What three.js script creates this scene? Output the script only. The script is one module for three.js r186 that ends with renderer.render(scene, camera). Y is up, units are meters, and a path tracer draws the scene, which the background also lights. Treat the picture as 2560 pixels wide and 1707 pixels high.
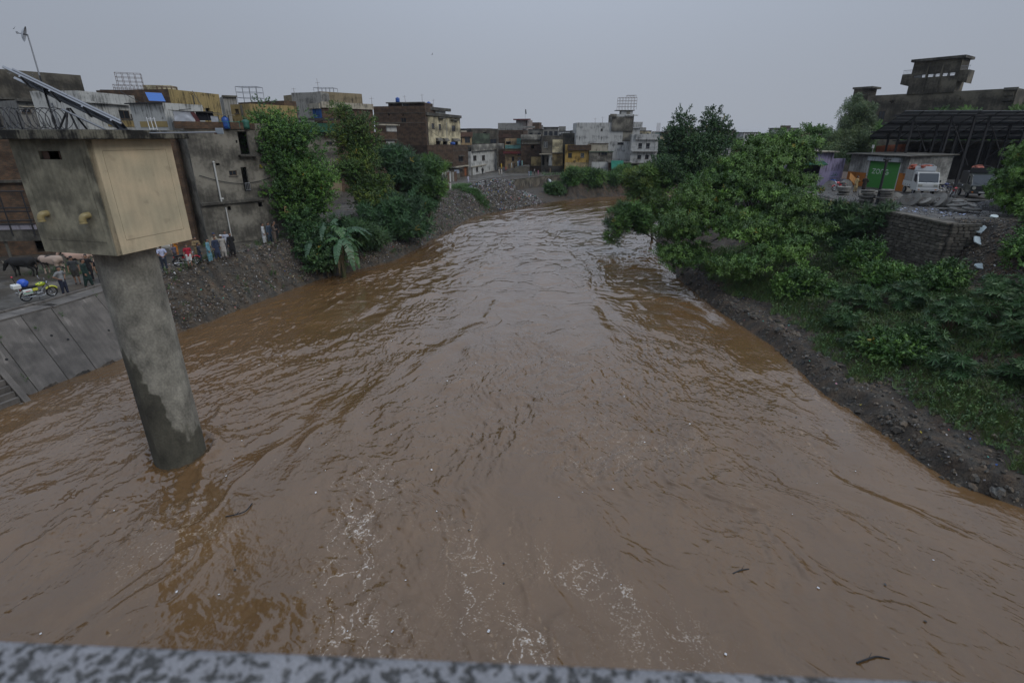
import * as THREE from 'three';
import { mergeGeometries, mergeVertices } from 'three/addons/utils/BufferGeometryUtils.js';
import { RoundedBoxGeometry } from 'three/addons/geometries/RoundedBoxGeometry.js';

// ---------------------------------------------------------------- camera, sky, sun, exposure
const scene = new THREE.Scene();
const camera = new THREE.PerspectiveCamera(66.54, 1024 / 682, 0.05, 6000);
camera.position.set(0, 13, 0);
camera.rotation.set(-21.54 * Math.PI / 180, 0, 0);
camera.focus = 45;
camera.userData.fStop = 3.2;
const renderer = new THREE.WebGLRenderer({ antialias: true });
renderer.toneMapping = THREE.LinearToneMapping;
renderer.toneMappingExposure = 0.73;
renderer.shadowMap.enabled = true;

// overcast sky: an even grey-blue cloud deck, brighter overhead and where thin cloud lies ahead, with soft streaks
{
  const w = 512, h = 256, data = new Float32Array(w * h * 4);
  const wob = (a, b) => Math.sin(a * 2 + 1.3 * Math.sin(b * 5 + 0.7)) * 0.5 + Math.sin(a * 5 - b * 7 + 2.1) * 0.3 + Math.sin(a * 3 + b * 13) * 0.2;
  for (let j = 0; j < h; j++) for (let i = 0; i < w; i++) {
    const el = (j + 0.5) / h * Math.PI - Math.PI / 2, az = (i + 0.5) / w * Math.PI * 2;
    const s = Math.max(0, Math.sin(el));
    let k = 0.455 - 0.2 * s + 1.2 * Math.pow(s, 1.6);
    k *= (1 + 0.05 * wob(az, el)) * (0.93 + 0.05 * Math.cos(az - 2.1) + 0.18 * Math.exp(-(((az - 1.72) / 0.55) ** 2)) * Math.cos(el));
    const blue = Math.min(1, s * 3.5);
    const o = (j * w + i) * 4;
    data[o] = k * (0.965 - 0.06 * blue); data[o + 1] = k * (1.045 - 0.015 * blue); data[o + 2] = k * (1.19 + 0.06 * blue); data[o + 3] = 1;
  }
  const t = new THREE.DataTexture(data, w, h, THREE.RGBAFormat, THREE.FloatType);
  t.mapping = THREE.EquirectangularReflectionMapping; t.magFilter = THREE.LinearFilter; t.needsUpdate = true;
  scene.background = t; scene.environment = t;
}
const sun = new THREE.DirectionalLight(new THREE.Color(1, 0.97, 0.92), 1.5);
sun.position.set(85, 78, 20); sun.target.position.set(0, 0, -40);
sun.castShadow = true; sun.shadow.radius = 45; sun.shadow.mapSize.set(2048, 2048);
Object.assign(sun.shadow.camera, { left: -120, right: 120, top: 120, bottom: -120, near: 1, far: 400 });
scene.add(sun, sun.target);
scene.fog = new THREE.FogExp2(0xaab2c0, 0.00012);

// ---------------------------------------------------------------- helpers
const V = (x, y, z) => new THREE.Vector3(x, y, z);
const lin = (r, g, b) => new THREE.Color().setRGB(r, g, b);
let seed = 12345;
const rnd = () => { seed = (seed * 1664525 + 1013904223) >>> 0; return seed / 4294967296; };
const rr = (a, b) => a + (b - a) * rnd();
const pick = (a) => a[Math.floor(rnd() * a.length)];
const clamp = (v, a = 0, b = 1) => Math.min(b, Math.max(a, v));
const sst = (a, b, v) => { const t = clamp((v - a) / (b - a)); return t * t * (3 - 2 * t); };
const mix = (a, b, t) => a + (b - a) * t;
// gradient noise, period 256 (or any period given)
const PERM = (() => { const p = [...Array(256).keys()]; let s = 77; for (let i = 255; i > 0; i--) { s = (s * 1103515245 + 12345) & 0x7fffffff; const j = s % (i + 1); [p[i], p[j]] = [p[j], p[i]]; } return new Uint8Array([...p, ...p]); })();
const GX = new Float32Array(256).map((_, i) => Math.cos(i * 2.399963)), GY = new Float32Array(256).map((_, i) => Math.sin(i * 2.399963));
function pn(x, y, per = 256, perY = per) {
  const xi = Math.floor(x), yi = Math.floor(y), fx = x - xi, fy = y - yi;
  const x0 = ((xi % per) + per) % per & 255, x1 = (((xi + 1) % per) + per) % per & 255, y0 = ((yi % perY) + perY) % perY & 255, y1 = (((yi + 1) % perY) + perY) % perY & 255;
  const u = fx * fx * fx * (fx * (fx * 6 - 15) + 10), v = fy * fy * fy * (fy * (fy * 6 - 15) + 10);
  const a = PERM[PERM[x0] + y0], b = PERM[PERM[x1] + y0], c = PERM[PERM[x0] + y1], d = PERM[PERM[x1] + y1];
  const n0 = GX[a] * fx + GY[a] * fy, n1 = GX[b] * (fx - 1) + GY[b] * fy, n2 = GX[c] * fx + GY[c] * (fy - 1), n3 = GX[d] * (fx - 1) + GY[d] * (fy - 1);
  const p = n0 + (n1 - n0) * u, q = n2 + (n3 - n2) * u;
  return (p + (q - p) * v) * 1.45;
}
const fbm = (x, y, o = 4, per = 256) => { let s = 0, a = 0.5, f = 1; for (let i = 0; i < o; i++) { s += a * pn(x * f + i * 17.3, y * f + i * 9.1, per * f); f *= 2; a *= 0.5; } return s; };
const fbmT = (x, y, o, per) => { let s = 0, a = 0.5, f = 1; for (let i = 0; i < o; i++) { s += a * pn(x * f, y * f, per * f); f *= 2; a *= 0.5; } return s; };

// textures: fn(u, v) in 0..1 returns a grey value or [r, g, b] (sRGB 0..1); size metres per repeat set with .repeat
function tex(n, fn, { srgb = true, metres = 1, clampEdge = false } = {}) {
  const d = new Uint8Array(n * n * 4);
  for (let j = 0; j < n; j++) for (let i = 0; i < n; i++) {
    const c = fn((i + 0.5) / n, (j + 0.5) / n), o = (j * n + i) * 4;
    if (typeof c === 'number') { d[o] = d[o + 1] = d[o + 2] = clamp(c) * 255; } else { d[o] = clamp(c[0]) * 255; d[o + 1] = clamp(c[1]) * 255; d[o + 2] = clamp(c[2]) * 255; }
    d[o + 3] = 255;
  }
  const t = new THREE.DataTexture(d, n, n, THREE.RGBAFormat);
  t.magFilter = THREE.LinearFilter; t.minFilter = THREE.LinearMipmapLinearFilter; t.generateMipmaps = true;
  t.wrapS = t.wrapT = clampEdge ? THREE.ClampToEdgeWrapping : THREE.RepeatWrapping;
  if (srgb) t.colorSpace = THREE.SRGBColorSpace;
  t.repeat.set(1 / metres, 1 / metres); t.needsUpdate = true;
  return t;
}
const std = (o) => new THREE.MeshStandardMaterial({ roughness: 0.9, metalness: 0, ...o });
const phys = (o) => new THREE.MeshPhysicalMaterial({ roughness: 0.5, metalness: 0, ...o });

// geometry
function metricUV(g, ox = 0, oy = 0) {
  if (g.index) g = g.toNonIndexed();
  const p = g.attributes.position, uv = new Float32Array(p.count * 2), a = V(), b = V(), c = V(), n = V();
  for (let i = 0; i < p.count; i += 3) {
    a.fromBufferAttribute(p, i); b.fromBufferAttribute(p, i + 1); c.fromBufferAttribute(p, i + 2);
    n.copy(b).sub(a).cross(c.clone().sub(a)); const ax = Math.abs(n.x), ay = Math.abs(n.y), az = Math.abs(n.z);
    [a, b, c].forEach((q, k) => {
      const o = (i + k) * 2;
      if (ay >= ax && ay >= az) { uv[o] = q.x + ox; uv[o + 1] = q.z + oy; } else if (ax > az) { uv[o] = q.z + ox + 3.3; uv[o + 1] = q.y + oy; } else { uv[o] = q.x + ox; uv[o + 1] = q.y + oy; }
    });
  }
  g.setAttribute('uv', new THREE.BufferAttribute(uv, 2));
  return g;
}
const bare = (g) => { if (g.index) g = g.toNonIndexed(); for (const k of Object.keys(g.attributes)) if (!['position', 'normal', 'uv'].includes(k)) g.deleteAttribute(k); if (!g.attributes.uv) g.setAttribute('uv', new THREE.BufferAttribute(new Float32Array(g.attributes.position.count * 2), 2)); return g; };
const merge = (list) => mergeGeometries(list.map(bare), false);
const bx = (w, h, d, x = 0, y = 0, z = 0, ry = 0, rx = 0, rz = 0) => { const g = new THREE.BoxGeometry(w, h, d); if (rx) g.rotateX(rx); if (rz) g.rotateZ(rz); if (ry) g.rotateY(ry); g.translate(x, y, z); return g; };
const box2 = (x0, y0, z0, x1, y1, z1) => bx(x1 - x0, y1 - y0, z1 - z0, (x0 + x1) / 2, (y0 + y1) / 2, (z0 + z1) / 2);
const rbx = (w, h, d, r, x = 0, y = 0, z = 0, seg = 2) => { const g = new RoundedBoxGeometry(w, h, d, seg, r); g.translate(x, y, z); return g; };
function bar(a, b, r, r2 = r, n = 6) {   // tapered rod between two points
  const d = V().subVectors(b, a), g = new THREE.CylinderGeometry(r2, r, d.length(), n, 1);
  g.applyQuaternion(new THREE.Quaternion().setFromUnitVectors(V(0, 1, 0), d.clone().normalize()));
  g.translate((a.x + b.x) / 2, (a.y + b.y) / 2, (a.z + b.z) / 2); return g;
}
const tube = (pts, r, seg = 12, n = 5) => new THREE.TubeGeometry(new THREE.CatmullRomCurve3(pts), seg, r, n);
const lathe = (pts, n = 16) => new THREE.LatheGeometry(pts.map((p) => new THREE.Vector2(p[0], p[1])), n);
// things
const taken = {};
const numbered = (n) => { const k = taken[n] = (taken[n] ?? -1) + 1; return k ? `${n}_${String(k).padStart(3, '0')}` : n; };
const shade = (o) => { o.castShadow = o.receiveShadow = true; return o; };
function thing(name, label, category, pos = [0, 0, 0], turn = 0, group) {
  const o = new THREE.Group(); o.name = numbered(name); o.position.set(...pos); o.rotation.y = turn;
  o.userData = { label, category }; if (group) o.userData.group = group; scene.add(o); return o;
}
function part(parent, name, geo, mat, label) {
  const m = shade(new THREE.Mesh(Array.isArray(geo) ? merge(geo) : geo, mat)); m.name = name; if (label) m.userData.label = label;
  parent.add(m); return m;
}
function solo(name, geo, mat, label, category, group) {
  const m = shade(new THREE.Mesh(Array.isArray(geo) ? merge(geo) : geo, mat)); m.name = numbered(name);
  m.userData = { label, category }; if (group) m.userData.group = group; scene.add(m); return m;
}
function struct(name, geo, mat, label) { const m = shade(new THREE.Mesh(Array.isArray(geo) ? merge(geo) : geo, mat)); m.name = name; m.userData = { kind: 'structure', label, category: 'ground' }; scene.add(m); return m; }
function instances(parent, name, geo, mat, mats4, cols, stuff = true) {
  const m = shade(new THREE.InstancedMesh(geo, mat, mats4.length)); m.name = name;
  mats4.forEach((q, i) => { m.setMatrixAt(i, q); if (cols) m.setColorAt(i, cols[i]); });
  if (stuff) m.userData.kind = 'stuff'; parent.add(m); return m;
}
const M4 = (p, q, s) => new THREE.Matrix4().compose(p, q, typeof s === 'number' ? V(s, s, s) : s);
const Q = (x, y, z) => new THREE.Quaternion().setFromEuler(new THREE.Euler(x, y, z, 'YXZ'));
function copyOf(root, label, pos, turn, scale) {
  const r = root.clone(); r.name = numbered(root.name.replace(/_\d{3}$/, '')); r.userData = { ...root.userData, label };
  r.position.set(...pos); if (turn !== undefined) r.rotation.set(0, turn, 0); if (scale) r.scale.setScalar(scale); scene.add(r); return r;
}

// ---------------------------------------------------------------- shared surface textures
const T = {};
T.stain = tex(1024, (u, v) => {      // weathered plaster: blotches, runs of grime, fine grain
  const b = fbmT(u * 4, v * 4, 5, 4), g = pn(u * 190, v * 190, 190);
  const dark = clamp((b + 0.35 * pn(u * 24, v * 2, 24, 2) + 0.1) * 1.6);
  let c = 0.9 - 0.34 * dark * dark - 0.12 * Math.max(0, fbmT(u * 32, v * 32, 3, 32)) + 0.05 * g;
  c -= 0.16 * sst(0.12, 0.42, pn(u * 40, v * 3, 40, 3) * 0.8 + 0.4 * b);
  return [c, c * 0.99, c * 0.965];
}, { metres: 6 });
T.heavy = tex(1024, (u, v) => {      // old plaster darkened by rain and mould in runs and clouds
  const b = fbmT(u * 3, v * 3, 6, 3), s = pn(u * 30, v * 2, 30, 2) * 0.6 + pn(u * 66, v * 4, 66, 4) * 0.4, g = pn(u * 160, v * 160, 160), f = fbmT(u * 24, v * 24, 4, 24);
  const m = sst(-0.5, 0.55, b * 1.1 + 0.3 * s * (0.6 + b) + 0.35 * f);
  const c = mix(1.0, 0.52, m) + 0.05 * g + 0.07 * f;
  return [c, c * 0.985, c * 0.94];
}, { metres: 7 });
T.grain = tex(512, (u, v) => 0.5 + 0.32 * fbmT(u * 16, v * 16, 5, 16) + 0.14 * pn(u * 120, v * 120, 120), { srgb: false, metres: 1.6 });
T.brick = tex(1024, (u, v) => {      // far brickwork, too small to pick apart
  const rows = 40, row = Math.floor(v * rows), off = row % 2 ? 0.5 : 0, cols = 12, cx = u * cols + off, col = Math.floor(cx) % cols;
  const fy = v * rows - row, fx = cx - Math.floor(cx), mort = fy < 0.16 || fx < 0.06;
  const h = PERM[PERM[(col + 7) & 255] + (row & 255)] / 255, b = fbmT(u * 4, v * 4, 4, 4);
  let k = (0.8 + 0.24 * h) * (1 - 0.3 * sst(-0.4, 0.5, b)) + 0.06 * pn(u * 150, v * 150, 150); if (mort) k *= 0.8;
  return mort ? [k * 0.92, k * 0.9, k * 0.86] : [k, k * (0.87 + 0.1 * (1 - h)), k * (0.76 + 0.2 * (1 - h))];
}, { metres: 3 });
T.mud = tex(1024, (u, v) => {
  const b = fbmT(u * 6, v * 6, 6, 6), g = pn(u * 140, v * 140, 140), g2 = pn(u * 60, v * 60, 60);
  const c = 0.62 + 0.35 * b + 0.16 * g + 0.14 * g2; const r = 0.06 * pn(u * 9, v * 9, 9);
  return [c + r, c * 0.97, c * 0.92 - r];
}, { metres: 5 });
T.lump = tex(512, (u, v) => 0.5 + 0.5 * fbmT(u * 8, v * 8, 6, 8) + 0.12 * pn(u * 90, v * 90, 90), { srgb: false, metres: 2.2 });
T.cloth = tex(256, (u, v) => 0.86 + 0.2 * fbmT(u * 6, v * 6, 4, 6), { metres: 0.8 });
const plaster = (r, g, b, t = T.stain, o = {}) => std({ color: lin(r, g, b), map: t, bumpMap: T.grain, bumpScale: 0.012, roughness: 0.92, ...o });
const M = {
  concrete: plaster(0.30, 0.285, 0.255), dark: std({ color: lin(0.012, 0.012, 0.013), roughness: 0.8 }),
  glass: phys({ color: lin(0.02, 0.024, 0.03), roughness: 0.12, ior: 1.5 }), steel: std({ color: lin(0.32, 0.33, 0.35), metalness: 0.8, roughness: 0.45 }),
  rust: std({ color: lin(0.13, 0.075, 0.055), roughness: 0.85, map: T.stain }), black: std({ color: lin(0.012, 0.012, 0.014), roughness: 0.6 }),
  white: std({ color: lin(0.62, 0.63, 0.64), roughness: 0.6 }), blueplastic: phys({ color: lin(0.02, 0.075, 0.3), roughness: 0.4 }),
  woodm: std({ color: lin(0.13, 0.09, 0.06), roughness: 0.85, map: T.stain }), wire: std({ color: lin(0.07, 0.07, 0.075), metalness: 0.6, roughness: 0.5 }),
};

// ---------------------------------------------------------------- ground and river
// banks in plan as [x, z-forward]; scene z is minus forward
const LB = [[-32, -30], [-29, 8], [-27.4, 18], [-26.4, 23.7], [-24.5, 29.6], [-23.6, 35], [-21.3, 42.4], [-19.2, 48.9], [-16.8, 52.3], [-13.4, 57.3], [-11.7, 64.6], [-9.4, 78], [-7.1, 90.6], [-3.6, 97], [0.3, 102], [5.5, 109.5], [10.8, 116.5], [18.5, 121.5], [27, 125.3], [45, 128], [80, 128], [140, 122]];
const RB = [[29, -30], [24, 6], [20.6, 13], [19.2, 15.9], [17.6, 17.4], [17.5, 20.6], [16.9, 24.9], [17.3, 31.7], [16.5, 40.6], [16.3, 49.7], [17.4, 60], [18.6, 67.4], [21.5, 77], [27, 86], [36, 93], [52, 97], [90, 96], [140, 90]];
const RIVER = [...LB, ...[...RB].reverse()];
function nearest(poly, x, f) {
  let best = 1e9, bx_ = 0, bf = 0;
  for (let i = 0; i + 1 < poly.length; i++) {
    const [ax, af] = poly[i], [cx, cf] = poly[i + 1], dx = cx - ax, df = cf - af, t = clamp(((x - ax) * dx + (f - af) * df) / (dx * dx + df * df));
    const qx = ax + dx * t, qf = af + df * t, d = (x - qx) ** 2 + (f - qf) ** 2; if (d < best) { best = d; bx_ = qx; bf = qf; }
  }
  return [Math.sqrt(best), bx_, bf];
}
function inRiver(x, f) {
  let c = false; for (let i = 0, j = RIVER.length - 1; i < RIVER.length; j = i++) { const [xi, fi] = RIVER[i], [xj, fj] = RIVER[j]; if ((fi > f) !== (fj > f) && x < (xj - xi) * (f - fi) / (fj - fi) + xi) c = !c; } return c;
}
const wallX = (f) => 31.7 - 0.6 * sst(40, 50, f) + 0.6 * sst(50, 60, f);     // line of the stone retaining wall
const bendWall = (x) => (x < 4 ? mix(124, 129.5, (x - 0.5) / 3.5) : x < 8 ? mix(129.5, 135, (x - 4) / 4) : mix(135, 138, (x - 8) / 5));   // river wall on the far bend
function groundY(x, f) {
  const [dl, lx, lf] = nearest(LB, x, f), [dr, rx, rf] = nearest(RB, x, f);
  if (inRiver(x, f)) return -Math.min(2.2, 0.5 * Math.min(dl, dr) + 0.05);
  const n = fbm(x * 0.45 + 3, f * 0.45, 4), n2 = fbm(x * 1.7, f * 1.7 + 8, 3);
  if (dl < dr) {
    if (lf < 34.3) return dl < 2.75 ? Math.min(3.45, dl * 1.32 - 0.2) : 3.5;
    if (lf > 112 && lx > 8) {   // far bank: earth cliff under a path
      const d = dl + n * 0.8; let y = mix(0, 3.6, sst(0, 3.6, d)) + (d < 4 ? n2 * 0.25 : 0); if (x < 13 && f < bendWall(x)) y = Math.min(y, 0.2 + 1.3 * sst(0, 7, dl)); return y;
    }
    const w = mix(mix(2.75, 6.8, sst(47, 57, lf)), 8.8, sst(66, 84, lf)), d = dl + n * (lf < 50 ? 0.35 : 0.9);
    let y = 3.6 * Math.pow(clamp(d / w), 0.8);
    if (d < w + 0.5) y += n2 * 0.22 * sst(0, 0.8, d);
    if (lf > 36 && lf < 50) y += 0.22 * sst(1.2, 2.2, d) * (1 - sst(2.4, 3.2, d)) * sst(36, 40, lf) * (1 - sst(47, 50, lf));
    if (x > 0.5 && f > 104 && f < bendWall(x)) y = Math.min(y, 0.2 + 1.3 * sst(0, 7, dl));
    // big heap of refuse on the bend
    const m = Math.exp(-(((x + 1.5) / 5.5) ** 2 + ((f - 108) / 9) ** 2)) + 0.7 * Math.exp(-(((x + 7.6) / 3) ** 2 + ((f - 97.5) / 5) ** 2));
    return y + m * 1.7 * (0.85 + 0.4 * n) * sst(0.2, 3, dl);
  }
  // right bank: low shelf of mud, then terrace behind the wall
  const d = Math.max(0, dr + n * 0.7);
  let y = 0.75 * sst(0, 0.9, d) + 0.85 * sst(1.5, 6.5, d) + 1.7 * sst(6, 13, d) + n2 * 0.24 * sst(0.2, 1, d) + n * 0.25 * sst(2, 5, d);
  const rise = sst(30.5, 38.5, f + n * 0.8) * sst(31.6, 35, x);                // rubble slope up to the yard
  y = mix(y, 7.15, rise);
  if (f > 38.3 && x > wallX(f) + 0.25) y = 7.15;
  if (x > 34 && f <= 38.5) y = mix(y, Math.max(y, 3.4 + 3.7 * sst(29, 38, f)), sst(34, 38, x));
  if (f > 76) y = mix(y, 4.2, sst(76, 84, f) * (1 - sst(10, 16, d)));
  return y;
}
const GY_ = (x, z) => groundY(x, -z);
{
  const axis = (list) => { const a = []; for (const [s, e, d] of list) for (let v = s; v < e - d * 0.3; v += d) a.push(v); return a; };
  const xs = axis([[-2600, -400, 400], [-400, -120, 40], [-120, -40, 4], [-40, -30, 1], [-30, 6, 0.5], [6, 14, 1], [14, 36, 0.34], [36, 62, 1.1], [62, 150, 6], [150, 400, 50], [400, 2601, 400]]);
  const fs = axis([[-60, -4, 8], [-4, 12, 1], [12, 40, 0.34], [40, 76, 0.6], [76, 132, 0.8], [132, 190, 3], [190, 500, 40], [500, 3000, 400]]);
  const nx = xs.length, nf = fs.length, pos = new Float32Array(nx * nf * 3), uv = new Float32Array(nx * nf * 2), col = new Float32Array(nx * nf * 3), idx = [];
  for (let j = 0; j < nf; j++) for (let i = 0; i < nx; i++) {
    const k = j * nx + i, x = xs[i], f = fs[j];
    pos[k * 3] = x; pos[k * 3 + 1] = groundY(x, f); pos[k * 3 + 2] = -f; uv[k * 2] = x; uv[k * 2 + 1] = f;
    const n = fbm(x * 0.3 + 40, f * 0.3, 4), red = sst(0.05, 0.5, n), grey = sst(36, 40, f) * sst(30, 33, x);
    const far = sst(112, 118, f) * sst(20, 30, x);
    let c = [mix(0.14, 0.175, red), mix(0.115, 0.12, red), mix(0.09, 0.08, red)];
    const west = x < 6 ? sst(35, 40, f) : 0; if (west) c = c.map((v, q) => mix(v, [0.19, 0.168, 0.142][q] * (0.85 + 0.5 * n), west * 0.85));
    if (grey) c = c.map((v, q) => mix(v, [0.135, 0.13, 0.125][q], grey));
    if (far) c = c.map((v, q) => mix(v, [0.17, 0.105, 0.07][q], far));
    col.set(c, k * 3);
    if (i + 1 < nx && j + 1 < nf) idx.push(k, k + 1, k + nx, k + 1, k + nx + 1, k + nx);
  }
  const g = new THREE.BufferGeometry();
  g.setAttribute('position', new THREE.BufferAttribute(pos, 3)); g.setAttribute('uv', new THREE.BufferAttribute(uv, 2)); g.setAttribute('color', new THREE.BufferAttribute(col, 3));
  g.setIndex(idx); g.computeVertexNormals();
  struct('ground', g, std({ vertexColors: true, map: T.mud, bumpMap: T.lump, bumpScale: 0.12, roughness: 0.82 }), 'dark wet earth of both river banks');
}
// river surface: flowing ridges, boils and chop
const edgeAt = (B, f) => { for (let i = 0; i + 1 < B.length; i++) if (f <= B[i + 1][1]) { const t = (f - B[i][1]) / (B[i + 1][1] - B[i][1]); return mix(B[i][0], B[i + 1][0], t); } return B[B.length - 1][0]; };
const PIER = [-14.6, 19.55];
function waveY(x, f) {
  const xl = edgeAt(LB, Math.min(f, 124)), xr = f < 86 ? edgeAt(RB, f) : 28 + (f - 86) * 1.2, t = (x - xl) / (xr - xl);
  const q = t * 42, s = f * 0.82;
  const wa = pn(q * 0.16 + 5, s * 0.09) * 2.2 + pn(q * 0.5, s * 0.34 + 3) * 0.8, wb = pn(q * 0.14 + 31, s * 0.11 + 7) * 2.6 + pn(q * 0.45 + 9, s * 0.4) * 0.9;
  const m = 0.24 + 1.1 * sst(-0.26, 0.42, pn(q * 0.11 + 2, s * 0.07 + 4) + 0.5 * pn(q * 0.33, s * 0.22)), far = sst(26, 58, f);
  let y = 0.15 * pn(q * 0.24 + wa * 0.35, s * 0.2 + wb * 0.3) + 0.09 * pn(q * 0.55 + wa * 0.5, s * 0.42 + wb * 0.5);
  const br = sst(-0.1, 0.4, pn(q * 0.5 + 3, s * 0.22 + 1)), r1 = 1 - Math.abs(pn(q * 0.34 + wa, s * 0.12 + wb * 0.35)); y += 0.07 * Math.pow(r1, 12) * br * (1 - 0.6 * far);
  y += m * (1 - 0.4 * sst(12, 40, f)) * (0.06 * pn(q * 1.05 + wb * 0.8, s * 0.95 + wa * 0.8) + 0.05 * pn(q * 2.1 + wb * 1.3, s * 1.7 + wa * 1.3) + 0.032 * pn(q * 4.1 + wa * 2, s * 3.2 + wb * 2));
  const r3 = 1 - Math.abs(pn(q * 1.5 + wa * 1.1 + 8, s * 0.9 + wb * 1.1)); y += 0.03 * Math.pow(r3, 5) * m * sst(-0.2, 0.4, pn(q * 0.7 + 13, s * 0.5)) * (1 - 0.5 * far);
  y += (0.02 * pn(q * 8 + wb * 2, s * 6.5 + wa * 2) + 0.012 * pn(q * 15 + wa * 3, s * 12 + wb * 3)) * (1 - far) * (0.15 + m);
  if (far > 0) y += far * (0.085 * pn(q * 0.3 + wa * 0.3, s * 0.75 + wb * 0.5) + 0.06 * pn(q * 0.5 + wa, s * 1.7 + wb) + 0.028 * pn(q * 1.1, s * 3.4 + wa));
  y *= sst(-0.004, 0.05, t) * sst(-0.004, 0.05, 1 - t) * 0.85 + 0.15;
  // bow wave and wake of the round pier; the river flows towards the camera
  const dx = x - PIER[0], df = f - PIER[1], d = Math.hypot(dx, df);
  if (d < 9) {
    const ring = Math.exp(-(((d - 1.45) / 0.32) ** 2)), front = sst(-0.7, 0.8, df / Math.max(d, 0.3));
    y += ring * (0.14 + 0.16 * front + 0.05 * pn(x * 6, f * 6)) + 0.06 * Math.exp(-(((d - 2.0) / 0.2) ** 2));
    const down = -df; if (down > -1) { const arm = Math.abs(Math.abs(dx) - (1.25 + 0.34 * Math.max(0, down))); y += 0.13 * Math.exp(-((arm / 0.22) ** 2)) * Math.exp(-Math.max(0, down) / 4.5) * sst(-1, 0.5, down); y -= 0.10 * Math.exp(-((dx / 1.1) ** 2)) * sst(0.3, 1.6, down) * Math.exp(-Math.max(0, down - 1) / 4); }
  }
  return y;
}
{
  const rows = []; let f = 3.4;
  while (f < 131) { rows.push(f); const fp = (f * f + 169) / 6760; f += Math.max(0.06, 0.62 * fp); }
  const cols = 780, nf = rows.length, pos = new Float32Array(cols * nf * 3), uv = new Float32Array(cols * nf * 2), idx = new Uint32Array((cols - 1) * (nf - 1) * 6); let o = 0;
  rows.forEach((ff, j) => {
    const xl = edgeAt(LB, Math.min(ff, 127.9)) - 1.6, xr = ff < 78 ? edgeAt(RB, ff) + 1.6 : edgeAt(RB, 78) + 1.6 + (ff - 78) * 4;
    for (let i = 0; i < cols; i++) {
      const k = j * cols + i, x = mix(xl, xr, i / (cols - 1));
      pos[k * 3] = x; pos[k * 3 + 1] = waveY(x, ff); pos[k * 3 + 2] = -ff; uv[k * 2] = x; uv[k * 2 + 1] = ff;
      if (i + 1 < cols && j + 1 < nf) { idx[o++] = k; idx[o++] = k + 1; idx[o++] = k + cols; idx[o++] = k + 1; idx[o++] = k + cols + 1; idx[o++] = k + cols; }
    }
  });
  const g = new THREE.BufferGeometry();
  g.setAttribute('position', new THREE.BufferAttribute(pos, 3)); g.setAttribute('uv', new THREE.BufferAttribute(uv, 2)); g.setIndex(new THREE.BufferAttribute(idx, 1)); g.computeVertexNormals();
  // silt and foam: foam floats in ragged strings along two belts and in scraps elsewhere
  const belts = [[[-5.6, 17.8], [-5.4, 12.9], [-4.0, 9.8], [-3.2, 7.6], [-2.2, 6.2], [-1.6, 5.2]], [[-1.3, 12], [0.2, 9.7], [1.0, 7.6], [1.7, 6.2], [2.1, 5.2]], [[-2.6, 15], [-0.8, 13.4], [1.6, 13], [4, 11.4]], [[6.4, 9.4], [8, 7.6], [9.2, 6]]];
  const FX0 = -22, FF0 = 2, FS = 42;
  const foam = tex(2048, (u, v) => {
    const x = FX0 + u * FS, ff = FF0 + v * FS, wx = x + 0.7 * pn(x * 0.9, ff * 0.7) + 0.22 * pn(x * 3, ff * 3), wf = ff + 0.7 * pn(x * 0.8 + 9, ff * 0.8) + 0.22 * pn(x * 3 + 4, ff * 3);
    let silt = 0.5 + 0.22 * pn(wx * 0.5, wf * 0.2) + 0.16 * pn(wx * 1.6, wf * 0.7);
    let c = [0.395 + 0.09 * (silt - 0.5), 0.302 + 0.075 * (silt - 0.5), 0.2 + 0.055 * (silt - 0.5)];
    let d = 0; belts.forEach((b, i) => { d = Math.max(d, (i > 1 ? 0.55 : 1) * Math.exp(-((nearest(b, wx, wf)[0] / (i > 1 ? 0.6 : 1.05)) ** 2))); });
    d = Math.max(d, 0.42 * sst(0.28, 0.6, pn(x * 0.13 + 3, ff * 0.12 + 8)) * (1 - sst(18, 26, ff)));
    d *= clamp(1.0 + 1.2 * pn(x * 0.55 + 4, ff * 0.4) + 0.5 * pn(x * 1.3, ff * 1.1 + 6));
    if (d > 0.04) {
      const str = 1 - Math.abs(pn(wx * 1.5 + 3, wf * 0.8)), str2 = 1 - Math.abs(pn(wx * 3.6 + 1.2 * pn(wx * 2, wf * 2), wf * 2.2 + 5)), sp = pn(x * 13, ff * 13) + 0.7 * pn(x * 27, ff * 27) + 0.4 * pn(x * 5, ff * 5);
      let a = Math.max(sst(0.88, 1.0, str) * sst(-0.02, 0.6, sp + d * 0.3), sst(0.9, 1, str2) * sst(0.1, 0.65, sp) * 0.85, sst(0.85, 1.1, sp) * 0.6) * clamp(d * 1.5);
      a = clamp(a); c = c.map((q, k) => mix(q, [0.8, 0.78, 0.76][k], a * 0.85));
    }
    const q = (x + 25) * 1.02, s2 = ff * 0.82, r1 = 1 - Math.abs(pn(q * 0.34 + 1.6 * pn(q * 0.16 + 5, s2 * 0.09), s2 * 0.12)), fr = sst(0.955, 1, r1) * sst(0.0, 0.6, pn(x * 7, ff * 5) + 0.6 * pn(x * 17, ff * 15)) * sst(-0.1, 0.4, pn(x * 0.4, ff * 0.25 + 2));
    c = c.map((v2, k) => mix(v2, [0.56, 0.46, 0.34][k], fr * 0.75));
    return c;
  }, { clampEdge: true });
  foam.repeat.set(1 / FS, 1 / FS); foam.offset.set(-FX0 / FS, -FF0 / FS);
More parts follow.
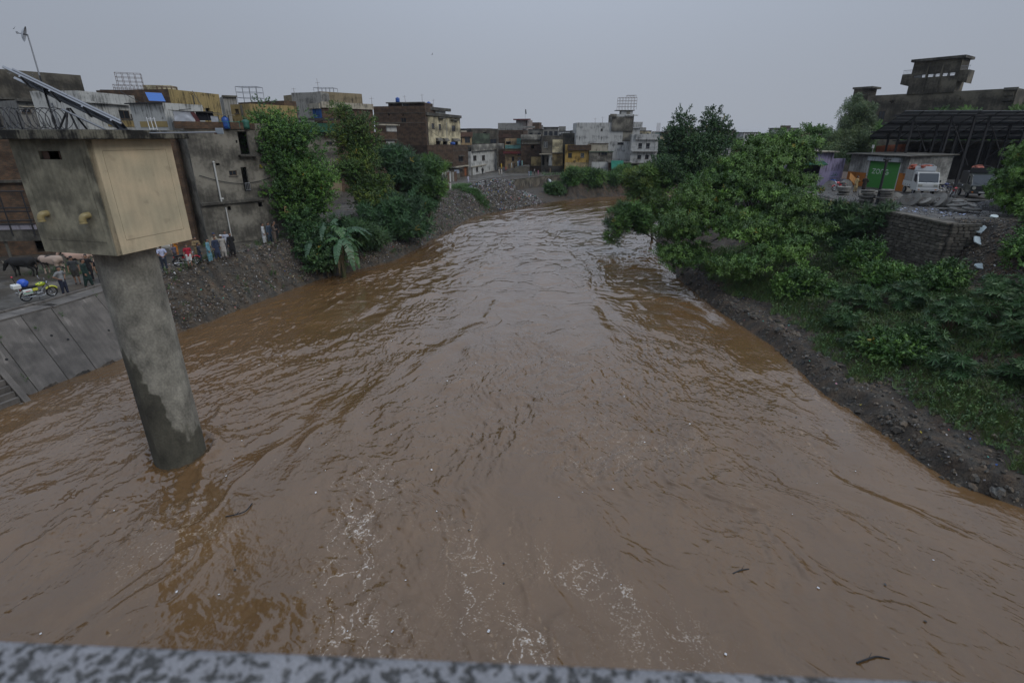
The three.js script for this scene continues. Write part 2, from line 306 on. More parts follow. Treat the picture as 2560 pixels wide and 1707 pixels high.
  const rip = tex(1024, (u, v) => {
    const a = pn(u * 5, v * 5, 5) * 0.5, m = 0.35 + 0.65 * sst(-0.3, 0.4, pn(u * 3, v * 3 , 3));
    const r = 1 - Math.abs(pn(u * 14 + a, v * 9 + a, 14, 9)), r2 = 1 - Math.abs(pn(u * 26 - a, v * 19 + a, 26, 19));
    return 0.4 + m * (0.22 * r * r * r + 0.14 * r2 * r2 + 0.12 * pn(u * 34 + a, v * 22, 34, 22) + 0.08 * pn(u * 70, v * 52, 70, 52));
  }, { srgb: false, metres: 5.3 });
  struct('river', g, phys({ color: lin(1, 1, 1), map: foam, bumpMap: rip, bumpScale: 0.06, roughness: 0.045, ior: 1.4, clearcoat: 0.62, clearcoatRoughness: 0.05 }), 'muddy brown flood river flowing towards the camera');
}

// ---------------------------------------------------------------- water gauge house on its pier
const holeRect = (s, x0, y0, x1, y1) => { const h = new THREE.Path(); h.moveTo(x0, y0); h.lineTo(x0, y1); h.lineTo(x1, y1); h.lineTo(x1, y0); h.closePath(); s.holes.push(h); };
const rectShape = (x0, y0, x1, y1) => { const s = new THREE.Shape(); s.moveTo(x0, y0); s.lineTo(x1, y0); s.lineTo(x1, y1); s.lineTo(x0, y1); s.closePath(); return s; };
const ext = (s, d, bevel = 0) => new THREE.ExtrudeGeometry(s, { depth: d, bevelEnabled: bevel > 0, bevelSize: bevel, bevelThickness: bevel, bevelSegments: 1 });
{
  const t = thing('gauge_house', 'square concrete gauge house on one round pier standing in the river', 'building', [-14.58, 0, -19.44], -0.2444);
  const colTex = tex(1024, (u, v) => {      // u round the pier, v from -1 m to 10 m: river-wet concrete with a ragged edge
    const y = -1 + v * 11, b = fbmT(u * 6, v * 9, 5, 18), st = pn(u * 40, v * 3, 40, 3), w = (u + 0.109) % 1;
    const edge = 2.2 + 3.5 * (w < 0.5 ? 1 - sst(0.1, 0.3, w + 0.12 * b) : sst(0.68, 0.95, w)) + 1.3 * b + 0.3 * st;
    const wet = sst(-0.3, 0.3, edge - y + 0.5 * pn(u * 30, v * 26, 30, 26)) ;
    const silt = sst(0.4, 0.9, y < 0.9 ? 1 : 0) * 0.1;
    let c = 0.72 + 0.3 * b + 0.08 * pn(u * 90, v * 120, 90, 120) + 0.1 * fbmT(u * 14, v * 20, 4, 280) - 0.08 * sst(0.1, 0.55, pn(u * 9 + 3, v * 14, 9, 14) + 0.5 * pn(u * 24, v * 30, 24, 30)) + 0.05 * st;
    c *= mix(1, 0.56, wet * 0.94);
    return [c, c * 0.985, c * (0.94 - 0.05 * wet)];
  });
  const cyl = new THREE.CylinderGeometry(0.98, 1.0, 11, 48, 8, true); cyl.translate(0, 4.5 - 0.75, 0);
  part(t, 'pier', cyl, std({ color: lin(0.42, 0.415, 0.39), map: colTex, bumpMap: T.grain, bumpScale: 0.02, roughness: 0.8 }));
  const dirty = tex(1024, (u, v) => {       // front: sooty, algae-stained cement
    const b = fbmT(u * 4, v * 4, 6, 4), s = pn(u * 26, v * 2, 26, 2), e = sst(0.86, 1.0, u + 0.07 * b);
    let m = sst(-0.4, 0.5, b + 0.16 * s + 0.05) * 0.8 + 0.55 * e * sst(-0.3, 0.2, s + b);
    const c = mix(0.86, 0.5, clamp(m)) + 0.05 * pn(u * 110, v * 110, 110) + 0.1 * fbmT(u * 18, v * 18, 4, 18);
    return [c, c * 0.985, c * 0.91];
  }, { metres: 3.3 }); dirty.offset.set(0.485, 0);
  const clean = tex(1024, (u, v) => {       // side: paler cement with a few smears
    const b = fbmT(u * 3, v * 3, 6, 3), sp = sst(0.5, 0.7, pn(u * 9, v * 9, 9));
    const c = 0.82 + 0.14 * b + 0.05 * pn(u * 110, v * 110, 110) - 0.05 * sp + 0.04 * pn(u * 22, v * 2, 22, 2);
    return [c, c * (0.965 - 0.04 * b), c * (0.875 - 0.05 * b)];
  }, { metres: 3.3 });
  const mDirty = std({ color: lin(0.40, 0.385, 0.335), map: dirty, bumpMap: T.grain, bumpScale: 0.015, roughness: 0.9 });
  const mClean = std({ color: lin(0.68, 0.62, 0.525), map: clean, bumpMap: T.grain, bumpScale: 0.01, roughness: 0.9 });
  const y0 = 9.21, y1 = 12.9, h = 1.6;
  // front wall with a slot window, framed in a scored panel; the side wall has a scored panel too
  const fw = rectShape(-h, y0, h, y1); holeRect(fw, -0.48, 12.29, 0.44, 12.56);
  const front = [ext(fw, 0.17).translate(0, 0, h - 0.2)];
  const face = (hole, cut) => { const s = rectShape(-h, y0, h, y1); holeRect(s, ...hole); const p = rectShape(hole[0] + 0.014, hole[1] + 0.014, hole[2] - 0.014, hole[3] - 0.014); if (cut) holeRect(p, ...cut); return [ext(s, 0.03), ext(p, 0.03)]; };
  const ff = face([-1.3, 9.64, 1.31, 12.58], [-0.48, 12.29, 0.44, 12.55]).map((g) => g.translate(0, 0, h - 0.03));
  part(t, 'wall', metricUV(merge([...front, ff[0]])), mDirty); part(t, 'wall_panel', metricUV(ff[1]), mDirty);
  const rf = face([-1.14, 9.65, 1.31, 12.56]).map((g) => g.rotateY(Math.PI / 2).translate(h - 0.03, 0, 0));
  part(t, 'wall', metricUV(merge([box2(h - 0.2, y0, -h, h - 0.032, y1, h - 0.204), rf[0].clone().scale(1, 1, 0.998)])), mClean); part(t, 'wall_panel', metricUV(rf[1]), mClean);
  part(t, 'wall', metricUV(merge([box2(-h, y0, -h, -h + 0.2, y1, h - 0.204), box2(-h + 0.2, y0, -h, h - 0.2, y1, -h + 0.2)])), mDirty);
  part(t, 'floor', metricUV(merge([box2(-h + 0.01, y0 - 0.004, -h + 0.01, h - 0.01, y0 + 0.15, h - 0.01)])), mClean);
  const roofTex = tex(1024, (u, v) => { const b = fbmT(u * 9, v * 9, 5, 9), s = pn(u * 60, v * 2, 60, 2), c = mix(0.72, 0.22, sst(-0.35, 0.2, b + 0.25 * s)) + 0.08 * pn(u * 90, v * 90, 90); return [c, c * 0.99, c * 0.93]; }, { metres: 4.3 });
  const slab = new RoundedBoxGeometry(4.1, 0.29, 4.1, 2, 0.03); slab.translate(0, 13.048, 0);
  part(t, 'roof_slab', metricUV(slab), std({ color: lin(0.26, 0.25, 0.22), map: roofTex, bumpMap: T.grain, bumpScale: 0.025, roughness: 0.95 }));
  const cream = std({ color: lin(0.36, 0.3, 0.15), roughness: 0.5, map: T.stain });
  for (const x of [-0.98, 0.82]) { const e = part(t, 'vent_elbow', [tube([V(x + 0.06, 10.55, h - 0.06), V(x + 0.06, 10.55, h + 0.08), V(x + 0.03, 10.53, h + 0.17), V(x, 10.44, h + 0.21), V(x, 10.3, h + 0.21)], 0.105, 14, 14), new THREE.TorusGeometry(0.108, 0.016, 6, 18).rotateX(Math.PI / 2).translate(x, 10.31, h + 0.21)], cream); part(e, 'dark_bore', new THREE.CircleGeometry(0.1, 16).rotateX(Math.PI / 2).translate(x, 10.315, h + 0.21), M.dark); }
  part(t, 'window_board', box2(-0.46, 12.30, h - 0.12, -0.2, 12.55, h - 0.1), M.rust); for (const x of [0.24, 0.33]) part(t, 'window_bar', box2(x, 12.30, h - 0.14, x + 0.03, 12.55, h - 0.1), M.rust);
}
// roof kit of the gauge house
{
  const yT = 13.2, W = (x, y, f) => V(x, y, -f);
  const p = thing('solar_panel_rack', 'slanting solar panel propped on black legs on the gauge house roof', 'solar panel', [-14.4, yT, -18.6]);
  const L = (x, y, f) => V(x + 14.4, y - yT, 18.6 - f), pan = std({ color: lin(0.02, 0.024, 0.035), roughness: 0.25 }), alu = std({ color: lin(0.3, 0.31, 0.33), metalness: 0.75, roughness: 0.5 });
  const a = L(-15.72, 14.72, 18.55), b = L(-12.74, 13.22, 18.65), mid = a.clone().add(b).multiplyScalar(0.5), len = a.distanceTo(b), ang = Math.atan2(b.y - a.y, b.x - a.x);
  for (const k of [0, 1]) { const m = part(p, 'solar_panel', rbx(len / 2 - 0.01, 0.035, 0.62, 0.008, (k - 0.5) * len / 2, 0, 0.15), pan); m.position.copy(mid); m.rotation.order = 'ZXY'; m.rotation.set(-0.6, 0, ang); for (const z of [0.47, -0.17]) part(m, 'panel_frame', bx(len / 2 - 0.01, 0.05, 0.03, (k - 0.5) * len / 2, 0, z), alu); }
  const rail = part(p, 'rail', [bx(len + 0.3, 0.07, 0.06, -0.12, -0.055, 0.42), bx(len + 0.3, 0.07, 0.06, -0.12, -0.055, -0.12), ...[-1.4, -0.5, 0.5, 1.4].map((x) => bx(0.05, 0.05, 0.6, x, -0.115, 0.15))], M.steel); rail.position.copy(mid); rail.rotation.order = 'ZXY'; rail.rotation.set(-0.6, 0, ang);
  part(p, 'lower_rail', [bar(L(-14.4, 13.8, 18.2), L(-13.2, 13.2, 18.2), 0.035)], alu);
  for (const [x, f] of [[-14.77, 18.3], [-14.38, 18.1], [-14.3, 18.9], [-14.08, 18.2]]) part(p, 'leg', bar(L(x, yT - 0.01, f), L(-14.38 + (f - 18.5) * 0.1, 13.84, 18.45), 0.03), M.black);
  part(p, 'foot_plate', [box2(1.35, 0, -0.1, 1.75, 0.02, 0.1)], M.steel);
  const d = thing('dish_mast', 'leaning mast with a small wire dish on the gauge house roof', 'antenna', [-15.04, yT, -18.6]);
  const D = (x, y, f) => V(x + 15.04, y - yT, 18.6 - f);
  part(d, 'mast', [bar(D(-15.06, yT, 18.6), D(-15.13, 14.6, 18.6), 0.035, 0.03, 8), bar(D(-15.13, 14.6, 18.6), D(-15.12, 15.93, 18.6), 0.022, 0.018, 8)], M.steel);
  part(d, 'cable', tube([D(-15.03, 13.3, 18.55), D(-15.08, 14.0, 18.55), D(-15.09, 14.8, 18.56)], 0.022, 12), M.black);
  part(d, 'stay', bar(D(-14.95, yT, 18.6), D(-15.0, 14.0, 18.6), 0.025), M.steel); part(d, 'base_plate', box2(-0.2, 0, -0.12, 0.22, 0.025, 0.12), M.steel);
  const dish = part(d, 'dish', new THREE.SphereGeometry(0.34, 18, 6, 0, Math.PI * 2, 0, 0.75).scale(1, 0.9, 1).translate(0, -0.29, 0), std({ color: lin(0.4, 0.42, 0.45), roughness: 0.6, side: THREE.DoubleSide })); dish.position.copy(D(-15.28, 15.98, 18.6)); dish.rotation.order = 'YXZ'; dish.rotation.set(0, 0.55, 1.25);
  part(d, 'feed_arm', [bar(D(-15.3, 15.97, 18.6), D(-15.43, 16.0, 18.6), 0.018), bar(D(-15.43, 15.97, 18.6), D(-15.43, 16.03, 18.6), 0.028), bar(D(-15.12, 15.93, 18.6), D(-15.26, 15.97, 18.6), 0.03)], M.steel);
  // coils of barbed wire along the front edge of the roof
  const w = thing('barbed_wire_coil', 'coil of dark barbed wire along the gauge house roof edge', 'barbed wire', [-16.2, yT, -17.9]);
  const pts = [], barbs = [], turns = 15, n = turns * 18;
  for (let i = 0; i <= n; i++) { const k = i / 18 * Math.PI * 2, u = i / n * 2.5; pts.push(V(-0.75 + u + 0.05 * Math.sin(i * 0.37), 0.33 + 0.31 * Math.sin(k) * (1 + 0.08 * Math.sin(i * 0.9)), u * -0.22 + 0.31 * Math.cos(k) + 0.1)); }
  const wg = new THREE.TubeGeometry(new THREE.CatmullRomCurve3(pts), n * 2, 0.012, 4);
  for (let i = 2; i < n; i += 3) barbs.push(bx(0.05, 0.008, 0.008, pts[i].x, pts[i].y, pts[i].z, i, i * 2), bx(0.008, 0.05, 0.008, pts[i].x, pts[i].y, pts[i].z, i));
  part(w, 'wire', wg, M.wire); part(w, 'barbs', barbs, M.steel).userData.kind = 'stuff';
  for (const [x, z] of [[-0.6, 0.1], [0.5, -0.1], [1.5, -0.2]]) part(w, 'post', bar(V(x, 0, z), V(x, 0.55, z), 0.02), M.black);
  const la = thing('flood_light', 'flood light on a long steel arm beside the gauge house roof', 'light', [-12.75, 13.09, -19.3]);
  part(la, 'arm', [bar(V(-0.2, 0, 0), V(2.55, 0.03, 0), 0.028)], M.steel); part(la, 'lamp_head', rbx(0.26, 0.19, 0.06, 0.015, 2.68, 0.07, 0), std({ color: lin(0.26, 0.3, 0.34), roughness: 0.4, metalness: 0.3 })); part(la, 'bracket', box2(2.5, -0.03, -0.03, 2.6, 0.02, 0.03), M.rust);
  const cg = thing('steel_ladder_frame', 'small pale steel frame lying against the gauge house roof edge', 'frame', [-12.9, yT, -20.0]);
  for (const x of [0, 0.13, 0.26]) part(cg, 'rail', bar(V(x, 0, 0), V(x - 0.03, 0.42, 0), 0.014), M.white); for (const y of [0.04, 0.36]) part(cg, 'rung', bar(V(-0.02, y, 0), V(0.27, y, 0), 0.012), M.white);
}
// ---------------------------------------------------------------- bridge in the foreground
{
  const pit = tex(1024, (u, v) => {         // pitted cement: pale crust with dark grit showing through
    const b = fbmT(u * 30, v * 30, 5, 30), g = fbmT(u * 70, v * 70, 3, 70), L = fbmT(u * 6, v * 6, 3, 6), m = sst(-0.02, 0.3, b + 0.55 * g + 0.35 * L);
    const c = mix(0.84, 0.42, m) + 0.12 * pn(u * 180, v * 180, 180) - 0.12 * L; return [c, c * 0.995, c * (0.98 + 0.03 * (1 - m))];
  }, { metres: 0.5 });
  const g = metricUV(rbx(4.2, 0.9, 0.34, 0.02, 0, 0, 0)); const pos = g.attributes.position;
  const t = thing('bridge_parapet', 'rough pitted cement parapet of the bridge in the foreground', 'parapet', [-0.06, 12.003, -0.25], -0.0463);
  part(t, 'coping', g, std({ color: lin(0.34, 0.347, 0.355), map: pit, bumpMap: pit, bumpScale: 0.006, roughness: 0.95 }));
  part(t, 'plinth', metricUV(box2(-30, -1.0, -0.1, 30, -0.46, 0.12)), M.concrete);
  struct('bridge_deck', metricUV(box2(-45, 10.6, -0.1, 45, 10.95, 9)), M.concrete, 'concrete deck of the road bridge');
}
// ---------------------------------------------------------------- concrete river slope, walk and roads on the west bank
{
  const slope = thing('concrete_embankment', 'sloping concrete river wall beside the pier with scored joints', 'embankment');
  const slabTex = tex(1024, (u, v) => { const b = fbmT(u * 5, v * 5, 6, 5), s = pn(u * 30, v * 4, 30, 4); const c = 0.74 + 0.22 * b + 0.06 * s + 0.09 * pn(u * 150, v * 150, 150) - 0.08 * sst(0.2, 0.5, pn(u * 7, v * 7, 7)) + 0.16 * sst(0.42, 0.5, pn(u * 22, v * 3 + 1, 22, 3)) * sst(0, 0.3, b); return [c, c * 0.985, c * 0.965]; }, { metres: 5 });
  const ms = [0.23, 0.255, 0.24].map((k) => std({ color: lin(k, k * 0.93, k * 0.86), map: slabTex, bumpMap: T.grain, bumpScale: 0.02, roughness: 0.75 }));
  const line = [[-27.2, 19.2], [-26.4, 23.7], [-24.5, 29.6], [-23.75, 34.4]];
  const at = (s) => { for (let i = 0; i + 1 < line.length; i++) { const [a, b] = [line[i], line[i + 1]], l = Math.hypot(b[0] - a[0], b[1] - a[1]); if (s <= l || i === line.length - 2) return [a[0] + (b[0] - a[0]) * s / l, a[1] + (b[1] - a[1]) * s / l, Math.atan2(b[0] - a[0], b[1] - a[1])]; s -= l; } };
  const w = 1.55, run = 2.6, top = 3.6, hole = new THREE.CylinderGeometry(0.07, 0.07, 0.03, 10);
  for (let k = 0; k < 10; k++) {
    const [x, f, hd] = at(k * w + w / 2 + 0.2), sl = Math.hypot(run, top + 0.7);
    if (f < 24.4 && f > 22) continue;                                       // the stair takes this bay
    const g = metricUV(new RoundedBoxGeometry(w - 0.03, 0.2, sl, 1, 0.012), k * 2.7, k * 1.3);
    const m = part(slope, 'slab', g, ms[k % 3]);
    const nx = -Math.cos(hd), nf = Math.sin(hd), cx = x + nx * (run * 0.5 - 0.25), cf = f + nf * (run * 0.5 - 0.25);
    m.position.set(cx, (top - 0.7) / 2 - 0.05, -cf); m.rotation.order = 'YXZ';
    m.rotation.y = Math.PI / 2 - hd + Math.PI; m.rotation.x = -Math.atan2(top + 0.7, run) ;
    if (k % 2) { part(m, 'drain_hole', hole.clone().translate(0.1, 0.1, -0.6 + (k % 3) * 0.8), M.dark); part(m, 'drain_hole', hole.clone().translate(-0.5, 0.1, 0.5), M.dark); }
  }
  const stair = thing('river_stair', 'narrow concrete stair going down into the flood water', 'stair', [-26.3, 0, -23.35], -0.3);
  for (let k = 0; k < 12; k++) part(stair, 'step', metricUV(rbx(0.42, 0.3, 2.0, 0.015, -0.21 * k + 0.2, 0.3 * k - 0.15, 0), k * 3, 0), ms[k % 3]);
  part(stair, 'string_wall', metricUV(ext((() => { const s = new THREE.Shape(); s.moveTo(0.5, -0.4); s.lineTo(-2.5, 3.6); s.lineTo(-2.9, 3.6); s.lineTo(-0.1, -0.4); s.closePath(); return s; })(), 0.3).translate(0.1, 0.12, -1.35)), ms[1]);
  // walk along the top, and road behind it
  const ribbon = (pts, y, name, mat, label, lift) => {
    const pos = [], uv = [], idx = []; let s = 0;
    pts.forEach(([x0, f0, x1, f1], i) => { if (i) s += Math.hypot(x0 - pts[i - 1][0], f0 - pts[i - 1][1]); for (let k = 0; k <= 6; k++) { const x = mix(x0, x1, k / 6), f = mix(f0, f1, k / 6); pos.push(x, y + lift * pn(x * 0.5, f * 0.5), -f); uv.push(x, f); } if (i) for (let k = 0; k < 6; k++) { const a = (i - 1) * 7 + k; idx.push(a, a + 1, a + 7, a + 1, a + 8, a + 7); } });
    const g = new THREE.BufferGeometry(); g.setAttribute('position', new THREE.Float32BufferAttribute(pos, 3)); g.setAttribute('uv', new THREE.Float32BufferAttribute(uv, 2)); g.setIndex(idx); g.computeVertexNormals();
    const n0 = g.attributes.normal.getY(0); if (n0 < 0) { g.setIndex(idx.reverse()); g.computeVertexNormals(); }
    return struct(name, g, mat, label);
  };
  const wetTex = tex(1024, (u, v) => { const b = fbmT(u * 5, v * 5, 6, 5), c = 0.74 + 0.36 * b + 0.1 * pn(u * 120, v * 120, 120); return [c, c * 0.985, c * 0.95]; }, { metres: 7 });
  const puddle = tex(512, (u, v) => 0.3 + 0.35 * sst(-0.15, 0.15, fbmT(u * 4, v * 4, 4, 4)), { srgb: false, metres: 8 });
  const road = std({ color: lin(0.15, 0.14, 0.125), map: wetTex, roughness: 1, roughnessMap: puddle, bumpMap: T.grain, bumpScale: 0.008 });
  ribbon([[-48, 14, -34, 14], [-47, 24, -31.6, 22], [-45, 34, -28.2, 33], [-39, 43.5, -26, 38], [-31, 48, -24.3, 42.4], [-28.3, 51, -22.8, 47.3], [-27, 57, -21.6, 55], [-26.5, 64, -21.4, 64], [-25.5, 74, -19.6, 74], [-22, 92, -16.6, 92], [-19.2, 104, -13, 103.4], [-15.5, 120, -8.5, 117], [-12.5, 134, -5.8, 130], [-9.5, 146, 0, 138], [-4, 152, 6, 139], [4, 157, 16, 141], [16, 160, 22, 141.5]], 3.64, 'road', road, 'wet concrete lane along the west bank', 0.03);
  const walk = thing('riverside_walk', 'flat concrete walk with a low kerb on top of the sloping river wall', 'walkway');
  for (let k = 0; k < 8; k++) { const [x, f, hd] = at(k * 2 + 1), m = part(walk, 'paving_slab', metricUV(new RoundedBoxGeometry(1.985, 0.22, 1.25, 1, 0.012), k * 3.1, k), ms[(k + 1) % 3]); m.position.set(x - Math.cos(hd) * 3.0, 3.575, -(f + Math.sin(hd) * 3.0)); m.rotation.y = Math.PI / 2 - hd + Math.PI; }
  for (let k = 0; k < 8; k++) { const [x, f, hd] = at(k * 2 + 1), m = part(walk, 'kerb_stone', metricUV(new RoundedBoxGeometry(1.98, 0.3, 0.16, 1, 0.015), k * 1.7, k), ms[k % 3]); m.position.set(x - Math.cos(hd) * 3.75, 3.65, -(f + Math.sin(hd) * 3.75)); m.rotation.y = Math.PI / 2 - hd + Math.PI; }
}
